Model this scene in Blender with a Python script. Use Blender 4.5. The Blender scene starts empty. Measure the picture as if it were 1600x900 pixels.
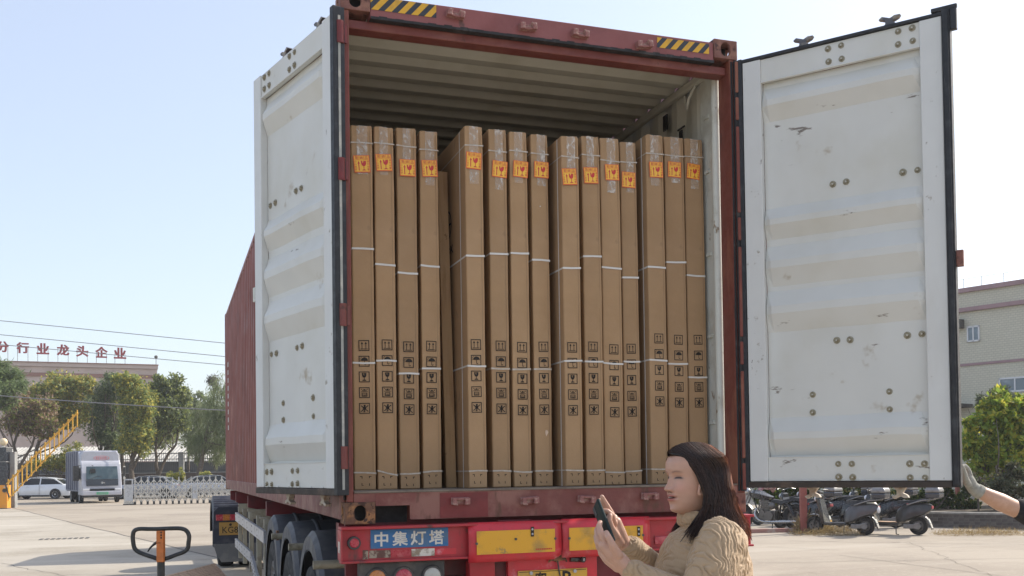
import bpy, bmesh, math, random
import numpy as np
from mathutils import Vector, Matrix, noise as mnoise
random.seed(7)
rng = np.random.default_rng(11)
R = math.radians
scene = bpy.context.scene
col = scene.collection

# ------------------------------------------------------------------ camera
CAM = Vector((-0.883, -5.460, 1.6))
YAW, PITCH, ROLL = 0.3300, 0.02397, -0.01401
F_PX, CX, CY = 1598.0, 811.8, 692.2            # focal length and principal point for a 1600 px wide frame
_f = Vector((math.sin(YAW) * math.cos(PITCH), math.cos(YAW) * math.cos(PITCH), math.sin(PITCH)))
_r = Vector((math.cos(YAW), -math.sin(YAW), 0))
_u = _r.cross(_f)
_r2 = _r * math.cos(ROLL) + _u * math.sin(ROLL)
_u2 = _u * math.cos(ROLL) - _r * math.sin(ROLL)
cam_d = bpy.data.cameras.new('camera')
cam_d.sensor_width = 36.0
cam_d.lens = 36.0 * F_PX / 1600
cam_d.shift_x = (800 - CX) / 1600
cam_d.shift_y = (CY - 450) / 1600
cam_d.clip_start = 0.05
cam_d.clip_end = 4000
cam_o = bpy.data.objects.new('camera', cam_d)
col.objects.link(cam_o)
m = Matrix((( _r2.x, _u2.x, -_f.x, CAM.x), (_r2.y, _u2.y, -_f.y, CAM.y), (_r2.z, _u2.z, -_f.z, CAM.z), (0, 0, 0, 1)))
cam_o.matrix_world = m
scene.camera = cam_o

# ------------------------------------------------------------------ daylight
SUN_AZ, SUN_EL = R(79), R(38)                   # azimuth clockwise from +Y
world = bpy.data.worlds.new('World')
scene.world = world
world.use_nodes = True
wn = world.node_tree
sky = wn.nodes.new('ShaderNodeTexSky')
sky.sky_type = 'NISHITA'
sky.sun_disc = False
sky.sun_elevation = SUN_EL
sky.sun_rotation = SUN_AZ
sky.air_density = 1.0
sky.dust_density = 2.0
sky.ozone_density = 1.0
bg = wn.nodes['Background']
hz = wn.nodes.new('ShaderNodeMix')                # thin even haze over the whole sky
hz.data_type = 'RGBA'; hz.blend_type = 'ADD'; hz.inputs['Factor'].default_value = 1.0
wn.links.new(sky.outputs[0], hz.inputs['A'])
hz.inputs['B'].default_value = (2.45, 2.55, 2.88, 1)
wn.links.new(hz.outputs['Result'], bg.inputs[0])
bg.inputs[1].default_value = 0.10
sun_d = bpy.data.lights.new('sun', 'SUN')
sun_d.energy = 3.6
sun_d.angle = R(0.55)
sun_d.color = (1.0, 0.93, 0.82)
sun_o = bpy.data.objects.new('sun', sun_d)
col.objects.link(sun_o)
sdir = Vector((math.sin(SUN_AZ) * math.cos(SUN_EL), math.cos(SUN_AZ) * math.cos(SUN_EL), math.sin(SUN_EL)))
sun_o.rotation_euler = sdir.to_track_quat('Z', 'Y').to_euler()
sun_o.location = (20, 10, 30)
scene.view_settings.view_transform = 'Standard'
scene.view_settings.look = 'None'
scene.view_settings.exposure = 0.6
scene.view_settings.gamma = 1.0
scene.render.engine = 'CYCLES'
scene.cycles.max_bounces = 7
scene.cycles.diffuse_bounces = 4
scene.cycles.transparent_max_bounces = 8

# ------------------------------------------------------------------ measuring helpers (a pixel of the survey photo -> a point of the place)
def ray(u, v):
    return _r2 * ((u - CX) / F_PX) - _u2 * ((v - CY) / F_PX) + _f
def at(u, v, dep):
    return CAM + ray(u, v) * dep
def onY(u, v, Y):
    d = ray(u, v); return CAM + d * ((Y - CAM.y) / d.y)
def gnd(u, v, z=0.0):
    d = ray(u, v); return CAM + d * ((z - CAM.z) / d.z)
def gnd_at(u, dep):
    p = at(u, 735, dep); return Vector((p.x, p.y, 0))
CR = Vector((math.cos(YAW), -math.sin(YAW), 0))  # image right on the ground
CF = Vector((math.sin(YAW), math.cos(YAW), 0))   # away from the camera

# ------------------------------------------------------------------ materials
MATS = {}
def newmat(name):
    mt = bpy.data.materials.new(name)
    mt.use_nodes = True
    MATS[name] = mt
    nt = mt.node_tree
    return mt, nt, nt.nodes['Principled BSDF']
def c4(c):
    return (c[0], c[1], c[2], 1.0)
def M(name, c, rough=0.6, metal=0.0, c2=None, sc=6.0, lo=0.45, hi=0.65, det=6.0, stretch=None,
      c3=None, sc3=30.0, lo3=0.62, hi3=0.7, stretch3=None, bump=0.0, bsc=60.0, spec=0.5, coat=0.0, var=0.0, c5=None, sc5=8.0, lo5=.66, hi5=.70, stretch5=(1, 1, .15)):
    """painted or raw surface: base colour, broad wear colour c2, spots and scratches c3, fine relief"""
    mt, nt, bs = newmat(name)
    N, L = nt.nodes, nt.links
    tc = N.new('ShaderNodeTexCoord')
    def nz(scale, detail, st, seed=0.0):
        mp = N.new('ShaderNodeMapping')
        if st: mp.inputs['Scale'].default_value = st
        mp.inputs['Location'].default_value = (seed, seed * 1.7, seed * .6)
        L.new(tc.outputs['Object'], mp.inputs[0])
        t = N.new('ShaderNodeTexNoise')
        t.inputs['Scale'].default_value = scale
        t.inputs['Detail'].default_value = detail
        t.inputs['Roughness'].default_value = .62
        L.new(mp.outputs[0], t.inputs['Vector'])
        return t
    rgb = N.new('ShaderNodeRGB'); rgb.outputs[0].default_value = c4(c)
    cur = rgb.outputs[0]
    def over(cc, t, lo, hi):
        nonlocal cur
        mr = N.new('ShaderNodeMapRange'); mr.interpolation_type = 'SMOOTHSTEP'
        mr.inputs['From Min'].default_value = lo; mr.inputs['From Max'].default_value = hi
        L.new(t.outputs['Fac'], mr.inputs['Value'])
        mx = N.new('ShaderNodeMix'); mx.data_type = 'RGBA'
        L.new(mr.outputs[0], mx.inputs['Factor']); L.new(cur, mx.inputs['A']); mx.inputs['B'].default_value = c4(cc)
        cur = mx.outputs['Result']
        return mr
    if var:
        t = nz(sc * 2.3, 5, None, 3.1)
        hs = N.new('ShaderNodeHueSaturation')
        mr = N.new('ShaderNodeMapRange'); mr.inputs['From Min'].default_value = .25; mr.inputs['From Max'].default_value = .75
        mr.inputs['To Min'].default_value = 1 - var; mr.inputs['To Max'].default_value = 1 + var
        L.new(t.outputs['Fac'], mr.inputs['Value']); L.new(mr.outputs[0], hs.inputs['Value']); L.new(cur, hs.inputs['Color'])
        cur = hs.outputs[0]
    if c2: over(c2, nz(sc, det, stretch, 0.0), lo, hi)
    if c3: over(c3, nz(sc3, 4, stretch3, 5.3), lo3, hi3)
    if c5: over(c5, nz(sc5, 6, stretch5, 11.7), lo5, hi5)
    L.new(cur, bs.inputs['Base Color'])
    bs.inputs['Roughness'].default_value = rough
    bs.inputs['Metallic'].default_value = metal
    bs.inputs['Specular IOR Level'].default_value = spec
    if coat: bs.inputs['Coat Weight'].default_value = coat; bs.inputs['Coat Roughness'].default_value = .08
    # roughness follows a little grain so that nothing shines evenly
    t = nz(sc * 3.1, 5, None, 8.0)
    mr = N.new('ShaderNodeMapRange'); mr.inputs['To Min'].default_value = max(.02, rough - .12); mr.inputs['To Max'].default_value = min(1, rough + .12)
    mr.inputs['From Min'].default_value = .3; mr.inputs['From Max'].default_value = .7
    L.new(t.outputs['Fac'], mr.inputs['Value']); L.new(mr.outputs[0], bs.inputs['Roughness'])
    if bump:
        b = N.new('ShaderNodeBump'); b.inputs['Strength'].default_value = bump; b.inputs['Distance'].default_value = .01
        t = nz(bsc, 4, None, 2.0)
        L.new(t.outputs['Fac'], b.inputs['Height']); L.new(b.outputs[0], bs.inputs['Normal'])
    return mt

M('red_paint', (.17, .040, .032), .55, c2=(.24, .085, .065), sc=3, lo=.42, hi=.68, c3=(.10, .035, .025), sc3=14, lo3=.60, hi3=.70, bump=.12, bsc=40, var=.12)
M('red_faded', (.26, .085, .080), .6, c2=(.20, .058, .053), sc=2.5, lo=.45, hi=.7, c3=(.11, .05, .042), sc3=11, lo3=.63, hi3=.72, stretch3=(1, 1, .35), bump=.12, bsc=40, var=.08)
M('red_sill', (.185, .054, .043), .6, c2=(.26, .115, .088), sc=3.5, lo=.45, hi=.62, c3=(.13, .055, .035), sc3=9, lo3=.56, hi3=.66, stretch3=(1, 1, .3), bump=.2, bsc=50, var=.12)
M('red_patch', (.19, .025, .024), .5, c2=(.15, .024, .022), sc=9, bump=.1, var=.08)
M('red_side', (.23, .060, .042), .55, c2=(.18, .048, .034), sc=1.2, c3=(.36, .14, .1), sc3=6, lo3=.58, hi3=.72, stretch3=(1, 1, .2), bump=.05)
M('rust', (.17, .085, .05), .85, c2=(.35, .17, .07), sc=14, lo=.48, hi=.62, c3=(.06, .03, .022), sc3=22, lo3=.55, hi3=.63, bump=.5, bsc=70, var=.25)
M('rust_red', (.20, .085, .065), .75, c2=(.30, .15, .10), sc=8, lo=.45, hi=.65, c3=(.08, .035, .03), sc3=14, lo3=.56, hi3=.66, bump=.3, bsc=60, var=.2)
M('post_red', (.19, .048, .034), .6, c2=(.27, .10, .06), sc=5, lo=.5, hi=.62, stretch=(1, 1, .25), c3=(.07, .03, .025), sc3=9, lo3=.60, hi3=.68, stretch3=(1, 1, .25), bump=.2, bsc=50, var=.15)
M('black_grime_shade', (.018, .017, .018), .7, c2=(.07, .062, .06), sc=9, lo=.52, hi=.7, bump=.2)  # grime and gaps, also the shade put inside castings and fork pocket
M('door_white', (.635, .635, .595), .5, c2=(.58, .57, .505), sc=1.4, lo=.45, hi=.75, c3=(.38, .32, .23), sc3=4.5, lo3=.63, hi3=.77, bump=.07, bsc=14, var=.04, c5=(.20, .17, .14), sc5=8, lo5=.665, hi5=.71, stretch5=(.45, 1, 1.6))
M('door_frame_white', (.65, .655, .63), .5, c5=(.2, .18, .16), sc5=14, lo5=.69, hi5=.73, stretch5=(1, 1, .5), c2=(.60, .59, .55), sc=2.2, lo=.48, hi=.72, stretch=(1, 1, .3), c3=(.33, .30, .25), sc3=12, lo3=.64, hi3=.72, bump=.06, bsc=18, var=.04)
M('door_edge_paint', (.34, .34, .31), .7, c2=(.5, .48, .42), sc=14, bump=.2)
M('rubber', (.014, .015, .018), .55, c2=(.04, .042, .046), sc=10, lo=.5, hi=.7)
M('gasket_brown', (.045, .034, .026), .7, c2=(.10, .07, .05), sc=7, lo=.5, hi=.65, bump=.2)
M('bolt_zinc', (.34, .31, .23), .5, .55, c2=(.2, .16, .09), sc=40)
M('cream', (.53, .515, .44), .6, c2=(.45, .43, .35), sc=2.0, lo=.45, hi=.7, c3=(.24, .15, .08), sc3=7, lo3=.69, hi3=.75, bump=.06, bsc=25, var=.06)
M('cream_light', (.62, .63, .57), .55, c2=(.5, .49, .42), sc=5, c3=(.22, .15, .08), sc3=12, lo3=.64, hi3=.7, stretch3=(1, 1, .4), bump=.1)
M('floor_wood', (.22, .18, .14), .8, c2=(.14, .11, .085), sc=5, stretch=(1, .15, 1), c3=(.34, .3, .25), sc3=11, lo3=.6, hi3=.7, bump=.3)
M('keeper', (.27, .11, .095), .65, c2=(.40, .25, .21), sc=22, lo=.5, hi=.62, c3=(.08, .04, .03), sc3=30, lo3=.58, hi3=.66, bump=.4)
M('cam_steel', (.12, .12, .13), .6, .3, c2=(.30, .26, .21), sc=20)
M('cam_beige', (.50, .44, .36), .6, c2=(.33, .24, .17), sc=16, bump=.2)
M('lock_bar', (.33, .33, .31), .45, .5, c2=(.2, .16, .13), sc=12)
M('hazard_yellow', (.70, .38, .02), .5, c2=(.55, .3, .03), sc=12)
M('hazard_black', (.03, .035, .045), .5)
M('cardboard', (.42, .264, .138), .78, c2=(.378, .234, .118), sc=2.2, lo=.4, hi=.7, c3=(.29, .18, .098), sc3=7, lo3=.64, hi3=.78, bump=.16, bsc=18, var=.07, c5=(.50, .34, .21), sc5=9, lo5=.66, hi5=.74, stretch5=(1, 1, .12))
M('cardboard_edge', (.30, .195, .11), .85, c2=(.24, .15, .085), sc=10)
M('carton_gap', (.06, .042, .03), .9)
M('strap_dull', (.50, .42, .33), .4, c2=(.60, .54, .46), sc=30)
M('strap', (.70, .67, .62), .4, c2=(.66, .62, .56), sc=30, stretch=(1, 1, 4))
M('sticker_orange', (.80, .12, .03), .4, c2=(.74, .15, .04), sc=50)
M('sticker_yellow', (.92, .54, .05), .4, c2=(.9, .48, .05), sc=60)
M('sticker_red', (.58, .035, .03), .4)
M('ink', (.022, .017, .013), .8, c2=(.05, .037, .027), sc=60)
M('slot_dark', (.035, .025, .018), .9)
M('plank', (.40, .25, .12), .7, c2=(.30, .17, .075), sc=7, stretch=(3, 3, .25), c3=(.2, .11, .05), sc3=14, lo3=.64, hi3=.7, bump=.15)
M('bumper_red', (.42, .030, .038), .45, c5=(.10, .045, .04), sc5=9, lo5=.55, hi5=.72, stretch5=(1, 1, .35), c2=(.36, .05, .055), sc=5, lo=.45, hi=.7, c3=(.16, .05, .045), sc3=10, lo3=.62, hi3=.72, bump=.08, var=.12)
M('trailer_red', (.40, .018, .026), .4, c2=(.30, .02, .025), sc=4, c3=(.12, .03, .03), sc3=12, lo3=.66, hi3=.74, var=.08)
M('trailer_dark', (.16, .02, .024), .6, c2=(.09, .025, .025), sc=5, lo=.45, hi=.7)
M('plate_red', (.60, .025, .04), .38, c2=(.50, .03, .04), sc=6, c3=(.62, .24, .27), sc3=7, lo3=.58, hi3=.74, var=.08, coat=.15, c5=(.16, .05, .05), sc5=16, lo5=.64, hi5=.70, stretch5=(.3, 1, 1))
M('reflect_yellow', (.72, .36, .02), .38, c2=(.44, .25, .05), sc=5.5, lo=.47, hi=.68, c3=(.24, .17, .08), sc3=14, lo3=.60, hi3=.74, coat=.15)
M('sign_blue', (.025, .135, .32), .45, c2=(.12, .15, .15), sc=5, lo=.50, hi=.70, c3=(.2, .18, .15), sc3=20, lo3=.67, hi3=.73)
M('sign_white', (.62, .60, .54), .55, c2=(.46, .38, .26), sc=12, lo=.56, hi=.68)
M('tape_white', (.66, .62, .54), .5, c2=(.28, .22, .15), sc=14, lo=.5, hi=.6, bump=.2)
M('tape_worn', (.36, .30, .22), .6, c2=(.13, .06, .045), sc=18, lo=.46, hi=.56, bump=.2)
M('lens_red', (.42, .03, .05), .3, c2=(.5, .1, .11), sc=20, coat=.4)
M('lens_orange', (.52, .18, .03), .3, c2=(.42, .17, .05), sc=20, coat=.4)
M('lens_white', (.46, .45, .40), .35, c2=(.38, .34, .28), sc=20, coat=.3)
M('dusty_black', (.055, .053, .05), .7, c2=(.11, .098, .085), sc=8, lo=.45, hi=.65)
M('black_plastic', (.02, .02, .022), .4, c2=(.05, .05, .05), sc=12)
M('plate_yellow', (.66, .37, .04), .45, c2=(.52, .3, .06), sc=18)
M('plate_yellow_dull', (.42, .24, .05), .5, c2=(.33, .2, .06), sc=10)
M('mudguard_grey', (.065, .068, .078), .6, c2=(.12, .118, .118), sc=4, lo=.45, hi=.7, c3=(.08, .085, .1), sc3=9, lo3=.6, hi3=.72, var=.1)
M('mudguard_blue', (.026, .030, .048), .5, c2=(.06, .062, .075), sc=6)
M('flap_grey', (.13, .13, .13), .75, c2=(.18, .175, .165), sc=6)
M('tyre', (.018, .018, .019), .8, c2=(.05, .047, .043), sc=8, bump=.2)
M('hub_grey', (.30, .30, .30), .5, .3, c2=(.17, .15, .13), sc=8)
M('aluminium', (.46, .47, .50), .42, .55, c2=(.34, .34, .35), sc=9, c3=(.2, .18, .16), sc3=20, lo3=.66, hi3=.72)
M('beige_steel', (.38, .35, .27), .6, c2=(.26, .23, .17), sc=7)
M('pipe_beige', (.34, .31, .23), .5, .2, c2=(.2, .17, .11), sc=14)
M('jack_black', (.016, .018, .018), .38, c2=(.035, .035, .035), sc=20)
M('jack_orange', (.52, .15, .03), .5, c2=(.42, .13, .03), sc=20)
M('jack_yellow', (.62, .24, .02), .45)
M('pallet_wood', (.66, .50, .37), .8, c2=(.52, .38, .27), sc=8, stretch=(4, .3, 4), bump=.2)
M('skin', (.56, .35, .26), .45)
M('skin_man', (.50, .29, .19), .48, c2=(.55, .33, .23), sc=20)
M('glove', (.36, .35, .30), .9, c2=(.28, .27, .23), sc=30, bump=.5, bsc=300)
M('cloth_black', (.014, .014, .016), .9, c2=(.03, .03, .033), sc=20, bump=.3, bsc=200)
M('denim', (.04, .055, .1), .9, bump=.3, bsc=200)
M('shoe', (.6, .6, .58), .6)
M('phone_case', (.010, .022, .020), .45, spec=.3)
M('phone_metal', (.2, .24, .23), .3, .8)
M('glass_screen', (.02, .02, .025), .08, coat=.5)
M('truck_white', (.48, .49, .54), .35, c2=(.43, .44, .48), sc=3, coat=.4)
M('truck_box_grey', (.22, .23, .28), .55, c2=(.19, .20, .24), sc=2)
M('windscreen', (.05, .085, .10), .10, coat=.3, c2=(.09, .13, .14), sc=1.5)
M('gloss_black', (.015, .016, .02), .12, coat=.6)
M('green_plate', (.10, .45, .24), .4)
M('logo_pink', (.74, .18, .18), .5)
M('car_glass', (.022, .026, .03), .15, spec=.35)
M('car_white', (.72, .74, .76), .25, coat=.8, c2=(.68, .70, .72), sc=1)
M('car_silver', (.38, .40, .44), .28, .4, coat=.8)
M('chrome', (.5, .5, .5), .25, .85)
M('alloy', (.5, .51, .52), .3, .7)
M('headlamp', (.75, .76, .78), .15, coat=.6)
M('barrier_yellow', (.66, .36, .03), .45, c2=(.55, .3, .04), sc=3, c3=(.25, .14, .03), sc3=12, lo3=.66, hi3=.72)
M('barrier_orange', (.80, .32, .03), .45, c2=(.72, .3, .05), sc=3)
M('panel_dark', (.02, .024, .034), .25, coat=.4, c2=(.035, .04, .05), sc=3)
M('globe', (.66, .54, .36), .5)
M('steel_bright', (.62, .61, .58), .28, .75, c2=(.45, .43, .4), sc=6)
M('steel_panel', (.52, .53, .55), .35, .5, c2=(.4, .41, .44), sc=4)
M('fence_iron', (.05, .052, .058), .6)
M('fence_wall', (.085, .062, .052), .85, c2=(.13, .1, .085), sc=2)
M('pillar_grey', (.30, .30, .29), .8, c2=(.24, .24, .23), sc=3)
M('shed_white', (.50, .475, .42), .6, c2=(.40, .38, .33), sc=.6)
M('shed_dark', (.06, .065, .07), .8)
M('wall_pink', (.46, .375, .335), .8, c2=(.40, .325, .29), sc=.4, var=.03)
M('band_brown', (.24, .13, .105), .8)
M('band_light', (.44, .36, .32), .8)
M('sign_red', (.30, .03, .035), .5, c2=(.34, .05, .055), sc=2)
M('cable', (.20, .20, .21), .7)
M('kerb_stone', (.34, .32, .29), .85, c2=(.25, .235, .21), sc=4, bump=.3)
M('kerb_red', (.36, .2, .17), .85, c2=(.4, .34, .3), sc=5)
M('brick_grey', (.115, .10, .09), .9, c2=(.17, .15, .13), sc=6, bump=.5)
M('mortar', (.20, .185, .165), .95)
M('soil', (.10, .075, .05), .95, c2=(.16, .12, .075), sc=3, bump=.6)
M('post_rust', (.30, .085, .065), .6, c2=(.24, .07, .055), sc=3)
M('bike_black', (.016, .017, .019), .3, coat=.5, c2=(.03, .03, .032), sc=8)
M('bike_grey', (.085, .082, .085), .35, coat=.4, c2=(.065, .063, .063), sc=5)
M('bike_dark_grey', (.035, .035, .035), .4, coat=.3, c2=(.06, .058, .055), sc=6)
M('bike_silver', (.27, .265, .26), .4, .4, c2=(.2, .19, .18), sc=9)
M('seat_black', (.022, .022, .024), .6, c2=(.05, .05, .05), sc=9)
M('engine_grey', (.17, .165, .155), .45, .5)
M('helmet_cream', (.72, .66, .46), .35, coat=.4)
M('mat_tan', (.55, .38, .24), .8)
M('cloth_pink', (.40, .17, .18), .85, c2=(.62, .5, .48), sc=22, lo=.5, hi=.56)
M('box_blue_black', (.035, .04, .055), .2, coat=.6)
M('bark', (.10, .08, .062), .95, c2=(.16, .135, .11), sc=7, bump=.6, bsc=30)
M('bark_dark', (.055, .047, .04), .95, bump=.5, bsc=30)
M('straw', (.40, .30, .15), .9)
M('drain_iron', (.10, .095, .085), .8)
M('joint', (.14, .125, .105), .95)
M('window_glass', (.10, .14, .18), .08, coat=.5, c2=(.2, .25, .3), sc=.8)
M('window_frame', (.62, .63, .64), .5)
M('curtain', (.62, .64, .68), .9, c2=(.45, .48, .55), sc=5, stretch=(3, 3, .1))
M('band_pink', (.33, .22, .23), .8, c2=(.28, .19, .20), sc=1)

def vary(name, lo, hi):
    """each object keeps its own slightly different tone"""
    nt = MATS[name].node_tree; bs = nt.nodes['Principled BSDF']
    src = bs.inputs['Base Color'].links[0].from_socket
    oi = nt.nodes.new('ShaderNodeObjectInfo'); mr = nt.nodes.new('ShaderNodeMapRange'); hs = nt.nodes.new('ShaderNodeHueSaturation')
    mr.inputs['To Min'].default_value = lo; mr.inputs['To Max'].default_value = hi
    nt.links.new(oi.outputs['Random'], mr.inputs['Value']); nt.links.new(mr.outputs[0], hs.inputs['Value'])
    nt.links.new(src, hs.inputs['Color']); nt.links.new(hs.outputs[0], bs.inputs['Base Color'])
vary('cardboard', .88, 1.08); vary('brick_grey', .75, 1.3)
def tile_wall():
    mt, nt, bs = newmat('tile_wall')
    N, L = nt.nodes, nt.links
    tc = N.new('ShaderNodeTexCoord')
    mp = N.new('ShaderNodeMapping'); mp.inputs['Rotation'].default_value = (R(90), 0, 0)
    L.new(tc.outputs['Object'], mp.inputs[0])
    b = N.new('ShaderNodeTexBrick')
    b.inputs['Color1'].default_value = (.56, .535, .43, 1); b.inputs['Color2'].default_value = (.52, .495, .395, 1); b.inputs['Mortar'].default_value = (.44, .42, .34, 1)
    b.inputs['Scale'].default_value = 1.0; b.inputs['Mortar Size'].default_value = .014
    b.inputs['Brick Width'].default_value = .20; b.inputs['Row Height'].default_value = .10
    L.new(mp.outputs[0], b.inputs['Vector'])
    n = N.new('ShaderNodeTexNoise'); n.inputs['Scale'].default_value = .5; n.inputs['Detail'].default_value = 6
    L.new(tc.outputs['Object'], n.inputs['Vector'])
    mx = N.new('ShaderNodeMix'); mx.data_type = 'RGBA'; mx.blend_type = 'MULTIPLY'; mx.inputs['Factor'].default_value = .35
    L.new(b.outputs['Color'], mx.inputs['A'])
    cr = N.new('ShaderNodeMapRange'); cr.inputs['To Min'].default_value = .75; cr.inputs['To Max'].default_value = 1.1
    L.new(n.outputs['Fac'], cr.inputs['Value']); L.new(cr.outputs[0], mx.inputs['B'])
    L.new(mx.outputs['Result'], bs.inputs['Base Color']); bs.inputs['Roughness'].default_value = .6
tile_wall()

def concrete(name, c, c2, c3):
    mt, nt, bs = newmat(name)
    N, L = nt.nodes, nt.links
    tc = N.new('ShaderNodeTexCoord')
    def nz(scale, det, st=(1, 1, 1), rot=0.0):
        mp = N.new('ShaderNodeMapping'); mp.inputs['Scale'].default_value = st; mp.inputs['Rotation'].default_value = (0, 0, rot)
        L.new(tc.outputs['Object'], mp.inputs[0])
        t = N.new('ShaderNodeTexNoise'); t.inputs['Scale'].default_value = scale; t.inputs['Detail'].default_value = det; t.inputs['Roughness'].default_value = .65
        L.new(mp.outputs[0], t.inputs['Vector']); return t.outputs['Fac']
    def mixc(a, b, f, lo, hi):
        mr = N.new('ShaderNodeMapRange'); mr.interpolation_type = 'SMOOTHSTEP'; mr.inputs['From Min'].default_value = lo; mr.inputs['From Max'].default_value = hi
        L.new(f, mr.inputs['Value'])
        mx = N.new('ShaderNodeMix'); mx.data_type = 'RGBA'
        L.new(mr.outputs[0], mx.inputs['Factor'])
        if isinstance(a, tuple): mx.inputs['A'].default_value = c4(a)
        else: L.new(a, mx.inputs['A'])
        mx.inputs['B'].default_value = c4(b)
        return mx.outputs['Result']
    x = mixc(c, c2, nz(.22, 8), .42, .62)
    x = mixc(x, c3, nz(.5, 7, (.18, 1.2, 1), R(12)), .52, .74)      # tyre-worn streaks along the yard
    x = mixc(x, tuple(v * .62 for v in c), nz(1.6, 6, (.3, 1, 1), R(-20)), .57, .76)
    x = mixc(x, tuple(v * .45 for v in c), nz(.9, 9), .64, .74)
    x = mixc(x, tuple(v * .7 for v in c), nz(3.2, 8, (.08, 1, 1), R(14)), .60, .72)
    x = mixc(x, tuple(v * 1.12 for v in c), nz(9, 6), .52, .75)
    L.new(x, bs.inputs['Base Color']); bs.inputs['Roughness'].default_value = .85
    b = N.new('ShaderNodeBump'); b.inputs['Strength'].default_value = .25; b.inputs['Distance'].default_value = .01
    L.new(nz(30, 6), b.inputs['Height']); L.new(b.outputs[0], bs.inputs['Normal'])
concrete('concrete', (.37, .315, .245), (.30, .252, .195), (.43, .375, .30))
concrete('concrete_pale', (.43, .385, .315), (.33, .288, .225), (.51, .465, .39))

def leafmat(name, trans=.48, rough=.55):
    mt, nt, bs = newmat(name)
    N, L = nt.nodes, nt.links
    a = N.new('ShaderNodeAttribute'); a.attribute_name = 'tint'
    L.new(a.outputs['Color'], bs.inputs['Base Color']); bs.inputs['Roughness'].default_value = rough
    bs.inputs['Specular IOR Level'].default_value = .3
    tr = N.new('ShaderNodeBsdfTranslucent'); L.new(a.outputs['Color'], tr.inputs['Color'])
    mx = N.new('ShaderNodeMixShader'); mx.inputs[0].default_value = trans
    L.new(bs.outputs[0], mx.inputs[1]); L.new(tr.outputs[0], mx.inputs[2])
    L.new(mx.outputs[0], N['Material Output'].inputs['Surface'])
leafmat('leaf')

def tape_mat():
    mt, nt, bs = newmat('clear_tape')
    N, L = nt.nodes, nt.links
    bs.inputs['Base Color'].default_value = (.72, .66, .58, 1)
    bs.inputs['Roughness'].default_value = .18; bs.inputs['Specular IOR Level'].default_value = .8
    tc = N.new('ShaderNodeTexCoord')
    mp = N.new('ShaderNodeMapping'); mp.inputs['Scale'].default_value = (1, 1, .6); L.new(tc.outputs['Object'], mp.inputs[0])
    oi = N.new('ShaderNodeObjectInfo'); L.new(oi.outputs['Location'], mp.inputs['Location'])
    n = N.new('ShaderNodeTexNoise'); n.inputs['Scale'].default_value = 34; n.inputs['Detail'].default_value = 5; n.inputs['Distortion'].default_value = 1.2
    L.new(mp.outputs[0], n.inputs['Vector'])
    b = N.new('ShaderNodeBump'); b.inputs['Strength'].default_value = .9; b.inputs['Distance'].default_value = .006
    L.new(n.outputs['Fac'], b.inputs['Height']); L.new(b.outputs[0], bs.inputs['Normal'])
    mr = N.new('ShaderNodeMapRange'); mr.inputs['From Min'].default_value = .5; mr.inputs['From Max'].default_value = .72
    mr.inputs['To Min'].default_value = .20; mr.inputs['To Max'].default_value = .85  # patchy pale opacity paints glossy crinkle highlights into the tape
    L.new(n.outputs['Fac'], mr.inputs['Value']); L.new(mr.outputs[0], bs.inputs['Alpha'])
tape_mat()

def skin_mat():
    mt = MATS['skin']; nt = mt.node_tree; N, L = nt.nodes, nt.links
    bs = N['Principled BSDF']
    a = N.new('ShaderNodeAttribute'); a.attribute_name = 'tint'
    L.new(a.outputs['Color'], bs.inputs['Base Color'])
    bs.inputs['Subsurface Weight'].default_value = .12
    bs.inputs['Subsurface Radius'].default_value = (.012, .005, .003)
    bs.inputs['Subsurface Scale'].default_value = 1.0
skin_mat()

def hair_mat(name, c, c2):
    mt, nt, bs = newmat(name)
    N, L = nt.nodes, nt.links
    a = N.new('ShaderNodeAttribute'); a.attribute_name = 'tint'
    L.new(a.outputs['Color'], bs.inputs['Base Color'])
    bs.inputs['Roughness'].default_value = .33; bs.inputs['Specular IOR Level'].default_value = .55
    tr = N.new('ShaderNodeBsdfTranslucent')
    hs = N.new('ShaderNodeHueSaturation'); hs.inputs['Value'].default_value = 3.0; hs.inputs['Saturation'].default_value = .9
    L.new(a.outputs['Color'], hs.inputs['Color']); L.new(hs.outputs[0], tr.inputs['Color'])
    mx = N.new('ShaderNodeMixShader'); mx.inputs[0].default_value = .32
    L.new(bs.outputs[0], mx.inputs[1]); L.new(tr.outputs[0], mx.inputs[2])
    L.new(mx.outputs[0], N['Material Output'].inputs['Surface'])
hair_mat('hair', None, None)

def crinkle_mat():
    mt, nt, bs = newmat('crinkle_cloth')
    N, L = nt.nodes, nt.links
    a = N.new('ShaderNodeTexCoord')
    mp = N.new('ShaderNodeMapping'); mp.inputs['Scale'].default_value = (1, 1, .25)
    L.new(a.outputs['Object'], mp.inputs[0])
    n = N.new('ShaderNodeTexNoise'); n.inputs['Scale'].default_value = 95; n.inputs['Detail'].default_value = 3; n.inputs['Distortion'].default_value = .8
    L.new(mp.outputs[0], n.inputs['Vector'])
    bs.inputs['Base Color'].default_value = (.41, .28, .16, 1)
    bs.inputs['Roughness'].default_value = .7; bs.inputs['Sheen Weight'].default_value = .3; bs.inputs['Sheen Roughness'].default_value = .4
    b = N.new('ShaderNodeBump'); b.inputs['Strength'].default_value = .35; b.inputs['Distance'].default_value = .005
    L.new(n.outputs['Fac'], b.inputs['Height']); L.new(b.outputs[0], bs.inputs['Normal'])
crinkle_mat()

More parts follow.
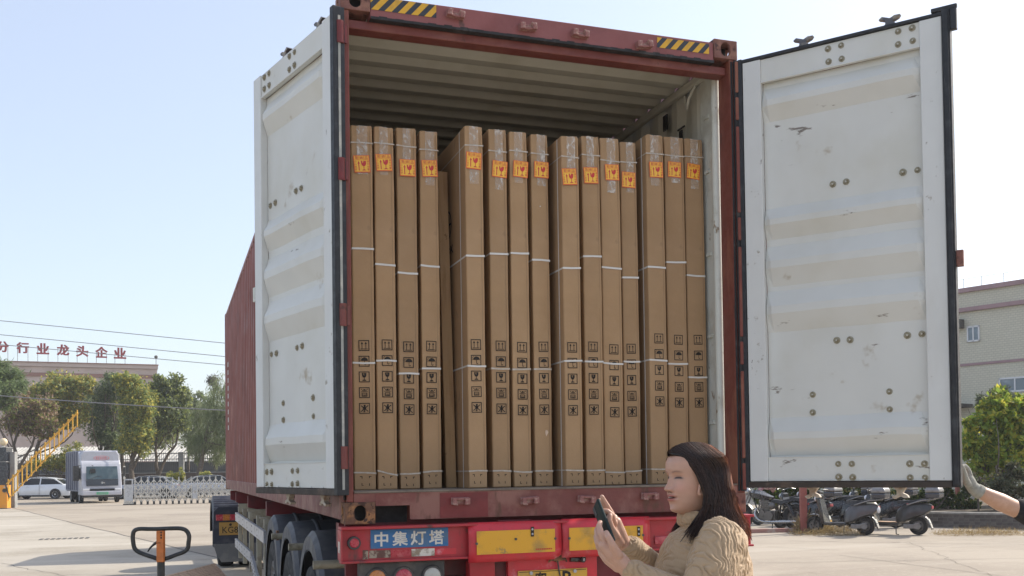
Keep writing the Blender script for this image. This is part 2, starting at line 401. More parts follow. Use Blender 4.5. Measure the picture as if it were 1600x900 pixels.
# ------------------------------------------------------------------ object helpers
def tag(o, label=None, cat=None, group=None, kind=None):
    if label: o['label'] = label
    if cat: o['category'] = cat
    if group: o['group'] = group
    if kind: o['kind'] = kind
    return o
def empty(name, loc=(0, 0, 0), rz=0.0, label=None, cat=None, group=None):
    o = bpy.data.objects.new(name, None)
    o.empty_display_size = .2
    o.location = loc; o.rotation_euler = (0, 0, rz)
    col.objects.link(o)
    return tag(o, label, cat, group)
def link_mesh(name, me, parent=None):
    o = bpy.data.objects.new(name, me)
    col.objects.link(o)
    if parent is not None: o.parent = parent
    return o
def kids(o):
    return [c for c in KID.get(o.name, [])]
def copy_tree(o, parent=None, **kw):
    c = o.copy(); col.objects.link(c); c.parent = parent
    for ch in list(o.children): copy_tree(ch, c)
    return c

class MB:
    """collects shapes and links them as ONE mesh object"""
    def __init__(s): s.v = []; s.f = []; s.m = []; s.mi = 0; s.mats = []
    def mat(s, name):
        if name not in s.mats: s.mats.append(name)
        s.mi = s.mats.index(name); return s
    def add(s, vs, fs, T=None):
        k = len(s.v)
        if T is not None: vs = [T @ Vector(p) for p in vs]
        s.v += [tuple(p) for p in vs]
        s.f += [tuple(i + k for i in f) for f in fs]
        s.m += [s.mi] * len(fs)
        return s
    def box(s, a, b, T=None):
        x0, y0, z0 = a; x1, y1, z1 = b
        vs = [(x0, y0, z0), (x1, y0, z0), (x1, y1, z0), (x0, y1, z0), (x0, y0, z1), (x1, y0, z1), (x1, y1, z1), (x0, y1, z1)]
        return s.add(vs, [(0, 3, 2, 1), (4, 5, 6, 7), (0, 1, 5, 4), (1, 2, 6, 5), (2, 3, 7, 6), (3, 0, 4, 7)], T)
    def cbox(s, c, d, T=None):
        return s.box(tuple(c[i] - d[i] / 2 for i in range(3)), tuple(c[i] + d[i] / 2 for i in range(3)), T)
    def bar(s, p, q, w, h, up=(0, 0, 1)):
        p, q = Vector(p), Vector(q); d = (q - p).normalized(); up = Vector(up)
        if abs(d.dot(up)) > .98: up = Vector((0, 1, 0))
        x = d.cross(up).normalized() * (w / 2); y = x.cross(d).normalized() * (h / 2)
        vs = [p - x - y, p + x - y, p + x + y, p - x + y, q - x - y, q + x - y, q + x + y, q - x + y]
        return s.add(vs, [(0, 3, 2, 1), (4, 5, 6, 7), (0, 1, 5, 4), (1, 2, 6, 5), (2, 3, 7, 6), (3, 0, 4, 7)])
    def quad(s, a, b, c, d): return s.add([a, b, c, d], [(0, 1, 2, 3)])
    def loft(s, rings, closed=True, cap0=True, cap1=True, T=None):
        n = len(rings[0]); vs = [p for r in rings for p in r]; fs = []
        for i in range(len(rings) - 1):
            for j in range(n if closed else n - 1):
                k = (j + 1) % n
                fs.append((i * n + j, i * n + k, (i + 1) * n + k, (i + 1) * n + j))
        if cap0: fs.append(tuple(range(n - 1, -1, -1)))
        if cap1: fs.append(tuple((len(rings) - 1) * n + j for j in range(n)))
        return s.add(vs, fs, T)
    def tube(s, pts, r, n=8, caps=True, closed=False):
        pts = [Vector(p) for p in pts]
        if not hasattr(r, '__len__'): r = [r] * len(pts)
        rings = []; up = None
        for i, p in enumerate(pts):
            if closed: d = (pts[(i + 1) % len(pts)] - pts[i - 1])
            else: d = (pts[min(i + 1, len(pts) - 1)] - pts[max(i - 1, 0)])
            d = d.normalized() if d.length > 1e-9 else Vector((0, 0, 1))
            if up is None:
                up = Vector((0, 0, 1)) if abs(d.z) < .9 else Vector((1, 0, 0))
            x = d.cross(up).normalized(); up = x.cross(d).normalized()
            rings.append([p + (x * math.cos(2 * math.pi * k / n) + up * math.sin(2 * math.pi * k / n)) * r[i] for k in range(n)])
        if closed: rings.append(rings[0])
        return s.loft(rings, True, caps and not closed, caps and not closed)
    def cyl(s, p, q, r, r2=None, n=16, caps=True): return s.tube([p, q], [r, r if r2 is None else r2], n, caps)
    def ball(s, c, r, nu=12, nv=8, T=None):
        if not hasattr(r, '__len__'): r = (r, r, r)
        vs = [(c[0], c[1], c[2] - r[2])]; fs = []
        for i in range(1, nv):
            a = math.pi * i / nv - math.pi / 2
            for j in range(nu):
                b = 2 * math.pi * j / nu
                vs.append((c[0] + r[0] * math.cos(a) * math.cos(b), c[1] + r[1] * math.cos(a) * math.sin(b), c[2] + r[2] * math.sin(a)))
        vs.append((c[0], c[1], c[2] + r[2])); t = len(vs) - 1
        for j in range(nu):
            k = (j + 1) % nu
            fs.append((0, 1 + k, 1 + j))
            for i in range(nv - 2):
                a, b = 1 + i * nu, 1 + (i + 1) * nu
                fs.append((a + j, a + k, b + k, b + j))
            fs.append((1 + (nv - 2) * nu + j, 1 + (nv - 2) * nu + k, t))
        return s.add(vs, fs, T)
    def prism(s, poly, y0, y1, T=None):
        """poly of (x, z) extruded along y"""
        n = len(poly)
        vs = [(x, y0, z) for x, z in poly] + [(x, y1, z) for x, z in poly]
        fs = [tuple(range(n)), tuple(range(2 * n - 1, n - 1, -1))] + [(i, i + n, (i + 1) % n + n, (i + 1) % n) for i in range(n)]
        return s.add(vs, fs, T)
    def plate(s, poly, hole, y0, y1, T=None):
        """(x, z) polygon plate with one hole, both given as equal-length loops, thickness y0..y1"""
        n = len(poly)
        vs = [(x, y0, z) for x, z in poly] + [(x, y0, z) for x, z in hole] + [(x, y1, z) for x, z in poly] + [(x, y1, z) for x, z in hole]
        fs = []
        for i in range(n):
            k = (i + 1) % n
            fs += [(i, k, n + k, n + i), (2 * n + k, 2 * n + i, 3 * n + i, 3 * n + k), (i, 2 * n + i, 2 * n + k, k), (n + i, n + k, 3 * n + k, 3 * n + i)]
        return s.add(vs, fs, T)
    def mesh_in(s, me, T):
        return s.add([v.co for v in me.vertices], [tuple(p.vertices) for p in me.polygons], T)
    def mesh(s, name, smooth=None):
        me = bpy.data.meshes.new(name)
        me.from_pydata(s.v, [], s.f)
        for mn in s.mats: me.materials.append(MATS[mn])
        if len(s.mats) > 1: me.polygons.foreach_set('material_index', s.m)
        bm = bmesh.new(); bm.from_mesh(me); bmesh.ops.recalc_face_normals(bm, faces=bm.faces); bm.to_mesh(me); bm.free()
        if smooth is not None:
            me.polygons.foreach_set('use_smooth', [True] * len(me.polygons))
            me.set_sharp_from_angle(angle=R(smooth))
        me.update()
        return me
    def build(s, name, mat=None, parent=None, smooth=None, bevel=0, kind=None, label=None):
        if mat and mat not in s.mats: s.mats.insert(0, mat) if not s.mats else s.mats.append(mat)
        o = link_mesh(name, s.mesh(name, smooth), parent)
        if bevel:
            b = o.modifiers.new('bevel', 'BEVEL'); b.width = bevel; b.segments = 2; b.limit_method = 'ANGLE'; b.angle_limit = R(40)
        if kind: o['kind'] = kind
        if label: o['label'] = label
        return o
def mb(mat): return MB().mat(mat)

def oval(w, h, n=24, cx=0, cz=0):
    """stadium/oval loop of (x, z), starting at angle of a rectangle corner"""
    r = min(w, h) / 2; out = []
    for k in range(n):
        a = 2 * math.pi * k / n + math.pi / 4
        x, z = math.cos(a) * r, math.sin(a) * r
        x += math.copysign((w / 2 - r), x) if w > h else 0
        z += math.copysign((h / 2 - r), z) if h > w else 0
        out.append((cx + x, cz + z))
    return out
def rect_loop(w, h, n=24, cx=0, cz=0, r=0.0):
    out = []
    for k in range(n):
        a = 2 * math.pi * k / n + math.pi / 4
        c, s_ = math.cos(a), math.sin(a); t = 1 / max(abs(c) , abs(s_))
        x, z = c * t * w / 2, s_ * t * h / 2
        out.append((cx + x, cz + z))
    return out
_txt = {}
def text_mesh(body, size=1.0, bold=0.0):
    key = (body, bold)
    if key not in _txt:
        cu = bpy.data.curves.new('txt', 'FONT'); cu.body = body; cu.size = 1.0; cu.offset = bold
        cu.align_x = 'CENTER'; cu.align_y = 'CENTER'; cu.resolution_u = 2; cu.fill_mode = 'FRONT'
        o = bpy.data.objects.new('txt', cu); col.objects.link(o)
        dg = bpy.context.evaluated_depsgraph_get(); dg.update()
        me = bpy.data.meshes.new_from_object(o.evaluated_get(dg))
        bpy.data.objects.remove(o)
        # centre on the real outline
        if len(me.vertices):
            a = np.array([v.co[:] for v in me.vertices]); c = (a.min(0) + a.max(0)) / 2
            for v in me.vertices: v.co -= Vector(c)
            me['w'] = float(np.ptp(a[:, 0])); me['h'] = float(np.ptp(a[:, 1]))
        _txt[key] = me
    return _txt[key]
def text_into(m_, body, x, z, h, y, bold=0.0, w=None, extrude=0.0):
    """upright lettering facing -Y, fitted to height h (and width w) around (x, z)"""
    me = text_mesh(body, 1.0, bold)
    if not len(me.vertices): return
    s1 = h / me['h']; s0 = s1 if w is None else w / me['w']
    T = Matrix(((s0, 0, 0, x), (0, 0, 1, y), (0, s1, 0, z), (0, 0, 0, 1)))
    m_.mesh_in(me, T)
    if extrude:                                   # side walls and a back
        k = len(m_.v) - len(me.vertices)
        ed = {}
        for p in me.polygons:
            vs = list(p.vertices)
            for i in range(len(vs)):
                a, b = vs[i], vs[(i + 1) % len(vs)]
                ed[(min(a, b), max(a, b))] = ed.get((min(a, b), max(a, b)), 0) + 1
        n0 = len(m_.v)
        for v in me.vertices:
            q = T @ v.co; m_.v.append((q.x, q.y + extrude, q.z))
        for (a, b), c in ed.items():
            if c == 1: m_.f.append((k + a, k + b, n0 + b, n0 + a)); m_.m.append(m_.mi)
def remesh(m_, voxel, smooth_it=4, smooth_f=.5):
    """unite overlapping shapes into one continuous skin"""
    me = m_.mesh('tmp')
    o = bpy.data.objects.new('tmp', me); col.objects.link(o)
    r = o.modifiers.new('r', 'REMESH'); r.mode = 'VOXEL'; r.voxel_size = voxel; r.use_smooth_shade = True
    if smooth_it:
        s_ = o.modifiers.new('s', 'SMOOTH'); s_.iterations = smooth_it; s_.factor = smooth_f
    dg = bpy.context.evaluated_depsgraph_get(); dg.update()
    out = bpy.data.meshes.new_from_object(o.evaluated_get(dg))
    bpy.data.objects.remove(o)
    return out
def wheel(parent, c, r, w, axis='x', tyre='tyre', rim='alloy', name='wheel', spokes=5, seg=24):
    """tyre with a rim as its sub-part"""
    def ring(prof, n=seg):
        rings = []
        for k in range(n + 1):
            a = 2 * math.pi * k / n
            rr = []
            for (off, rad) in prof:
                p = (off, rad * math.cos(a), rad * math.sin(a))
                rr.append((c[0] + p[0], c[1] + p[1], c[2] + p[2]) if axis == 'x' else (c[0] + p[1], c[1] + p[0], c[2] + p[2]))
            rings.append(rr)
        return rings
    t = mb(tyre)
    ri = r * .62
    t.loft(ring([(-w / 2 * .8, ri), (-w / 2, r * .8), (-w / 2 * .9, r * .95), (-w / 2 * .55, r), (w / 2 * .55, r), (w / 2 * .9, r * .95), (w / 2, r * .8), (w / 2 * .8, ri)]), True, False, False)
    o = t.build(name, None, parent, smooth=40)
    q = mb(rim)
    q.loft(ring([(-w * .30, ri * .2), (-w * .34, ri * .55), (-w * .28, ri * .8), (-w * .42, ri * .98), (w * .42, ri * .98), (w * .28, ri * .8), (w * .34, ri * .55), (w * .30, ri * .2)]), True, False, False)
    for sgn in (-1, 1):
        a_ = [c[0], c[1], c[2]]; b_ = list(a_); i = 0 if axis == 'x' else 1
        a_[i] += sgn * w * .2; b_[i] += sgn * w * .4
        q.cyl(a_, b_, ri * .24, n=10)
        q.mat('tyre')
        for k in range(spokes):
            a = 2 * math.pi * k / spokes
            p = [c[0], c[1], c[2]]; p[i] += sgn * w * .345
            j = 1 if axis == 'x' else 0
            p[j] += math.cos(a) * ri * .58; p[2] += math.sin(a) * ri * .58
            p2 = list(p); p2[i] += sgn * w * .02
            q.cyl(p, p2, ri * .15, n=8)
        q.mat(rim)
    q.build('rim', None, o, smooth=40)
    return o

# ------------------------------------------------------------------ sky dome is the world; ground
def sheet(name, pts, z, mat, kind='structure'):
    b = mb(mat); b.add([(x, y, z) for x, y in pts], [tuple(range(len(pts)))])
    return b.build(name, None, None, kind=kind)
sheet('ground', [(-900, -300), (900, -300), (900, 1500), (-900, 1500)], 0.0, 'concrete')
j1, j2 = gnd(15, 793), gnd(290, 860)
jd = (j2 - j1).normalized()
ja, jb = j1 - jd * 4, j2 + jd * 22
sheet('pale_concrete_slab', [(ja.x, ja.y), (jb.x, jb.y), (-40, jb.y), (-60, ja.y)], 0.004, 'concrete_pale')
def groove(name, pts, w, z=0.008, mat='joint'):
    b = mb(mat)
    for i in range(len(pts) - 1):
        a, c = Vector((pts[i][0], pts[i][1], z)), Vector((pts[i + 1][0], pts[i + 1][1], z))
        d = (c - a).normalized(); n = Vector((-d.y, d.x, 0)) * w / 2
        b.quad(a - n, c - n, c + n, a + n)
    return b.build(name, None, None, kind='structure')
def wob(a, b, n, amp):
    return [(a[0] + (b[0] - a[0]) * i / n + rng.normal() * amp, a[1] + (b[1] - a[1]) * i / n + rng.normal() * amp) for i in range(n + 1)]
groove('slab_joint', wob(ja, jb, 30, .03), .05)
for (u0, v0, u1, v1, w_) in ((-60, 838, 150, 826, .022), (-40, 872, 120, 905, .014), (60, 800, 345, 806, .02), (150, 812, 345, 822, .015), (1230, 846, 1640, 852, .02), (1420, 848, 1560, 905, .008)):
    a_, c_ = gnd(u0, v0), gnd(u1, v1)
    groove('yard_crack', wob(a_, c_, 26, .03), w_)
for (u0, v0, u1, v1) in ((1180, 880, 1600, 873), (1200, 855, 1312, 860), (1312, 868, 1600, 905)):
    groove('yard_joint', wob(gnd(u0, v0), gnd(u1, v1), 14, .012), .016)
g = gnd(100, 842)
dr = mb('drain_iron')
for k in range(9): dr.box((g.x - .55 + k * .13, g.y - .25, .005), (g.x - .47 + k * .13, g.y + .25, .012))
dr.build('drain_grating', None, None, kind='structure')

# ------------------------------------------------------------------ shipping container
HB = 1.308
CW, CL, CH = 2.438, 12.19, 2.896
cont = empty('shipping_container', (0, 0, HB), 0, 'red forty foot shipping container on the trailer, its white-lined rear doors standing open', 'shipping container')

def casting_mesh(mat, name):
    b = mb(mat); w, d, h, t = .162, .178, .118, .028
    b.plate(rect_loop(w, h), oval(.064, .084), 0, t, Matrix.Translation((w / 2, 0, h / 2)))
    # side plates carry a hole too
    Rz = Matrix.Rotation(R(90), 4, 'Z')
    for x in (0, w - t):
        b.plate(rect_loop(d - 2 * t - .002, h), oval(.05, .07), -t, 0, Matrix.Translation((x, d / 2, h / 2)) @ Rz)
    b.box((.001, d - t, .001), (w - .001, d - .001, h - .001))
    b.mat('black_grime_shade').box((t + .001, .09, .019), (w - t - .001, .1, h - .017)); b.mat(mat)  # black sheet stands in for the shade inside the hollow casting
    b.box((t, t, .001), (w - t, d - t, .018)); b.box((t, t, h - .016), (w - t, d - t, h - .001))
    return b.mesh(name)
me_r, me_p = casting_mesh('rust', 'corner_casting'), casting_mesh('rust_red', 'corner_casting')
for (x, y, z) in ((0, -.006, 0), (CW - .162, -.006, 0), (0, -.006, CH - .118), (CW - .162, -.006, CH - .118), (0, CL - .178, 0), (CW - .162, CL - .178, 0), (0, CL - .178, CH - .118), (CW - .162, CL - .178, CH - .118)):
    o = link_mesh('corner_casting', me_r if (z == 0 and x == 0) else me_p, cont); o.location = (x, y, z)
    bv = o.modifiers.new('bevel', 'BEVEL'); bv.width = .006; bv.segments = 2; bv.limit_method = 'ANGLE'
# rear posts
b = mb('post_red'); b.box((.012, 0, .118), (.047, .13, CH - .118)); b.box((0, .055, .118), (.012, .13, CH - .118))
b.mat('black_grime_shade').box((-.001, .03, .13), (.011, .054, CH - .13))
b.build('corner_post', None, cont, bevel=.006)
b = mb('post_red'); b.box((2.385, .002, .118), (2.438, .13, CH - .118))
b.mat('black_grime_shade').box((2.388, -.004, .13), (2.402, .001, CH - .13))
b.build('corner_post', None, cont, bevel=.005)
b = mb('post_red')
for z0, z1 in ((.14, .30), (.33, .86), (.90, 1.04), (1.07, 1.62), (1.66, 1.80), (1.83, 2.36), (2.40, 2.54), (2.57, 2.76)): b.box((2.408, -.030, z0), (2.434, -.004, z1))
b.mat('black_grime_shade').box((2.404, -.022, .13), (2.4385, -.0015, 2.77))
b.build('hinge_column', None, cont, bevel=.006)
for x in (0, CW - .06):
    mb('red_paint').box((x, CL - .14, .118), (x + .06, CL - .003, CH - .118)).build('corner_post', None, cont, bevel=.01)
# white door-frame lining behind the right post, and the left one
b = mb('cream_light'); b.cyl((2.372, .165, .18), (2.372, .165, 2.78), .026, n=12)
b.box((2.379, .195, .18), (2.398, .36, 2.78))
for z in (.55, 1.1, 1.62, 2.15, 2.5): b.box((2.366, .25, z), (2.380, .30, z + .02))
b.build('post_lining', None, cont, smooth=40)
mb('cream').box((.040, .135, .18), (.052, .36, 2.78)).build('post_lining', None, cont, bevel=.004)
# header
b = mb('red_faded'); b.box((.163, 0, 2.748), (2.275, .10, 2.872)); b.build('header', None, cont, bevel=.006)
b = mb('red_paint'); b.box((.048, .045, 2.697), (2.384, .14, 2.7465)); b.build('header_lip', None, cont, bevel=.006)
b = mb('black_grime_shade')
for k in range(46):
    x0 = .165 + k * .0459; h = .010 + .012 * abs(mnoise.noise((k * .5, 0, 3))) + (.016 if 9 < k < 20 else 0) * abs(mnoise.noise((k * .9, 4, 0)))
    b.box((x0, -.003, 2.744), (x0 + .0459, .0445, 2.748 + h))
b.build('header_seal', None, cont)
# hazard stripes
def hazard(name, x0, x1, z0, z1, y):
    b = mb('hazard_black'); b.box((x0, y - .001, z0), (x1, y - .0002, z1)); b.mat('hazard_yellow')
    h = z1 - z0; st = .074; x = x0 - h
    while x < x1:
        poly = [(x, z0), (x + st * .52, z0), (x + st * .52 + h * .9, z1), (x + h * .9, z1)]
        cl = []
        for (px, pz) in poly: cl.append((min(max(px, x0), x1), pz))
        # clip sloping edges at the ends
        def clip(pl, lim, keep_less):
            out = []
            for i in range(len(pl)):
                p, q = pl[i], pl[(i + 1) % len(pl)]
                pin = (p[0] <= lim) if keep_less else (p[0] >= lim); qin = (q[0] <= lim) if keep_less else (q[0] >= lim)
                if pin: out.append(p)
                if pin != qin:
                    t = (lim - p[0]) / (q[0] - p[0]); out.append((lim, p[1] + (q[1] - p[1]) * t))
            return out
        pl = clip(clip(poly, x1, True), x0, False) if True else cl
        if len(pl) > 2: b.prism(pl, y - .0018, y - .0009)
        x += st
    return b.build(name, None, cont)
hazard('hazard_stripe', .165, .533, 2.795, 2.866, -.001)
hazard('hazard_stripe', 1.893, 2.243, 2.795, 2.856, -.001)
# sill with forklift pocket, patch of newer paint, worn threshold
b = mb('red_sill'); b.box((.163, 0, .098), (.362, .12, .165)); b.box((.362, 0, .018), (2.275, .12, .165)); b.box((.0485, .001, .1185), (.1625, .12, .1645)); b.box((2.2755, .001, .1185), (2.384, .12, .1645)); b.box((.352, -.004, .02), (.362, .02, .105)); b.box((.165, -.004, .096), (.352, .02, .106))
b.mat('red_patch').box((.52, -.0022, .022), (.795, -.0005, .158))
b.mat('black_grime_shade').box((.163, .12, .0), (.362, .16, .098))  # black plate stands in for the shade inside the fork pocket
b.build('door_sill', None, cont)
b = mb('floor_wood'); b.box((.05, -.006, .1655), (2.384, .30, .1765)); b.build('threshold', None, cont, bevel=.004)
mb('floor_wood').box((.05, .301, .14), (2.384, CL - .06, .178)).build('floor', None, cont)
# cam keepers on header and sill
k_ = mb('keeper')
k_.box((-.052, -.012, -.020), (.052, -.0005, .020))
k_.prism([(-.05, -.018), (-.018, -.018), (-.022, .0), (-.018, .02), (-.05, .02)], -.040, -.012)
k_.prism([(.05, -.018), (.022, -.018), (.026, .0), (.018, .024), (.05, .02)], -.040, -.012)
k_.box((-.02, -.034, -.019), (.024, -.012, -.005))
kme = k_.mesh('cam_keeper')
for (x, z, ry) in ((.639, 2.822, 6), (1.066, 2.805, -4), (1.389, 2.805, 3), (1.799, 2.791, -7), (.633, .112, 180), (1.037, .106, 176), (1.384, .105, 183), (1.786, .114, 180)):
    o = link_mesh('cam_keeper', kme, cont); o.location = (x, -.001, z); o.rotation_euler = (0, R(ry), 0)
    bv = o.modifiers.new('bevel', 'BEVEL'); bv.width = .004; bv.segments = 2; bv.limit_method = 'ANGLE'
# corrugated roof, side walls, front wall: outer skin red, inner skin cream, 4 mm apart
def corr(length, pitch, depth, flat=.34, slope=.16):
    """(along, offset) points of a trapezoid corrugation"""
    out = []; s_ = 0.0
    while s_ < length:
        for (t, o) in ((0, 0), (flat, 0), (flat + slope, 1), (2 * flat + slope, 1)):
            out.append((min(s_ + t * pitch, length), o * depth))
        s_ += pitch
    out.append((length, 0)); return out
def skin(b, P, a0, a1, to):
    n = len(P); vs = [to(s_, o, a0) for s_, o in P] + [to(s_, o, a1) for s_, o in P]
    b.add(vs, [(i, i + 1, n + i + 1, n + i) for i in range(n - 1)])
P = corr(CL - .20, .2085, .036, .3, .2)
b = mb('cream'); skin(b, P, .055, 2.383, lambda s_, o, a: (a, .12 + s_, 2.812 + o))
b.mat('red_side'); skin(b, P, .055, 2.383, lambda s_, o, a: (a, .12 + s_, 2.818 + o))
b.build('roof_panel', None, cont)
P = corr(CL - .30, .278, .036, .26, .24)
b = mb('red_side'); skin(b, P, .16, 2.815, lambda s_, o, a: (.004 + .036 - o, .15 + s_, a))
b.mat('cream'); skin(b, P, .16, 2.815, lambda s_, o, a: (.010 + .036 - o, .15 + s_, a))
b.build('side_wall', None, cont)
b = mb('red_side'); skin(b, P, .16, 2.815, lambda s_, o, a: (2.434 - .036 + o, .15 + s_, a))
b.mat('cream'); skin(b, P, .16, 2.815, lambda s_, o, a: (2.428 - .036 + o, .15 + s_, a))
b.build('side_wall', None, cont)
P = corr(CW - .1, .25, .04, .26, .24)
b = mb('red_side'); skin(b, P, .12, 2.82, lambda s_, o, a: (.05 + s_, CL - .045 + o, a))
b.mat('cream'); skin(b, P, .12, 2.82, lambda s_, o, a: (.05 + s_, CL - .052 + o, a))
b.build('front_wall', None, cont)
for x in (.0, CW - .045):
    mb('red_sill').box((x, .131, .018), (x + .045, CL - .18, .16)).build('bottom_side_rail', None, cont, bevel=.008)
    mb('red_side').box((x, .131, 2.816), (x + .06, CL - .18, 2.874)).build('top_side_rail', None, cont, bevel=.008)
mb('cream').box((2.345, .145, 2.755), (2.385, CL - .2, 2.808)).build('inner_top_rail', None, cont, bevel=.012)
mb('cream').box((.055, .145, 2.755), (.09, CL - .2, 2.808)).build('inner_top_rail', None, cont, bevel=.012)
b = mb('cream_light'); b.tube([(2.366, .40, 2.76), (2.33, .42, 2.68), (2.345, .48, 2.63), (2.37, .53, 2.66), (2.372, .56, 2.74)], .009, 8)
b.build('lashing_ring', None, cont, smooth=60)
def onX(u, v, X):
    d = ray(u, v); return CAM + d * ((X - CAM.x) / d.x)
for (u0, v0, u1, v1) in ((1037, 178, 1043, 206), (1059, 198, 1070, 203), (1062, 203, 1066, 222)):
    p, q = onX(u1, v0, 2.388), onX(u0, v1, 2.388)
    mb('black_grime_shade').box((2.383, min(p.y, q.y), min(p.z, q.z) - HB), (2.391, max(p.y, q.y), max(p.z, q.z) - HB)).build('lashing_slot', None, cont)
# small vertical marking near the front of the left wall
b = mb('door_frame_white')
for k in range(9): b.box((-.0005, 11.25, 1.95 - k * .125), (.0035, 11.38, 2.02 - k * .125))
b.build('side_marking', None, cont)

# ------------------------------------------------------------------ the two door leaves
DH = 2.618
def door(sgn, hx, hy, ang, z0, x_in, x_out, jam):
    """x runs from the hinge to the free edge; the white inside faces +y*sgn"""
    d = empty('container_door', (hx, hy, z0 - HB), ang); d.parent = cont
    Y = lambda n: n * sgn
    def bx(b, x0, x1, n0, n1, za, zb): b.box((x0, min(Y(n0), Y(n1)), za), (x1, max(Y(n0), Y(n1)), zb))
    fw = .112
    xa, xb = x_in + fw, x_out - .116
    for (p, q) in ((x_in, xa), (xb, x_out)):
        b = mb('door_frame_white'); bx(b, p, q, -.046, 0, .036, DH - .026); b.build('frame_post', None, d, bevel=.004)
    rt, rb = DH * .064, DH * .066
    b = mb('door_white'); bx(b, xa, xb, -.046, -.010, DH - .026 - rt + .03, DH - .027); bx(b, xa, xb, -.03, -.003, DH - rt - .004, DH - rt + .004); b.build('top_rail', None, d, bevel=.002)
    b = mb('door_white'); bx(b, xa, xb, -.046, -.010, .037, .036 + rb - .03); bx(b, xa, xb, -.03, -.006, rb + .004, rb + .009)
    for k in range(6): bx(b, xa + .05 + k * .16, xa + .09 + k * .16, -.01, -.004, .037, .045)
    b.build('bottom_rail', None, d, bevel=.002)
    # ribbed inner sheet
    FL_ = -.044
    prof = [(DH - rt, FL_)]
    for (t0, t1) in ((.079, .156), (.357, .430), (.446, .539), (.550, .644), (.840, .927)):
        za, zb = DH * (1 - t0), DH * (1 - t1); h = za - zb
        prof += [(za, FL_), (za - h * .38, .0), (za - h * .56, .0), (zb, FL_)]
    prof += [(rb, FL_)]
    n = 25; vs = []; fs = []
    for (z, o) in prof:
        for k in range(n):
            t = k / (n - 1); x = xa + .002 + (xb - xa - .004) * t
            dent = .004 * mnoise.noise((x * 4 + 9 * sgn, z * 3, 1.0))
            e = 1.0 if 0 < k < n - 1 else .55
            vs.append((x, Y(FL_ + (o - FL_) * e + dent), z + .006 * mnoise.noise((x * 3, z * 2, 7 + sgn))))
    for i in range(len(prof) - 1):
        for k in range(n - 1): fs.append((i * n + k, i * n + k + 1, (i + 1) * n + k + 1, (i + 1) * n + k))
    mb('door_white').add(vs, fs).build('door_panel', None, d)
    b = mb('red_side'); bx(b, x_in + .004, x_out - .004, -.062, -.047, .03, DH - .03); b.build('outer_skin', None, d)
    # rubber seal all round
    b = mb('rubber')
    if sgn < 0:
        bx(b, x_out + .002, 1.198, -.05, .012, .0, DH); bx(b, x_out + .012, 1.19, .012, .024, .01, DH - .01)
    if sgn > 0: bx(b, x_in - .060, x_in - .016, -.056, .012, .0, DH)
    else: bx(b, x_in - .030, x_in - .003, -.050, .006, .0, DH)
    bx(b, x_in - .015, x_out + .001, -.05, .004 if sgn < 0 else -.03, DH - .025, DH - .004)
    b.build('door_seal', None, d, bevel=.004)
    b = mb('gasket_brown'); bx(b, x_in - .014, x_out + .001, -.05, .006, -.002, .034); b.build('door_seal', None, d, bevel=.004)
    if sgn > 0: b = mb('door_edge_paint'); bx(b, x_in - .0625, x_in - .0605, -.030, -.016, .03, DH - .05); b.build('seal_strip', None, d)
    if sgn > 0: b = mb('red_patch'); bx(b, x_in - .0155, x_in - .0005, -.046, -.003, .036, DH - .026); b.build('edge_strip', None, d)
    # lock bars outside with cams at both ends
    for x in (.36, .86):
        b = mb('lock_bar'); b.cyl((x, Y(-.095), -.03), (x, Y(-.095), DH + .03), .017, n=10)
        for z in (.35, .95, 1.6, 2.25): bx(b, x - .045, x + .045, -.115, -.062, z, z + .06)
        b.build('lock_bar', None, d, smooth=40)
        for (z, mt, up) in ((DH + .012, 'cam_steel', 1), (-.075, 'cam_beige', -1)):
            s_ = 1 if up > 0 else -1; q = mb(mt); zc = z + .03
            poly = [(-.045, -.03), (.045, -.03), (.03, -.012), (.018, .0), (.05, .012), (.062, .028), (.03, .030), (.004, .018), (-.04, .036), (-.06, .022), (-.022, .008), (-.022, -.012)]
            if up < 0: poly = [(px * .78, .012 - pz * 1.0) for px, pz in poly][::-1]
            q.prism(poly, Y(-.085) - .018, Y(-.085) + .018, Matrix.Translation((x, 0, zc)))
            q.build('lock_cam', None, d, bevel=.003)
    b = mb('cam_steel')
    b.box((.28, min(Y(-.13), Y(-.112)), .93), (.80, max(Y(-.13), Y(-.112)), .97)); b.build('lock_handle', None, d, bevel=.004)
    b = mb('cream_light' if sgn > 0 else 'rust_red'); bx(b, 1.199, 1.235, -.03, .0, 1.20, 1.29); b.build('door_catch', None, d, bevel=.003)
    if sgn < 0:
        b = mb('rubber'); bx(b, 1.10, 1.235, -.012, .008, DH - .002, DH + .022); bx(b, 1.199, 1.232, -.02, .012, DH - .12, DH - .002); b.build('seal_flap', None, d, bevel=.004)
    # hinge blades
    for z in (.14, .90, 1.68, 2.42):
        b = mb('red_patch' if z > 1 else 'red_paint'); b.cyl((-.004, Y(-.030), z), (-.004, Y(-.030), z + .12), .022, n=12)
        bx(b, -.004, .16, -.072, -.058, z + .01, z + .11); b.build('hinge', None, d, smooth=40)
    return d
dl = door(+1, -.037, -.031, R(106.18), 1.465, .050, 1.194, 0)
dr_ = door(-1, 2.442, -.042, R(-52.4), 1.460, .006, 1.152, 0)
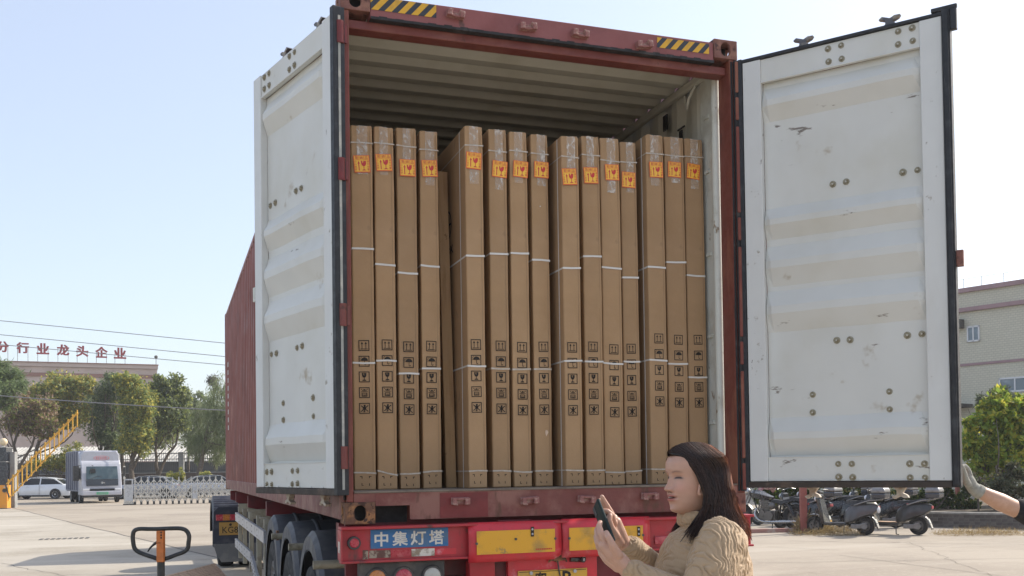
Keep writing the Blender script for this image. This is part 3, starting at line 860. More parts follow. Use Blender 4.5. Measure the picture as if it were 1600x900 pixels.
# bolts, read off the right leaf and mirrored on the left
bolts = []
for (u, v, o) in ((367, 170, 0), (413, 158, 0), (369, 215, 0), (415, 205, 0), (641, 102, 0), (691, 90, 0), (641, 148, 0), (693, 135, 0), (378, 642, 0), (425, 633, 0), (653, 595, 0), (705, 587, 0),
               (392, 339, 380), (439, 337, 380), (669, 319, 380), (721, 314, 380), (307, 531, 380), (307, 594, 380), (578, 520, 380), (579, 583, 380), (403, 776, 380), (451, 776, 380), (405, 822, 380), (454, 823, 380), (683, 775, 380), (735, 775, 380), (684, 824, 380), (737, 824, 380)):
    U, V = 1130 + u / 2.25, v / 2.25 + o
    nrm = Vector((math.sin(R(-52.4)), -math.cos(R(-52.4)), 0)); p0 = Vector((2.442, -.042, 0))
    d = ray(U, V); t = (p0 - CAM).dot(nrm) / d.dot(nrm); p = CAM + d * t
    bolts.append(((p - p0).x * math.cos(R(-52.4)) + (p - p0).y * math.sin(R(-52.4)), p.z - 1.46))
q = mb('bolt_zinc'); q.cyl((0, 0, 0), (0, -.004, 0), .019, n=12); q.cyl((0, -.004, 0), (0, -.012, 0), .013, .010, n=10)
q.mat('door_edge_paint').cyl((0, -.012, 0), (0, -.0135, 0), .005, n=8)
bme = q.mesh('bolt_head')
for (x, z) in bolts:
    rail = z > DH * .93 or z < DH * .07
    for d, s_ in ((dl, 1), (dr_, -1)):
        o = link_mesh('bolt_head', bme, d); o.location = ((x - .042 if x > .85 else x) + (.03 if s_ > 0 else 0), s_ * (-.0105 if rail else -.044), z)
        o.rotation_euler = (0, rng.uniform(0, 3), 0) if s_ < 0 else (0, 0, R(180)); o.scale = (rng.uniform(.9, 1.1),) * 3

# ------------------------------------------------------------------ trailer
tr = empty('semi_trailer', (0, 0, 0), 0, 'red semi-trailer under the container with a blue sign and yellow reflector plates on its bumper', 'trailer')
b = mb('bumper_red'); b.box((-.03, -.034, 1.112), (2.45, .0, 1.282)); b.box((-.032, -.075, 1.2825), (2.452, .05, 1.298)); b.box((-.032, -.065, 1.105), (2.452, .02, 1.118))
b.box((-.034, -.07, 1.1185), (-.026, .05, 1.282))
b.mat('trailer_dark').box((.85, -.02, 1.2985), (1.05, .04, 1.306)); b.box((1.45, -.02, 1.2985), (1.68, .04, 1.306))
b.build('bumper', None, tr, bevel=.004)
mb('tape_white').box((-.0355, -.03, 1.16), (-.0345, .02, 1.22)).build('side_sticker', None, tr)
b = mb('sign_blue'); b.box((.128, -.0375, 1.178), (.555, -.0345, 1.279)); b.mat('sign_white')
for ch, x in zip('中集灯塔', (.186, .288, .388, .490)): text_into(b, ch, x, 1.2275, .078, -.0385, bold=.022, w=.086 if ch != '中' else .074)
b.build('name_sign', None, tr)
for (x0, x1, mt, hh) in ((.085, .115, 'tape_worn', .05), (.12, .235, 'tape_worn', .04), (.237, .345, 'lens_red', .036), (.35, .478, 'tape_white', .040), (.479, .60, 'plate_red', .034)):
    mb(mt).box((x0, -.0362, 1.143 - hh / 2 + .005), (x1, -.0345, 1.143 + hh / 2 + .005)).build('reflective_tape', None, tr)
b = mb('dusty_black'); b.cyl((.038, -.034, 1.213), (.038, -.062, 1.213), .036, .034, n=20); b.mat('lens_red').cyl((.038, -.0622, 1.213), (.038, -.068, 1.213), .025, .020, n=20)
b.build('side_marker_lamp', None, tr, smooth=40)
def refl_plate(x0, x1, z0, z1, yx0, yx1, yz0, yz1, bolts_, mark, tilt):
    b = mb('plate_red'); n = 12; vs = []; fs = []
    for i in range(n + 1):
        for j in range(5):
            s_, t = i / n, j / 4
            e = .010 * (abs(2 * s_ - 1) ** 6) + .012 * (abs(2 * t - 1) ** 4)
            x = x0 + (x1 - x0) * s_; z = z0 + (z1 - z0) * t + tilt * (s_ - .5)
            if s_ > .93 and t < .1: z += .022
            vs.append((x, -.082 + e + .004 * mnoise.noise((x * 5, z * 9, 0)), z))
    for i in range(n):
        for j in range(4): fs.append((i * 5 + j, (i + 1) * 5 + j, (i + 1) * 5 + j + 1, i * 5 + j + 1))
    b.add(vs, fs); o = b.build('reflector_plate', None, tr, smooth=60)
    so = o.modifiers.new('th', 'SOLIDIFY'); so.thickness = .006; so.offset = 1
    y = mb('reflect_yellow'); nn = 8; vs = []
    for i in range(nn + 1):
        s_ = i / nn; x = yx0 + (yx1 - yx0) * s_
        for z in (yz0, yz1): vs.append((x, -.0945 + .0015 * mnoise.noise((x * 7, z, 2)), z + tilt * (s_ - .5)))
    y.add(vs, [(2 * i, 2 * i + 2, 2 * i + 3, 2 * i + 1) for i in range(nn)])
    y.build('yellow_reflector', None, o)
    for (bx_, bz) in bolts_:
        mb('dusty_black').cyl((bx_, -.090, bz), (bx_, -.100, bz), .007, n=10).build('bolt', None, o)
    q = mb('slot_dark'); mx_, mz = mark
    q.box((mx_ - .009, -.0985, mz - .027), (mx_ + .009, -.0972, mz + .027)); q.mat('aluminium')
    for dz in (-.013, .013): q.cyl((mx_, -.0987, mz + dz), (mx_, -.0995, mz + dz), .006, n=10)
    q.build('approval_mark', None, o)
    q = mb('sticker_red')
    for k in range(9): q.box((yx1 - .115 + k * .011, -.0985, yz0 + .014 + tilt * .35), (yx1 - .108 + k * .011, -.0972, yz0 + .021 + tilt * .35))
    q.build('small_print', None, o)
refl_plate(.66, 1.202, 1.084, 1.301, .700, 1.157, 1.127, 1.255, ((.70, 1.188), (.925, 1.205), (1.158, 1.2)), (1.022, 1.243), .0)
refl_plate(1.209, 1.753, 1.09, 1.305, 1.243, 1.70, 1.128, 1.256, ((1.243, 1.198), (1.70, 1.2)), (1.672, 1.222), .0)
mb('lens_red').box((1.80, -.045, 1.138), (1.98, -.0345, 1.185)).build('rear_reflector', None, tr, bevel=.004)
b = mb('dusty_black'); b.box((.07, -.03, .93), (.535, .05, 1.104)); lc = b.build('lamp_cluster', None, tr, bevel=.006)
for x, mt in ((.160, 'lens_orange'), (.304, 'lens_red'), (.462, 'lens_white')):
    q = mb('dusty_black'); q.cyl((x, -.031, 1.018), (x, -.045, 1.018), .060, .055, n=24); q.mat(mt); q.ball((x, -.044, 1.018), (.047, .012, .047), 20, 8)
    q.build('lamp_lens', None, lc, smooth=50)
mb('trailer_red').box((.679, -.02, .5), (.826, .06, 1.083)).build('rear_leg', None, tr, bevel=.005)
mb('trailer_red').box((1.62, -.018, .5), (1.76, .06, 1.10)).build('rear_leg', None, tr, bevel=.005)
mb('trailer_dark').box((.826, .03, .5), (1.62, .06, 1.104)).build('rear_panel', None, tr)
mb('trailer_dark').box((.02, .125, 1.0), (2.42, .16, 1.322)).build('gap_block_plate', None, tr)  # added plate, keeps sunlit ground from showing through the bumper gap
b = mb('plate_red'); b.box((.905, -.012, .55), (1.445, .029, 1.104)); pn = b.build('plate_holder', None, tr, bevel=.004)
b = mb('plate_yellow'); b.box((.96, -.024, .80), (1.377, -.014, 1.020)); b.mat('ink')
for (x0, x1) in ((.966, 1.371),): b.box((x0, -.0246, 1.011), (x1, -.0242, 1.0145))
text_into(b, '粤', 1.095, .967, .085, -.0248, bold=.012); text_into(b, 'B', 1.255, .967, .085, -.0248, bold=.02); b.box((1.172, -.0249, .962), (1.186, -.0245, .974))
text_into(b, '挂', 1.30, .86, .085, -.0248, bold=.012)
b.build('number_plate', None, tr)
for x in (1.035, 1.30): mb('aluminium').cyl((x, -.024, 1.006), (x, -.034, 1.006), .010, n=10).build('plate_screw', None, tr)
b = mb('gloss_black'); b.cyl((1.275, -.02, 1.078), (1.355, -.02, 1.072), .020, n=14); b.cyl((1.335, -.03, 1.073), (1.345, -.055, 1.071), .020, .018, n=16)
b.mat('aluminium').cyl((1.345, -.0555, 1.071), (1.346, -.057, 1.071), .009, n=12)
b.mat('black_plastic').tube([(1.36, -.015, 1.084), (1.42, -.02, 1.092), (1.50, -.02, 1.085), (1.60, -.018, 1.05)], .005, 6)
b.build('reversing_camera', None, tr, smooth=40)
b = mb('rust'); b.cyl((1.195, -.012, 1.077), (1.195, -.03, 1.077), .018, n=10)
for a in range(0, 181, 30): b.tube([(1.195, -.025, 1.077), (1.195 + .045 * math.cos(R(a)), -.035, 1.077 + .022 * math.sin(R(a))), (1.195 + .055 * math.cos(R(a)), -.03, 1.062 + .02 * math.sin(R(a)))], [.010, .008, .004], 6)
b.mat('black_plastic').tube([(1.195, -.03, 1.07), (1.20, -.03, 1.03), (1.21, -.028, .98), (1.20, -.028, .9)], .004, 6)
b.build('broken_lamp_bracket', None, tr, smooth=40)
# main beams and cross members
for x in (.72, 1.58):
    b = mb('trailer_dark'); b.box((x, .06, .92), (x + .14, 11.4, .94)); b.box((x, .06, 1.25), (x + .14, 11.4, 1.275)); b.box((x + .06, .06, .94), (x + .08, 11.4, 1.25)); b.build('main_beam', None, tr)
for y in (.35, 4.9, 7.4, 9.8, 11.2):
    b = mb('trailer_dark'); b.box((.02, y, 1.16), (2.42, y + .10, 1.30)); b.prism([(.02, 1.16), (.7, 1.0), (.7, 1.16)], y + .02, y + .08); b.build('cross_member', None, tr)
for (y, z) in ((.62, 1.045), (1.93, 1.06), (3.2, 1.06)):
    mb('pipe_beige').cyl((-.09, y, z), (.7, y, z), .026, n=14).build('mudguard_tube', None, tr, smooth=40)
# wheels and mudguards
def mudguard(y, x0, x1, mt, r=.66, a0=-8, a1=188, zc=.55):
    b = mb(mt); n = 26; A = [R(a0 + (a1 - a0) * i / n) for i in range(n + 1)]
    prof = [(x0 + .0, r - .12), (x0 + .002, r - .035), (x0 + .03, r), (x0 + .19, r + .006), (x0 + .20, r + .014), (x0 + .215, r + .014), (x0 + .225, r + .006), (x0 + .40, r + .006), (x0 + .41, r + .014), (x0 + .425, r + .014), (x0 + .435, r + .006), (x1, r), (x1, r - .03)]
    b.loft([[(x, y + math.cos(a) * rr, zc + math.sin(a) * rr) for x, rr in prof] for a in A], False, False, False)
    b.loft([[(x, y + math.cos(a) * rr, zc + math.sin(a) * rr) for x, rr in ((x0 + .004, r - .13), (x0 + .03, r - .03), (x1 - .01, r - .025))] for a in A], False, False, False)
    return b.build('mudguard', None, tr, smooth=35)
for y in (1.25, 2.56, 3.87):
    mudguard(y, -.035, .60, 'mudguard_grey'); mudguard(y, 1.84, 2.47, 'mudguard_grey')
    for x in (.10, .43, 2.01, 2.34): wheel(tr, (x, y, .50), .50, .27, 'x', 'tyre', 'hub_grey', 'wheel', 8, 32)
    mb('trailer_dark').cyl((.1, y, .5), (2.34, y, .5), .07, n=12).build('axle', None, tr, smooth=40)
b = mb('rust'); b.box((-.04, 3.30, 1.02), (-.02, 3.36, 1.10)); b.build('mudguard_clip', None, tr)
# side guard rails
def rail(pts, name='side_rail'):
    b = mb('aluminium')
    for i in range(len(pts) - 1): b.bar(pts[i], pts[i + 1], .03, .115); 
    b.mat('slot_dark')
    p, q = Vector(pts[0]), Vector(pts[-1])
    for k in range(6):
        for dz in (-.03, .03):
            c = p.lerp(q, .03 + k * .16) if len(pts) == 2 else Vector(pts[0]).lerp(Vector(pts[1]), .05 + k * .18)
            b.cyl((c.x - .0155, c.y, c.z + dz), (c.x - .018, c.y, c.z + dz), .009, n=8)
    return b.build(name, None, tr)
rail([(-.02, 9.1, .985), (-.02, 4.62, .965)])
rail([(-.02, 9.2, .62), (-.02, 6.35, .64)])
rail([(-.02, 6.3, .62), (-.02, 5.6, .47), (-.02, 4.6, .40)])
for y in (9.0, 8.1, 7.0, 5.9, 5.0):
    mb('beige_steel').box((.0, y - .03, .42), (.05, y + .03, 1.12)).build('rail_post', None, tr, bevel=.004)
for (x0, x1, y, z) in ((.0, .75, 8.9, 1.10), (.0, .75, 7.2, 1.08), (.0, .75, 5.4, 1.06)):
    b = mb('beige_steel'); b.box((x0, y, z - .05), (x1, y + .12, z - .04)); b.box((x0, y, z - .04), (x1, y + .01, z + .05)); b.box((x0, y, z + .05), (x1, y + .12, z + .06)); b.mat('slot_dark').cyl((x0 + .3, y - .001, z), (x0 + .3, y - .006, z), .02, n=8)
    b.build('guard_bracket', None, tr)
for x in (.45, 1.85):
    b = mb('beige_steel'); b.box((x, 9.6, .35), (x + .14, 9.78, 1.2)); b.box((x - .06, 9.55, .28), (x + .2, 9.83, .34)); b.build('landing_leg', None, tr, bevel=.006)

# ------------------------------------------------------------------ tractor unit in front of the trailer
tu = empty('truck_tractor', (0, 11.7, 0), 0, 'truck tractor coupled ahead of the trailer, ribbed dark blue mudguard and yellow plate showing', 'truck')
for x0 in (-.22, 1.86):
    b = mb('mudguard_blue'); n = 22
    x1 = x0 + .80
    A = [R(-20 + 200 * i / (n * 3)) for i in range(n * 3 + 1)]
    def rr(i): return .62 + (.012 if i % 2 else 0)
    b.loft([[(x0, 1.0 - math.cos(a) * (.56), .56 + math.sin(a) * .54), (x0 + .03, 1.0 - math.cos(a) * (rr(i)), .56 + math.sin(a) * (rr(i))), (x1 - .03, 1.0 - math.cos(a) * rr(i), .56 + math.sin(a) * rr(i)), (x1, 1.0 - math.cos(a) * .56, .56 + math.sin(a) * .54)] for i, a in enumerate(A)], False, False, False)
    b.prism([(x0, .42), (x1, .42), (x1, .97), (x1 - .05, 1.02), (x0 + .09, 1.02), (x0 + .02, .95)], .31, .335)
    b.build('mudguard', None, tu, smooth=30)
    mb('flap_grey').prism([(x0 + .005, .42), (x1, .42), (x1, .12), (x0 + .13, .12), (x0 + .05, .27)], .29, .305).build('mud_flap', None, tu)
    b = mb('lens_red'); b.box((x0 + .05, .268, .80), (x0 + .16, .309, .90)); b.mat('lens_orange').box((x0 + .16, .267, .80), (x0 + .27, .309, .90)); b.mat('lens_red').box((x0 + .27, .268, .80), (x0 + .46, .309, .90))
    b.build('tail_light', None, tu, bevel=.006)
    for yy in (.98,):
        for dx in (.23, .57): wheel(tu, (x0 + dx, yy, .50), .50, .27, 'x', 'tyre', 'hub_grey', 'wheel', 8, 24)
b = mb('plate_yellow_dull'); b.box((-.12, .292, .56), (.26, .300, .77)); b.mat('ink'); text_into(b, 'KG8', .055, .645, .105, .2915, bold=.006, w=.25); b.cyl((.06, .2915, .73), (.06, .290, .73), .022, n=10)
b.build('number_plate', None, tu)
for x in (.75, 1.55): mb('trailer_dark').box((x, .35, .80), (x + .09, 6.3, 1.0)).build('chassis_rail', None, tu)
b = mb('trailer_dark'); b.box((.55, .7, 1.02), (1.9, 1.5, 1.08)); b.build('fifth_wheel', None, tu, bevel=.01)
b = mb('trailer_dark'); b.box((.2, .2, 1.06), (.6, .3, 1.10)); b.box((.18, .2, .95), (.24, .26, 1.2)); b.build('hose_bracket', None, tu)
for x in (.85, 3.1): wheel(tu, (x, 5.2 - (x - 1.9) * .17, .5), .5, .29, 'x', 'tyre', 'hub_grey', 'wheel', 8, 24)
b = mb('mudguard_blue')
S_ = Matrix.Translation((1.22, .9, 0)) @ Matrix.Rotation(R(-10), 4, 'Z') @ Matrix.Translation((-1.22, -.9, 0))
b.loft([[(-.03, 3.2, .75), (2.47, 3.2, .75), (2.47, 3.2, 3.2), (-.03, 3.2, 3.2)], [(-.03, 5.4, .75), (2.47, 5.4, .75), (2.47, 5.4, 3.25), (-.03, 5.4, 3.25)], [(.0, 6.3, .5), (2.44, 6.3, .5), (2.40, 6.05, 3.0), (.04, 6.05, 3.0)]], T=S_)
b.mat('windscreen').add([(.12, 6.28, 1.75), (2.32, 6.28, 1.75), (2.3, 6.13, 2.75), (.14, 6.13, 2.75)], [(0, 1, 2, 3)], S_)
b.build('cab', None, tu, bevel=.05)

# ------------------------------------------------------------------ cartons standing in the container
FZ = HB + .178
def icon_frame(b, s=.061, t=.0046):
    h = s / 2
    for (x0, z0, x1, z1) in ((-h, -h, h, -h + t), (-h, h - t, h, h), (-h, -h + t, -h + t, h - t), (h - t, -h + t, h, h - t)):
        b.add([(x0, 0, z0), (x1, 0, z0), (x1, 0, z1), (x0, 0, z1)], [(0, 1, 2, 3)])
def poly(b, pts): b.add([(x, 0, z) for x, z in pts], [tuple(range(len(pts)))])
def arc(cx, cz, r, a0, a1, n=10): return [(cx + r * math.cos(R(a0 + (a1 - a0) * i / n)), cz + r * math.sin(R(a0 + (a1 - a0) * i / n))) for i in range(n + 1)]
def ic_up():
    b = mb('ink'); icon_frame(b)
    for x in (-.011, .011):
        poly(b, [(x - .0018, -.017), (x + .0018, -.017), (x + .0018, .010), (x - .0018, .010)]); poly(b, [(x - .007, .009), (x + .007, .009), (x, .021)])
    poly(b, [(-.020, -.0215), (.020, -.0215), (.020, -.0178), (-.020, -.0178)]); return b.mesh('up_arrows_icon')
def ic_umb():
    b = mb('ink'); icon_frame(b)
    poly(b, arc(.002, .002, .020, 0, 180, 12)); poly(b, [(.0005, -.018), (.0035, -.018), (.0035, .002), (.0005, .002)])
    poly(b, [(.0035, -.018), (.0005, -.018), (.005, -.022), (.011, -.020), (.012, -.014), (.009, -.014), (.008, -.018)])
    for x, z in ((-.022, .016), (-.016, .022), (-.021, .006)): poly(b, [(x - .002, z - .005), (x, z - .005), (x + .002, z + .003), (x, z + .003)])
    return b.mesh('umbrella_icon')
def ic_glass():
    b = mb('ink'); icon_frame(b)
    poly(b, [(-.013, .022), (-.003, .022), (-.005, .012), (.001, .006), (-.001, .022), (.013, .022), (.012, .006), (.007, -.002), (.0018, -.004), (-.0018, -.004), (-.007, -.002), (-.012, .006)])
    poly(b, [(-.0018, -.016), (.0018, -.016), (.0018, -.0035), (-.0018, -.0035)]); poly(b, [(-.012, -.022), (.012, -.022), (.008, -.0155), (-.008, -.0155)])
    return b.mesh('glass_icon')
def ic_stack():
    b = mb('ink'); icon_frame(b); t = .0045
    for (x0, z0, x1, z1) in ((-.016, -.022, .016, -.022 + t), (-.016, -.022, -.016 + t, -.002), (.016 - t, -.022, .016, -.002), (-.016, -.005, .016, -.002), (-.016, -.013, .016, -.0108), (-.020, .003, .020, .006), (-.011, .009, .011, .0115), (-.008, -.0195, .008, -.016)): poly(b, [(x0, z0), (x1, z0), (x1, z1), (x0, z1)])
    poly(b, [(-.020, .020), (-.017, .022), (-.006, .010), (-.009, .010)]); poly(b, [(.020, .020), (.017, .022), (.006, .010), (.009, .010)]); poly(b, [(-.006, .013), (.006, .013), (.006, .019), (-.006, .019)])
    return b.mesh('stacking_icon')
def ic_nohook():
    b = mb('ink'); icon_frame(b)
    poly(b, [(-.022, -.016), (-.019, -.020), (.022, .014), (.019, .018)]); poly(b, [(-.022, .014), (-.019, .018), (.022, -.016), (.019, -.020)])
    poly(b, arc(0, 0, .009, 0, 360, 14)[:-1]); poly(b, [(-.005, .008), (.005, .008), (.007, .020), (-.004, .020)]); poly(b, [(-.003, -.022), (.003, -.022), (.003, -.006), (-.003, -.006)]); poly(b, [(-.010, -.022), (-.004, -.020), (-.004, -.014)])
    return b.mesh('no_hook_icon')
ICONS = [ic_up(), ic_umb(), ic_glass(), ic_stack(), ic_nohook()]
def sticker_mesh():
    b = mb('sticker_orange'); b.add([(-.046, 0, -.046), (.046, 0, -.046), (.046, 0, .046), (-.046, 0, .046)], [(0, 1, 2, 3)])
    b.mat('sticker_yellow'); y = -.0004
    def q(x0, z0, x1, z1, yy=y): b.add([(x0, yy, z0), (x1, yy, z0), (x1, yy, z1), (x0, yy, z1)], [(0, 1, 2, 3)])
    q(-.042, -.041, .042, .020)
    for k in range(3): q(-.041 + k * .0285, .0215, -.016 + k * .0285, .043)
    b.mat('sticker_red'); y = -.0008
    for k, ch in enumerate('易碎品'): text_into(b, ch, -.0285 + k * .0285, .0322, .0185, y, bold=.012)
    for k, ch in enumerate('小心轻放'): text_into(b, ch, -.0355, .0125 - k * .0142, .0115, y, bold=.01)
    for k, ch in enumerate('请勿倒置'): text_into(b, ch, .0355, .0125 - k * .0142, .0115, y, bold=.01)
    P2 = lambda pts: b.add([(x, y, z) for x, z in pts], [tuple(range(len(pts)))])
    P2([(-.021, -.036), (-.0155, -.036), (-.0155, .002), (-.021, .002)]); P2([(-.0255, .001), (-.011, .001), (-.01825, .016)])
    P2([(-.005, .016), (.003, .016), (.004, .004), (.009, .010), (.010, .016), (.025, .016), (.024, .0), (.019, -.010), (.012, -.013), (.008, -.013), (.001, -.010), (-.004, .0)])
    P2([(.008, -.030), (.012, -.030), (.012, -.012), (.008, -.012)]); P2([(-.002, -.036), (.022, -.036), (.015, -.030), (.005, -.030)])
    return b.mesh('fragile_sticker')
STK = sticker_mesh()
# left px, right px, front distance, top px, sticker px, sticker offset, four strap px, first icon px, icon offset
CT = [
 (551.0, 584.5, .30, 197, 257, -.002, (224, 389, 567, 739), 540, .0),
 (587.5, 618.0, .31, 199, 255, -.004, (225, 414, 564, 739), 539, .004),
 (622.5, 653.0, .31, 201, 263, .004, (229, 427, 584, 740), 542, -.002),
 (658.5, 687.0, .33, 206, 264, .002, (235, 416, 576, 737), 541, .0),
 (729.5, 757.5, .20, 198, 252, -.004, (228, 400, 572, 736), 538.5, -.004),
 (766.5, 794.5, .24, 203, 265, .010, (237, 397, 576, 736), 540.6, .002),
 (799.5, 827.0, .25, 207, 265, .010, (237, 396, 577, 737), 542.7, .004),
 (833.0, 859.5, .26, 211, 266, .008, (241, 407, 577, 736), 542, .006),
 (880.5, 907.5, .17, 214, 277, -.008, (246, 419, 564, 735), 543, -.006),
 (912.5, 940.5, .22, 214, 275, -.004, (243, 401, 565, 735), 542, -.006),
 (941.5, 971.5, .25, 217, 270, .010, (252, 419, 568, 738), 546, .004),
 (973.0, 998.0, .28, 223, 282, -.004, (254, 434, 565, 736), 545, -.004),
 (1013.5, 1040.5, .24, 212, 266, .004, (241, 418, 563, 733), 529, .004),
 (1042.5, 1072.5, .28, 215, 266, -.004, (244, 410, 568.5, 735), 531, .004),
 (1074.0, 1102.5, .30, 218, 269, -.010, (246, 431, 589.5, 737), 531, .004),
]
LAB = [
 'brown carton farthest left beside the hinge post, its middle strap highest of all',
 'second upright carton from the left hinge post, its lowest strap slanting down',
 'third upright carton from the left hinge post, its third strap lying over the goblet icon',
 'upright carton standing immediately left of the leaning timber plank',
 'upright carton right of the leaning plank, its left side and dark logo exposed',
 'upright carton second to the right of the timber plank',
 'upright carton third to the right of the plank, crumpled tape below its sticker',
 'upright carton with a pale torn patch near its foot and a white dot above',
 'upright carton with a white vertical cord, next right of the torn-patched carton',
 'second carton to the right of the torn-patched one, middle strap higher than its neighbours',
 'upright carton immediately left of the shortest carton',
 'shortest upright carton, its fragile sticker lowest of all and its top behind its neighbours',
 'third upright carton from the right wall, tallest of the right-hand three',
 'second upright carton from the right wall, between two others above the woman',
 'upright carton at the far right against the container wall, its third strap lowest',
]
slot_b = mb('slot_dark')
for (x, z, w, h) in ((-.026, .066, .013, .004), (-.021, .060, .004, .012), (.022, .066, .014, .004), (.018, .061, .004, .010), (-.022, .022, .004, .014), (-.018, .016, .010, .003), (.018, .020, .004, .014)):
    slot_b.add([(x - w / 2, 0, z - h / 2), (x + w / 2, 0, z - h / 2), (x + w / 2, 0, z + h / 2), (x - w / 2, 0, z + h / 2)], [(0, 1, 2, 3)])
SLOT = slot_b.mesh('handle_slot')
cart_roots = []
for i, (uL, uR, Y, vt, vs, so, straps, vi, io) in enumerate(CT):
    pl, pr_ = onY(uL, 480, Y), onY(uR, 480, Y)
    w = pr_.x - pl.x; xc = (pl.x + pr_.x) / 2; D = 1.15
    uc = (uL + uR) / 2
    zt = onY(uc, vt, Y).z - FZ
    root = empty('carton', (xc, Y, FZ), 0, LAB[i], 'carton', 'upright cartons packed in the container')
    cart_roots.append(root)
    # body: slightly bulged walls, soft corners
    b = mb('cardboard'); rings = []; n = 30; c = .005
    for k in range(n + 1):
        z = zt * k / n; bul = .003 * math.sin(math.pi * k / n)
        j = lambda s_: .0024 * mnoise.noise((i * 3.1 + s_, z * 2.2, s_ * 1.7)) + .0013 * mnoise.noise((i * 5.3 + s_, z * 13, s_ * 2.9)) + (.003 * mnoise.noise((i * 2.7, z * 40, s_)) if z > zt - .12 or z < .08 else 0)
        xl, xr, yf = -w / 2 + j(1) - bul * .3, w / 2 + j(2) + bul * .3, j(3) - bul
        if k == n: yf += .004
        rings.append([(xl + c, yf, z), (xr - c, yf, z), (xr, yf + c, z), (xr, D, z), (xl, D, z), (xl, yf + c, z)])
    b.loft(rings)
    # torn top flaps
    for (x0, x1) in ((-w * .46, -w * .05), (.0, w * .47)):
        h0, h1 = rng.uniform(.001, .007), rng.uniform(.001, .009)
        b.prism([(x0, zt - .002), (x1, zt - .002), (x1, zt + h1), ((x0 + x1) / 2, zt + h0), (x0, zt + .002)], .006, .010)
    box = b.build('box', None, root)
    bv = box.modifiers.new('bevel', 'BEVEL'); bv.width = .002; bv.segments = 1; bv.limit_method = 'ANGLE'; bv.angle_limit = R(30)
    # crease line where the flap closes
    mb('cardboard_edge').box((w / 2 - .0165, -.0042, .08), (w / 2 - .015, -.003, zt - .02)).build('flap_edge', None, root)
    # bottom end flap below the last strap, with its slots
    zb = onY(uc, straps[3], Y).z - FZ
    b = mb('cardboard'); b.box((-w / 2 + .002, -.0065, .004), (w / 2 - .002, -.0035, zb - .004)); b.build('end_flap', None, root, bevel=.0015)
    so_ = link_mesh('handle_slot', SLOT, root); so_['kind'] = 'stuff'; so_.location = (rng.uniform(-.004, .004), -.0075, (zb - .09) + .004); so_.scale = (w / .115, 1, 1)
    # straps round the front and both sides
    for k, v in enumerate(straps):
        z = onY(uc, v, Y).z - FZ
        tl = rng.uniform(-.003, .003) - (.012 if (i == 1 and k == 3) else 0)
        th = (.0075, .0115, .0105, .0085)[k]
        b = mb('strap' if k in (1,) or (k == 2 and i not in (5, 6, 7)) else 'strap_dull'); y = -.0085 if k == 3 else -.0060
        e = .0022
        def strip(p, q, zz0, zz1):
            b.add([(p[0], p[1], zz0 - th / 2), (q[0], q[1], zz1 - th / 2), (q[0], q[1], zz1 + th / 2), (p[0], p[1], zz0 + th / 2)], [(0, 1, 2, 3)])
        m_ = rng.uniform(-.003, .003)
        strip((-w / 2 - e, y), (0, y - .0006), z - tl, z + m_); strip((0, y - .0006), (w / 2 + e, y), z + m_, z + tl)
        strip((-w / 2 - e, y), (-w / 2 - e, .9), z - tl, z - tl); strip((w / 2 + e, y), (w / 2 + e, .9), z + tl, z + tl)
        b.build('strap', None, root)
    if i in (4, 8, 12):                             # upright cord on the exposed side
        yy = .055 if i != 4 else .10
        mb('strap').box((-w / 2 - .0045, yy, .0), (-w / 2 - .0028, yy + .009, zt - .005)).build('strap', None, root)
    # clear tape over the top end
    zl = zt - rng.uniform(.26, .36); tw = w * rng.uniform(.40, .52); tx = rng.uniform(-.006, .008)
    b = mb('clear_tape'); nn = 10
    vs_ = []
    for k in range(nn + 1):
        z = zl + (zt - zl) * k / nn
        for s_ in (-1, 0, 1): vs_.append((tx + s_ * tw / 2 + .002 * mnoise.noise((z * 30, s_, i)), -.0066 - (.001 if s_ == 0 else 0) + .0006 * mnoise.noise((z * 60, s_ * 2, i)), z))
    fs_ = [(3 * k + j, 3 * k + j + 1, 3 * k + j + 4, 3 * k + j + 3) for k in range(nn) for j in (0, 1)]
    b.add(vs_, fs_); b.build('clear_tape', None, root)
    zs = onY(uc, vs, Y).z - FZ
    o = link_mesh('fragile_sticker', STK, root); o.location = (so, -.0095, zs); o.rotation_euler = (0, R(rng.uniform(-5, 5)), 0); o.scale = (1.0, 1, 1.06)
    z0 = onY(uc, vi, Y).z - FZ; z1 = onY(uc, vi + 24.5, Y).z - FZ
    for k in range(5):
        o = link_mesh(ICONS[k].name, ICONS[k], root); o.location = (io, -.0056, z0 + (z1 - z0) * k); o.rotation_euler = (0, R((i * 37 % 7 - 3) * .4), 0)
    if i == 7:
        z = onY(uc, 677, Y).z - FZ
        mb('pallet_wood').add([(.012, -.0058, z + .018), (.022, -.0058, z + .02), (.030, -.0058, z + .006), (.016, -.0058, z - .02), (.009, -.0058, z + .002)], [(0, 1, 2, 3, 4)]).build('torn_patch', None, root)
        z = onY(uc, 323, Y).z - FZ
        mb('strap').ball((-.002, -.006, z), (.004, .002, .004), 8, 5).build('white_dot', None, root)
    if i == 4:                                      # printed logo on the exposed left side
        xl = xc - w / 2
        p = onX(700, 354, xl)
        b = mb('ink'); yl = -(p.y - Y); zl_ = p.z - FZ
        # built facing -Y, then turned to face -X
        lp = MB().mat('ink')
        n = 28
        for r0, r1, sx in ((.080, .092, 1.0), (.080, .092, .45)):
            o_ = [(math.cos(2 * math.pi * k / n) * r1 * sx, math.sin(2 * math.pi * k / n) * r1) for k in range(n)]
            i_ = [(math.cos(2 * math.pi * k / n) * r0 * (sx if sx == 1 else sx * .72), math.sin(2 * math.pi * k / n) * r0) for k in range(n)]
            lp.plate(o_, i_, 0, .0006)
        lp.prism([(-.085, -.006), (.085, -.006), (.085, .006), (-.085, .006)], 0, .0006)
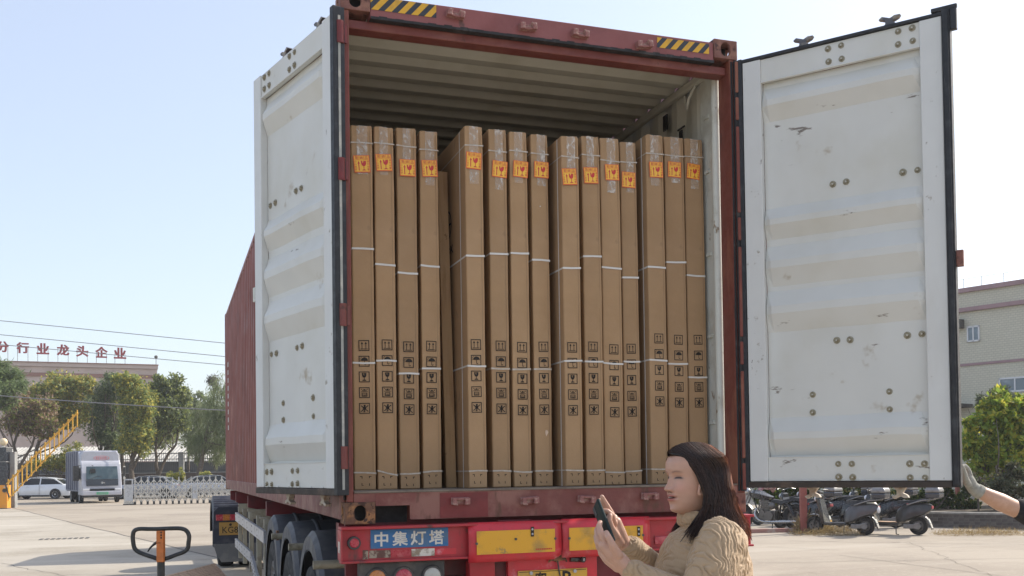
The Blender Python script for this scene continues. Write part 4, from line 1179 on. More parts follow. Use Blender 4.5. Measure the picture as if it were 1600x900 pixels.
        text_into(lp, 'ECOK', .0, -.16, .052, -.0002, bold=.02, w=.26)
        lo = lp.build('printed_logo', None, root)
        lo.rotation_euler = (0, 0, R(-90)); lo.location = (-w / 2 - .0035, p.y - Y, zl_)

# unseen rest of the load, added behind the first row to darken the ceiling
b = mb('cardboard')
for r_ in range(7):
    for k in range(15): b.box((.10 + k * .148, 1.62 + r_ * 1.42, FZ), (.235 + k * .148, 2.9 + r_ * 1.42, FZ + 2.0 - .004 * ((k * 7 + r_ * 3) % 5)))
b.build('unseen_shade_cartons', None, None, kind='stuff')

# plank leaning in the gap
pb, pt = onY(705.5, 757, .42), onY(691, 268, .52)
pb.z = FZ + .001
b = mb('plank'); n = 8
rings = []
for k in range(n + 1):
    c = pb.lerp(pt, k / n); j = .002 * mnoise.noise((k * .7, 1, 5)); hw = .031
    rings.append([(c.x - hw + j, c.y, c.z), (c.x + hw + j, c.y, c.z), (c.x + hw + j, c.y + .05, c.z), (c.x - hw + j, c.y + .05, c.z)])
o = b.loft(rings).build('wooden_plank', None, None, bevel=.002)
tag(o, 'narrow timber plank leaning in the gap between the upright cartons', 'plank')

# ------------------------------------------------------------------ the woman with the phone
WD = 3.2
wroot = gnd_at(1105, WD)
wo = empty('person', wroot, 0, 'woman in a crinkled beige jacket, long brown hair, holding up a phone behind the trailer', 'person')
def W(u, v, D): return at(u, v, D) - wroot
def chain(m_, pts, radii, n=12):
    """limb of joints and radii with rounded ends"""
    pts = [Vector(p) for p in pts]
    P_, r_ = [], []
    for i in range(len(pts) - 1):
        for k in range(4):
            t = k / 4; P_.append(pts[i].lerp(pts[i + 1], t)); r_.append(radii[i] + (radii[i + 1] - radii[i]) * t)
    P_.append(pts[-1]); r_.append(radii[-1])
    m_.tube(P_, r_, n); m_.ball(P_[0], r_[0], n, 8); m_.ball(P_[-1], r_[-1], n, 8)
def head_mesh(skin=(.50, .29, .205), female=True):
    """face looks along -Y, z = 0 at the eyes; returns verts, faces, colours"""
    Z = np.array([-.116, -.112, -.106, -.098, -.088, -.075, -.06, -.045, -.03, -.015, 0, .015, .03, .05, .07, .085, .095, .101, .104])
    Fr = np.array([.030, .050, .066, .075, .078, .081, .082, .082, .081, .080, .080, .084, .088, .087, .079, .065, .047, .026, .004])
    Bk = np.array([.000, .012, .022, .030, .038, .048, .060, .072, .082, .089, .094, .097, .098, .096, .088, .074, .056, .034, .006])
    Wd = np.array([.016, .027, .036, .0445, .052, .0580, .0625, .0655, .0680, .070, .0712, .072, .0725, .071, .064, .054, .041, .025, .004])
    zs = np.concatenate([np.linspace(-.116, -.106, 7), np.linspace(-.105, .03, 96), np.linspace(.032, .095, 26), np.linspace(.096, .104, 9)])
    Z = np.where(Z > 0, Z * .94, Z); zs = np.where(zs > 0, zs * .94, zs)
    def sm(a):
        y = np.interp(zs, Z, a)
        k = np.array([1, 2, 3, 2, 1]) / 9
        yp = np.pad(y, 2, mode='edge'); return np.convolve(yp, k, 'valid')
    f, bk, wd = sm(Fr), sm(Bk), sm(Wd)
    NA = 200
    u_ = np.linspace(-1, 1, NA, endpoint=False)
    A = np.pi * np.sign(u_) * np.abs(u_) ** 1.25            # denser towards the face
    V = []; C = []
    for i, z in enumerate(zs):
        n = 2.25
        sx = np.sign(np.sin(A)) * np.abs(np.sin(A)) ** (2 / n); cy_ = np.sign(np.cos(A)) * np.abs(np.cos(A)) ** (2 / n)
        x = wd[i] * sx; y = np.where(cy_ > 0, f[i], bk[i]) * cy_
        front = np.clip(cy_ * 3, 0, 1)
        G = lambda cx, cz, s1, s2: np.exp(-((x - cx) / s1) ** 2 - ((z - cz) / s2) ** 2)
        nz = np.interp(z, [-.048, -.044, -.040, -.035, -.030, -.022, -.014, -.006, .004, .012], [0, .005, .0155, .0225, .0215, .0165, .012, .0075, .003, 0])
        ns = np.interp(z, [-.046, -.034, -.022, -.008], [.0125, .0115, .0085, .0075])
        d = nz * np.exp(-(x / ns) ** 2)
        for s_ in (-1, 1):
            d = d + .0090 * G(s_ * .0135, -.0365, .0065, .0065)
            d = d - .0085 * G(s_ * .030, .002, .015, .011) + .0062 * G(s_ * .031, -.001, .0125, .0075)
            d = d - .0018 * G(s_ * .031, .0035, .014, .0016)      # lid crease
            d = d + .0045 * G(s_ * .040, -.034, .022, .020)
            d = d + .002 * G(s_ * .030, .019, .018, .006)
            d = d - .003 * G(s_ * .026, -.060, .004, .006)
        lx = np.exp(-(x / .021) ** 2)
        d = d + lx * (.0078 * np.exp(-((z + .0545) / .0045) ** 2) + .0092 * np.exp(-((z + .0672) / .0055) ** 2) - .0085 * np.exp(-((z + .0608) / .0026) ** 2))
        d = d + .0085 * G(0, -.101, .018, .011) - .003 * G(0, -.079, .018, .006)
        y = y + d * front
        V.append(np.stack([x, -y, np.full(NA, z)], 1))
        c = np.tile(np.array(skin), (NA, 1))
        def mix(mask, cc):
            nonlocal c
            m2 = np.clip(mask, 0, 1)[:, None] * front[:, None]; c = c * (1 - m2) + np.array(cc) * m2
        for s_ in (-1, 1):
            mix(.4 * G(s_ * .038, -.032, .022, .018), (.60, .27, .20))
            bz = .0162 + .004 * np.exp(-((x - s_ * .034) / .016) ** 2)
            br = np.exp(-((x - s_ * .031) / .0165) ** 4) * np.exp(-((z - bz) / .0026) ** 2)
            mix(.6 * br, (.10, .055, .04))
            ez = .0005 - .0012 * ((x - s_ * .031) / .012) ** 2
            mix(1.4 * np.exp(-((x - s_ * .031) / .0145) ** 4) * np.exp(-((z - ez) / .0031) ** 2), (.012, .008, .007)); mix(.5 * np.exp(-((x - s_ * .031) / .015) ** 4) * np.exp(-((z - .0065) / .0012) ** 2), (.22, .11, .08))  # dark lash line, then lid crease shade painted into the skin colour
            mix(.35 * np.exp(-((x - s_ * .031) / .0135) ** 4) * np.exp(-((z - ez + .006) / .004) ** 2), (.42, .24, .18))
            mix(1.2 * G(s_ * .0080, -.0435, .0048, .0030), (.07, .025, .02)); mix(.3 * G(s_ * .020, -.036, .003, .008), (.3, .14, .1))  # nostril and nose-wing shade painted into the skin colour
        lipw = np.exp(-(x / .0215) ** 6)
        mix(.85 * lipw * np.exp(-((z + .0562) / .0042) ** 4), (.36, .10, .09)); mix(.9 * lipw * np.exp(-((z + .0672) / .0055) ** 4), (.40, .12, .105))
        mix(1.2 * lipw * np.exp(-((z + .0608) / .0026) ** 2), (.07, .015, .015))  # shade of the parted mouth painted between the lips
        C.append(c)
    V = np.concatenate(V); C = np.concatenate(C)
    F = []
    nr = len(zs)
    for i in range(nr - 1):
        a = i * NA
        for j in range(NA):
            k = (j + 1) % NA; F.append((a + j, a + k, a + NA + k, a + NA + j))
    F.append(tuple(range(NA - 1, -1, -1))); F.append(tuple((nr - 1) * NA + j for j in range(NA)))
    return V, F, C
def paint(me, cols):
    ca = me.color_attributes.new('tint', 'FLOAT_COLOR', 'POINT')
    a = np.ones((len(me.vertices), 4), np.float32); a[:, :3] = cols
    ca.data.foreach_set('color', a.ravel())
def ear(m_, s_):
    pts = [(s_ * .073, -.004, -.050), (s_ * .076, -.007, -.040), (s_ * .078, -.002, -.022), (s_ * .083, .010, -.004), (s_ * .084, .022, .004), (s_ * .084, .031, -.006), (s_ * .083, .029, -.022), (s_ * .079, .016, -.040), (s_ * .075, .004, -.050)]
    m_.tube(pts, [.006, .005, .0045, .005, .005, .005, .005, .006, .007], 8)
    m_.ball((s_ * .0745, .010, -.022), (.006, .016, .026), 10, 8)
    m_.ball((s_ * .0755, -.001, -.047), (.006, .007, .009), 8, 6)
    m_.ball((s_ * .073, -.004, -.026), (.004, .004, .007), 8, 6)

yaw_h, pit_h = R(21), R(0)
hf = -CR * math.cos(yaw_h) - CF * math.sin(yaw_h)               # where she looks
hf = (hf * math.cos(pit_h) - Vector((0, 0, 1)) * math.sin(pit_h)).normalized()
hx = Vector((0, 0, 1)).cross(-hf).normalized()                   # local x when -Y is forward
# local frame: -Y forward, Z up, X = Y x Z
hy = -hf; hz = hy.cross(Vector((0, 0, 1)).cross(hy) * -1).normalized()
hxv = hy.cross(Vector((0, 0, 1))).normalized(); hzv = hxv.cross(hy).normalized()
HC = W(1083.5, 746, WD)
HT = Matrix(((hxv.x, hy.x, hzv.x, HC.x), (hxv.y, hy.y, hzv.y, HC.y), (hxv.z, hy.z, hzv.z, HC.z), (0, 0, 0, 1)))
HTn = np.array(HT)
SK = np.array((.50, .29, .205))
V, Fc, Cc = head_mesh()
V = V @ HTn[:3, :3].T + HTn[:3, 3]
allv, allf, allc = [V], [list(f) for f in Fc], [Cc]
def add_part(me):
    a = np.array([v.co[:] for v in me.vertices]); k = sum(len(x) for x in allv)
    allv.append(a); allc.append(np.tile(SK, (len(a), 1)) )
    for p in me.polygons: allf.append([i + k for i in p.vertices])
# neck and ears
q = MB().mat('skin')
e_ = MB().mat('skin'); ear(e_, 1); ear(e_, -1)
q.add(e_.v, e_.f, HT @ Matrix.Translation((0, -.020, -.002)))
add_part(remesh(q, .0022, 2))
q = MB().mat('skin')
def HL(x, y, z): return HT @ Vector((x, y, z))
chain(q, [HL(0, .035, -.05), HL(0, .04, -.10), W(1102, 822, WD + .0), W(1104, 850, WD)], [.050, .046, .044, .045], 20)
chain(q, [HL(0, -.03, -.085), HL(0, .02, -.11)], [.034, .040], 14)
add_part(remesh(q, .005, 6))
# near (left) hand holding the phone: back of the hand to the camera
LH = MB().mat('skin')
chain(LH, [W(1010, 918, 3.06), W(986, 897, 3.06), W(972, 880, 3.065)], [.031, .027, .026], 14)
chain(LH, [W(975, 884, 3.06), W(958, 866, 3.06), W(946, 853, 3.065)], [.024, .025, .021], 14)
chain(LH, [W(968, 874, 3.07), W(951, 860, 3.075), W(939, 848, 3.085)], [.024, .023, .018], 14)
chain(LH, [W(966, 884, 3.065), W(951, 873, 3.075), W(942, 863, 3.09)], [.021, .019, .016], 14)
chain(LH, [W(947, 850, 3.06), W(939, 834, 3.065), W(936, 822, 3.085), W(938, 816, 3.105)], [.0125, .0105, .0092, .0078])
chain(LH, [W(941, 851, 3.075), W(935, 839, 3.085), W(932.5, 829, 3.105), W(935, 823, 3.13)], [.0120, .0102, .009, .0075])
chain(LH, [W(939, 857, 3.09), W(933.5, 847, 3.10), W(931.5, 838, 3.125), W(935, 833, 3.145)], [.0115, .0098, .0086, .0072])
chain(LH, [W(941, 863, 3.10), W(935, 855, 3.115), W(933.5, 847, 3.14), W(937, 843, 3.155)], [.0102, .0086, .0076, .0065])
chain(LH, [W(966, 868, 3.045), W(957, 852, 3.035), W(951, 840, 3.04), W(947.5, 832.5, 3.06)], [.0155, .0118, .0103, .0085])
add_part(remesh(LH, .0021, 3))
# far (right) hand tapping the screen
RH = MB().mat('skin')
chain(RH, [W(1005, 884, 3.26), W(985, 862, 3.25), W(972, 846, 3.235)], [.030, .026, .024], 14)
chain(RH, [W(974, 848, 3.235), W(966, 830, 3.225), W(962, 816, 3.22)], [.022, .023, .019], 14)
chain(RH, [W(968, 848, 3.22), W(959, 833, 3.21), W(955, 820, 3.205)], [.019, .020, .016], 14)
chain(RH, [W(960, 813, 3.215), W(953.5, 799, 3.21), W(946, 786, 3.205), W(940.5, 776, 3.20)], [.0115, .0098, .0085, .0068])
chain(RH, [W(963, 816, 3.235), W(952, 800, 3.235), W(942, 789, 3.23), W(937, 781.5, 3.225)], [.0112, .0095, .0082, .0066])
chain(RH, [W(959, 818, 3.20), W(956, 805, 3.185), W(949, 798.5, 3.18), W(941, 797.5, 3.18)], [.0118, .0098, .0082, .0066])
chain(RH, [W(966, 822, 3.245), W(961, 808, 3.25), W(954, 803, 3.25), W(951, 808, 3.245)], [.0105, .0088, .0078, .0065])
chain(RH, [W(963, 838, 3.19), W(955, 824, 3.175), W(952, 814, 3.17), W(953, 806, 3.175)], [.0140, .0110, .0095, .0078])
add_part(remesh(RH, .0021, 3))
# trunk and legs inside the clothes
T_ = MB().mat('skin')
gz = -wroot.z
chain(T_, [W(1104, 850, WD), W(1100, 960, WD), W(1100, 1130, WD)], [.06, .085, .10], 14)
chain(T_, [W(1102, 868, 3.09), W(1102, 868, 3.31)], [.045, .045], 12)
for dD in (-.09, .09):
    p = W(1100, 1140, WD + dD); chain(T_, [p, Vector((p.x, p.y, .47)), Vector((p.x + .02, p.y, .09))], [.075, .052, .036], 12)
add_part(remesh(T_, .014, 3))
me = bpy.data.meshes.new('body')
me.from_pydata(np.concatenate(allv).tolist(), [], allf)
me.polygons.foreach_set('use_smooth', [True] * len(me.polygons)); me.materials.append(MATS['skin'])
CC = np.concatenate(allc)
VV = np.concatenate(allv)
jit = np.array([mnoise.noise((v[0] * 60, v[1] * 60, v[2] * 60)) for v in VV])
CC = CC * (1 + .06 * jit[:, None]); paint(me, CC); me.update()
link_mesh('body', me, wo)
# eye whites and teeth peeking out
mb('strap').ball(HL(.0, -.0800, -.0600), (.010, .006, .0016), 10, 6, None).build('teeth', None, wo)
# nails
# phone: a thing of its own, in her hand
pt_, pb_ = W(933.5, 793, 3.16) + wroot, W(954, 846, 3.11) + wroot
ax = (pt_ - pb_).normalized(); ctr = (pt_ + pb_) / 2
nrm = (-CR * .985 - CF * .17 - Vector((0, 0, 1)) * .05); nrm = (nrm - ax * nrm.dot(ax)).normalized(); sd = ax.cross(nrm).normalized()
PT = Matrix(((sd.x, nrm.x, ax.x, ctr.x), (sd.y, nrm.y, ax.y, ctr.y), (sd.z, nrm.z, ax.z, ctr.z), (0, 0, 0, 1)))
ph = empty('phone', (0, 0, 0), 0, 'dark green phone held upright in the hands of the woman', 'phone'); ph.matrix_world = PT
L2, W2 = .073, .036
mb('phone_case').box((-W2, -.0045, -L2), (W2, .0045, L2)).build('case', None, ph, bevel=.003)
mb('glass_screen').box((-W2 + .003, -.0052, -L2 + .003), (W2 - .003, -.0046, L2 - .003)).build('screen', None, ph)
b = mb('gloss_black'); b.box((-W2 + .004, .0047, L2 - .034), (-W2 + .026, .0066, L2 - .006)); b.build('camera_bump', None, ph, bevel=.002)
b = mb('phone_metal'); b.box((-W2 - .0008, -.002, .0), (-W2 + .0005, .002, .014)); b.box((-W2 - .0008, -.002, .022), (-W2 + .0005, .002, .034)); b.build('side_button', None, ph)

# jacket: puffy, drawn into fine crinkles
J = MB().mat('crinkle_cloth')
def ring(uf, ub, v, hd, n=28, dz=0.0):
    a, c = W(uf, v, WD), W(ub, v, WD); m0 = (a + c) / 2; h = (c - a).length / 2
    return [m0 + CR * (h * math.cos(2 * math.pi * k / n)) + CF * (hd * math.sin(2 * math.pi * k / n)) + Vector((0, 0, dz * math.cos(2 * math.pi * k / n))) for k in range(n)]
J.loft([ring(1076, 1124, 818, .064), ring(1066, 1140, 824, .110), ring(1048, 1158, 836, .150), ring(1036, 1166, 855, .175), ring(1026, 1172, 880, .185), ring(1020, 1174, 920, .185), ring(1024, 1168, 1000, .18), ring(1028, 1162, 1090, .185), ring(1024, 1164, 1150, .19)])
chain(J, [W(1108, 826, 3.15), W(1126, 850, 3.06), W(1124, 864, 3.04), W(1112, 905, 2.98), W(1092, 946, 2.94)], [.052, .078, .082, .078, .070], 18)
chain(J, [W(1092, 946, 2.94), W(1040, 926, 3.0), W(1003, 903, 3.05), W(990, 894, 3.055)], [.068, .056, .044, .038], 18)
chain(J, [W(1100, 856, 3.34), W(1080, 905, 3.40), W(1060, 925, 3.40)], [.080, .074, .066], 18)
chain(J, [W(1060, 925, 3.40), W(1025, 896, 3.33), W(997, 868, 3.27), W(987, 858, 3.255)], [.066, .056, .046, .042], 18)
# stand-up collar
for k in range(20):
    a = 2 * math.pi * k / 20; c = W(1091, 812, WD)
    p = c + CR * (.048 * math.cos(a)) + CF * (.058 * math.sin(a)) + Vector((0, 0, .018 * math.cos(a) * -.3))
    J.ball(p, (.019, .019, .026), 8, 6)
jm = remesh(J, .0027, 5)
n = len(jm.vertices)
co = np.zeros(n * 3); jm.vertices.foreach_get('co', co); co = co.reshape(-1, 3)
no = np.zeros(n * 3); jm.vertices.foreach_get('normal', no); no = no.reshape(-1, 3)
dsp = np.zeros(n)
zlow = W(1100, 960, WD).z
dn = (-CR * .42 + CF * -.05 - Vector((0, 0, 1)) * .9).normalized()
for i in range(n):
    x, y, z = co[i]
    if z < zlow: continue
    tt = x * dn.x + y * dn.y + z * dn.z
    wv = mnoise.noise((x * 9, y * 9, z * 9)) * 1.6
    w2 = mnoise.noise((x * 12, y * 12, z * 30)) * 1.3
    sc_ = x * (CR.x + .75 * CF.x) + y * (CR.y + .75 * CF.y) - .42 * z
    wa_ = mnoise.noise((sc_ * 11, tt * 30, y * 11)); wb_ = mnoise.noise((sc_ * 40, tt * 62, 3.3))
    c = mnoise.noise((x * 14 - wv, y * 14 + wv, z * 8))
    hgt = abs(math.sin(math.pi * sc_ / .0150 + 5.0 * wa_ + 2.2 * wb_)) ** .75
    brk = .55 + .45 * mnoise.noise((sc_ * 55, tt * 48, 9.1)) * 1.6
    dsp[i] = .0088 * (hgt - .6) * max(.25, min(1.25, brk)) + .006 * c
co = co + no * dsp[:, None]
jm.vertices.foreach_set('co', co.ravel())
jm.materials.clear(); jm.materials.append(MATS['crinkle_cloth'])
jm.polygons.foreach_set('use_smooth', [True] * len(jm.polygons)); jm.update()
jo = link_mesh('jacket', jm, wo)
q = MB().mat('denim')
for dD in (-.09, .09):
    p = W(1100, 1130, WD + dD); chain(q, [p, Vector((p.x, p.y, .48)), Vector((p.x + .02, p.y, .12))], [.105, .078, .068], 14)
tm = remesh(q, .012, 3); tm.materials.clear(); tm.materials.append(MATS['denim']); link_mesh('trousers', tm, wo)
for dD in (-.09, .09):
    p = W(1100, 1140, WD + dD); q = mb('shoe'); c = Vector((p.x, p.y, .045)) - CR * .05
    q.ball(c, (.05, .05, .045), 12, 8); q.ball(c - CR * .08, (.05, .05, .035), 12, 8); q.box((c.x - .05, c.y - .04, .0), (c.x + .05, c.y + .04, .03)); q.build('shoe', None, wo, smooth=60)

# hair: strands that leave the parting, follow the skull and fall to the shoulders
def catmull(P, n):
    P = [P[0] * 2 - P[1]] + list(P) + [P[-1] * 2 - P[-2]]; out = []
    m_ = len(P) - 3
    for k in range(n + 1):
        t = k / n * m_; i = min(int(t), m_ - 1); t -= i
        a, b_, c, d = P[i], P[i + 1], P[i + 2], P[i + 3]
        out.append(.5 * ((2 * b_) + (c - a) * t + (2 * a - 5 * b_ + 4 * c - d) * t * t + (3 * b_ - a - 3 * c + d) * t ** 3))
    return out
HV, HF, HCOL = [], [], []
HI = HT.inverted()
def strand(s_near, lay, r, colr, jit, cut=0.0):
    """s_near in -1..1: -1 far temple, 0 back of head, 1 near temple; lay = layer thickness outside the skull"""
    near = s_near > 0; s = 1 - abs(s_near)                        # 0 at the temple, 1 at the back
    side = -1 if near else 1                                      # local x: her left is +X when facing -Y ... set by sign below
    sx = NEARX if near else -NEARX
    th = R(62 + 118 * s)                                          # azimuth from the face
    # root on the parting
    pr0 = .082 - .165 * (s ** .9)
    root = Vector((sx * .004, -pr0 + jit[0] * .006, .097 * math.sqrt(max(.05, 1 - (pr0 / .118) ** 2)) + lay))
    def skull(tq, z):
        w_ = np.interp(z, [-.12, -.06, -.02, .02, .047, .075, .094], [.062, .069, .0725, .0755, .073, .060, .030]) + lay
        fr = np.interp(z, [-.12, -.06, 0, .05, .08, .10], [.07, .080, .082, .085, .070, .03]); bk = np.interp(z, [-.12, -.06, 0, .05, .08, .10], [.075, .085, .100, .099, .082, .04])
        c = math.cos(tq); return Vector((sx * w_ * math.sin(tq), -(fr if c > 0 else bk + lay) * c, z))
    z1 = .070 - .01 * s
    P0 = root
    th1 = R(40 + 118 * s) if s < .5 else th
    P1 = skull(R(39 + 128 * s), .067); P2 = skull(R((59 if near else 58) + (120 if near else 120) * s), .034 if near else .036)
    sn_, cs_ = math.sin(s * math.pi / 2), math.cos(s * math.pi / 2)
    q1, q2 = lay * 1.1, lay * 1.3
    if near:
        P3 = W(1100 + 38 * sn_, 764, 3.2 - (.086 + q1) * cs_) + CR * q1 * sn_; P4 = W(1100 + 43 * sn_, 789, 3.2 - (.094 + q2) * cs_) + CR * q2 * sn_
        m0 = W(1089 + 65 * sn_, 814, 3.2 - (.108 + q2) * cs_) + CR * q2 * sn_
        e = W(1071 + 98 * sn_, 844 - 4 * s + jit[1] * 8, 3.2 - (.150 + lay) * cs_)
    else:
        P3 = W(1086 + 52 * sn_, 764, 3.2 + (.082 + q1) * cs_) + CR * q1 * sn_; P4 = W(1078 + 65 * sn_, 789, 3.2 + (.088 + q2) * cs_) + CR * q2 * sn_
        m0 = W(1062 + 92 * sn_, 814, 3.2 + (.10 + q2) * cs_) + CR * q2 * sn_
        e = W(1051 + 117 * sn_, 838 + jit[1] * 7, 3.2 + .125 * cs_)
    e = e + Vector((jit[2] * .014, jit[3] * .012, 0)) + (m0 - e).normalized() * cut
    Pw = [HT @ p for p in (P0, P1, P2)] + [P3, P4] + [m0 + Vector((jit[2] * .008, jit[3] * .008, 0)), e]
    pts = catmull(Pw, 17)
    wob_ = jit[4] * .0045
    pts = [p + CR * (wob_ * math.sin(k * .8 + jit[5] * 6)) for k, p in enumerate(pts)]
    n = 4 if r > .002 else 3
    base = len(HV); up = None
    for k, p in enumerate(pts):
        d = (pts[min(k + 1, 17)] - pts[max(k - 1, 0)]).normalized()
        x = d.cross(Vector((.3, .2, .9))); x = x.normalized() if x.length > 1e-4 else Vector((1, 0, 0)); y = x.cross(d)
        rr = r * (1.0 if k < 13 else 1.0 - .8 * (k - 13) / 4)
        for j in range(n):
            a = 2 * math.pi * j / n
            HV.append(p + x * (math.cos(a) * rr) + y * (math.sin(a) * rr)); HCOL.append(colr)
    for k in range(len(pts) - 1):
        for j in range(n):
            HF.append((base + k * n + j, base + k * n + (j + 1) % n, base + (k + 1) * n + (j + 1) % n, base + (k + 1) * n + j))
NEARX = 1 if (HT.to_3x3() @ Vector((1, 0, 0))).dot(CF) < 0 else -1
for k in range(520):
    strand(rng.uniform(-1, 1), rng.uniform(.001, .007), .0045, (.012, .007, .0055), rng.uniform(-1, 1, 6), rng.uniform(0, .03))
for k in range(5000):
    t = rng.random(); br = rng.random(); s0 = 0
    c0 = np.array((.018, .0095, .0065)) * (1 - t) + np.array((.075, .035, .021)) * t
    if br > .92: c0 = np.array((.085, .04, .024))
    cl = rng.integers(0, 90)
    s0 = ((cl * .61803) % 1) * 2 - 1 + rng.normal() * .03
    back_glow = max(0, 1 - abs(max(-1, min(1, s0))) - .45) * 2.6
    c0 = c0 * (1 + .6 * back_glow) + back_glow * rng.random() ** 1.5 * np.array((.34, .15, .082))  # sunlit glow painted into the colour of strands at the back
    strand(max(-1, min(1, s0)), rng.uniform(.006, .0145), rng.uniform(.0007, .0012), tuple(c0), rng.uniform(-1, 1, 6), rng.uniform(0, .02))
# scalp cover
q = MB(); 
for (y, z, rx, ry, rz) in ((.010, .026, .0745, .096, .0685), (.04, -.02, .070, .064, .072)): q.ball((0, y, z), (rx, ry, rz), 28, 20)
keep = []
for v in q.v: keep.append(not (v[1] < -.020 and v[2] < .055 + (-.020 - v[1]) * .42) and not (v[1] < .012 and v[2] < .012))
base = len(HV)
for v in q.v: HV.append(HT @ Vector(v)); HCOL.append((.014, .0075, .0055))
for f in q.f:
    if all(keep[i] for i in f): HF.append(tuple(i + base for i in f))
# thin fringe wisps across the forehead
def wisp(pts, r):
    base = len(HV); pts = catmull([HT @ Vector(p) for p in pts], 12)
    for k, p in enumerate(pts):
        for j in range(3):
            a = 2 * math.pi * j / 3; HV.append(p + CF * (math.cos(a) * r) + CR * (math.sin(a) * r)); HCOL.append((.012, .007, .005))
    for k in range(12):
        for j in range(3): HF.append((base + 3 * k + j, base + 3 * k + (j + 1) % 3, base + 3 * k + 3 + (j + 1) % 3, base + 3 * k + 3 + j))
for k in range(0):
    j = rng.uniform(-1, 1, 4) * 2.2
    wisp([(NEARX * (.004 + .003 * j[0]), -.050, .090), (NEARX * (.022 + .006 * j[1]), -.092 - .002 * j[2], .070), (NEARX * (.040 + .006 * j[1]), -.084, .040 + .006 * j[2]), (NEARX * (.056 + .004 * j[3]), -.062, .014 + .010 * j[0])], .0006)
hm = bpy.data.meshes.new('hair'); hm.from_pydata([tuple(v) for v in HV], [], HF)
hm.materials.append(MATS['hair']); paint(hm, np.array(HCOL)); hm.polygons.foreach_set('use_smooth', [True] * len(hm.polygons)); hm.update()
link_mesh('hair', hm, wo)

# ------------------------------------------------------------------ the man at the right door (his arm reaches into view)
MD = 5.75
mroot = gnd_at(1705, MD)
mo = empty('person', mroot, 0, 'person in black short sleeves at the right edge, gloved hand holding the door', 'person')
def Wm(u, v, D): return at(u, v, D) - mroot
q = MB().mat('skin_man')
chain(q, [Wm(1638, 822, MD + .05), Wm(1590, 797, MD), Wm(1562, 784, MD - .02), Wm(1540, 773, MD - .03), Wm(1522, 763, MD - .03)], [.052, .049, .051, .040, .029], 16)
am = remesh(q, .006, 3)
q = MB().mat('skin_man')
chain(q, [Wm(1690, 860, MD), Wm(1695, 1000, MD), Wm(1695, 1030, MD)], [.12, .12, .12], 14); chain(q, [Wm(1668, 828, MD), Wm(1740, 828, MD)], [.06, .06], 12)
chain(q, [Wm(1638, 822, MD + .05), Wm(1670, 826, MD)], [.05, .06], 12)
chain(q, [Wm(1740, 830, MD), Wm(1750, 915, MD), Wm(1735, 985, MD - .1), Wm(1728, 1010, MD - .15)], [.055, .045, .04, .03], 12)
for k in range(4): chain(q, [Wm(1727, 1008 + k * 3, MD - .15), Wm(1722, 1022 + k * 2, MD - .17 + k * .02), Wm(1722, 1034, MD - .16 + k * .02)], [.012, .010, .008], 8)
chain(q, [Wm(1705, 815, MD), Wm(1704, 795, MD)], [.055, .05], 12)
for du in (-24, 24):
    p = Wm(1705 + du, 1010, MD); chain(q, [p, Vector((p.x, p.y, .48)), Vector((p.x, p.y + .02, .09))], [.09, .055, .04], 12)
cm = remesh(q, .014, 3)
hv, hfc, hcc = head_mesh((.48, .28, .19))
yy = R(20); f2 = -CR * math.cos(yy) + CF * math.sin(yy); y2 = -f2; x2 = y2.cross(Vector((0, 0, 1))).normalized()
c2_ = Wm(1702, 752, MD)
T2 = np.array(((x2.x, y2.x, 0), (x2.y, y2.y, 0), (x2.z, y2.z, 1)))
hv = hv @ T2.T + np.array(c2_)
v_all = [hv]; f_all = [list(f) for f in hfc]
for mm_ in (am, cm):
    k = sum(len(a) for a in v_all); v_all.append(np.array([v.co[:] for v in mm_.vertices])); f_all += [[i + k for i in p.vertices] for p in mm_.polygons]
me = bpy.data.meshes.new('body'); me.from_pydata(np.concatenate(v_all).tolist(), [], f_all); me.materials.append(MATS['skin_man'])
me.polygons.foreach_set('use_smooth', [True] * len(me.polygons)); me.update(); link_mesh('body', me, mo)
q = MB(); q.mat('bike_black').ball((0, 0, 0), (.080, .102, .088), 20, 14)
k_ = [not (v[1] < -.04 and v[2] < .05) and v[2] > -.05 for v in q.v]
fs = [f for f in q.f if all(k_[i] for i in f)]
hq = mb('cloth_black'); TT = Matrix(((x2.x, y2.x, 0, c2_.x), (x2.y, y2.y, 0, c2_.y), (0, 0, 1, c2_.z + .025), (0, 0, 0, 1))); hq.add(q.v, fs, TT); hq.build('hair', None, mo, smooth=80)
# glove: fingers over the door edge
q = MB().mat('glove')
chain(q, [Wm(1527, 767, MD - .03), Wm(1521, 762, MD - .03)], [.036, .034], 14)
chain(q, [Wm(1521, 764, MD - .03), Wm(1515, 753, MD - .03), Wm(1512, 745, MD - .02)], [.032, .034, .028], 14)
chain(q, [Wm(1512, 756, MD - .06), Wm(1509, 748, MD - .08), Wm(1506.5, 738, MD - .09), Wm(1503.5, 729.5, MD - .10)], [.020, .0165, .0145, .0125])
chain(q, [Wm(1515, 742, MD - .03), Wm(1512, 733, MD - .02), Wm(1507, 728, MD - .02), Wm(1503.5, 729, MD - .03)], [.017, .0145, .0135, .012])
chain(q, [Wm(1514, 744, MD + .0), Wm(1510, 735, MD + .02), Wm(1505, 731, MD + .03), Wm(1501, 732, MD + .02)], [.017, .0145, .0135, .012])
chain(q, [Wm(1514, 748, MD + .02), Wm(1510, 741, MD + .05), Wm(1505, 738, MD + .06), Wm(1501, 739, MD + .05)], [.016, .014, .0125, .011])
chain(q, [Wm(1514, 754, MD + .03), Wm(1510, 749, MD + .06), Wm(1506, 747, MD + .075), Wm(1502, 748, MD + .07)], [.015, .0125, .0115, .010])
c_ = Wm(1526, 766, MD - .03); d_ = (Wm(1540, 773, MD - .03) - Wm(1522, 763, MD - .03)).normalized(); e_1 = d_.cross(Vector((0, 0, 1))).normalized(); e_2 = e_1.cross(d_)
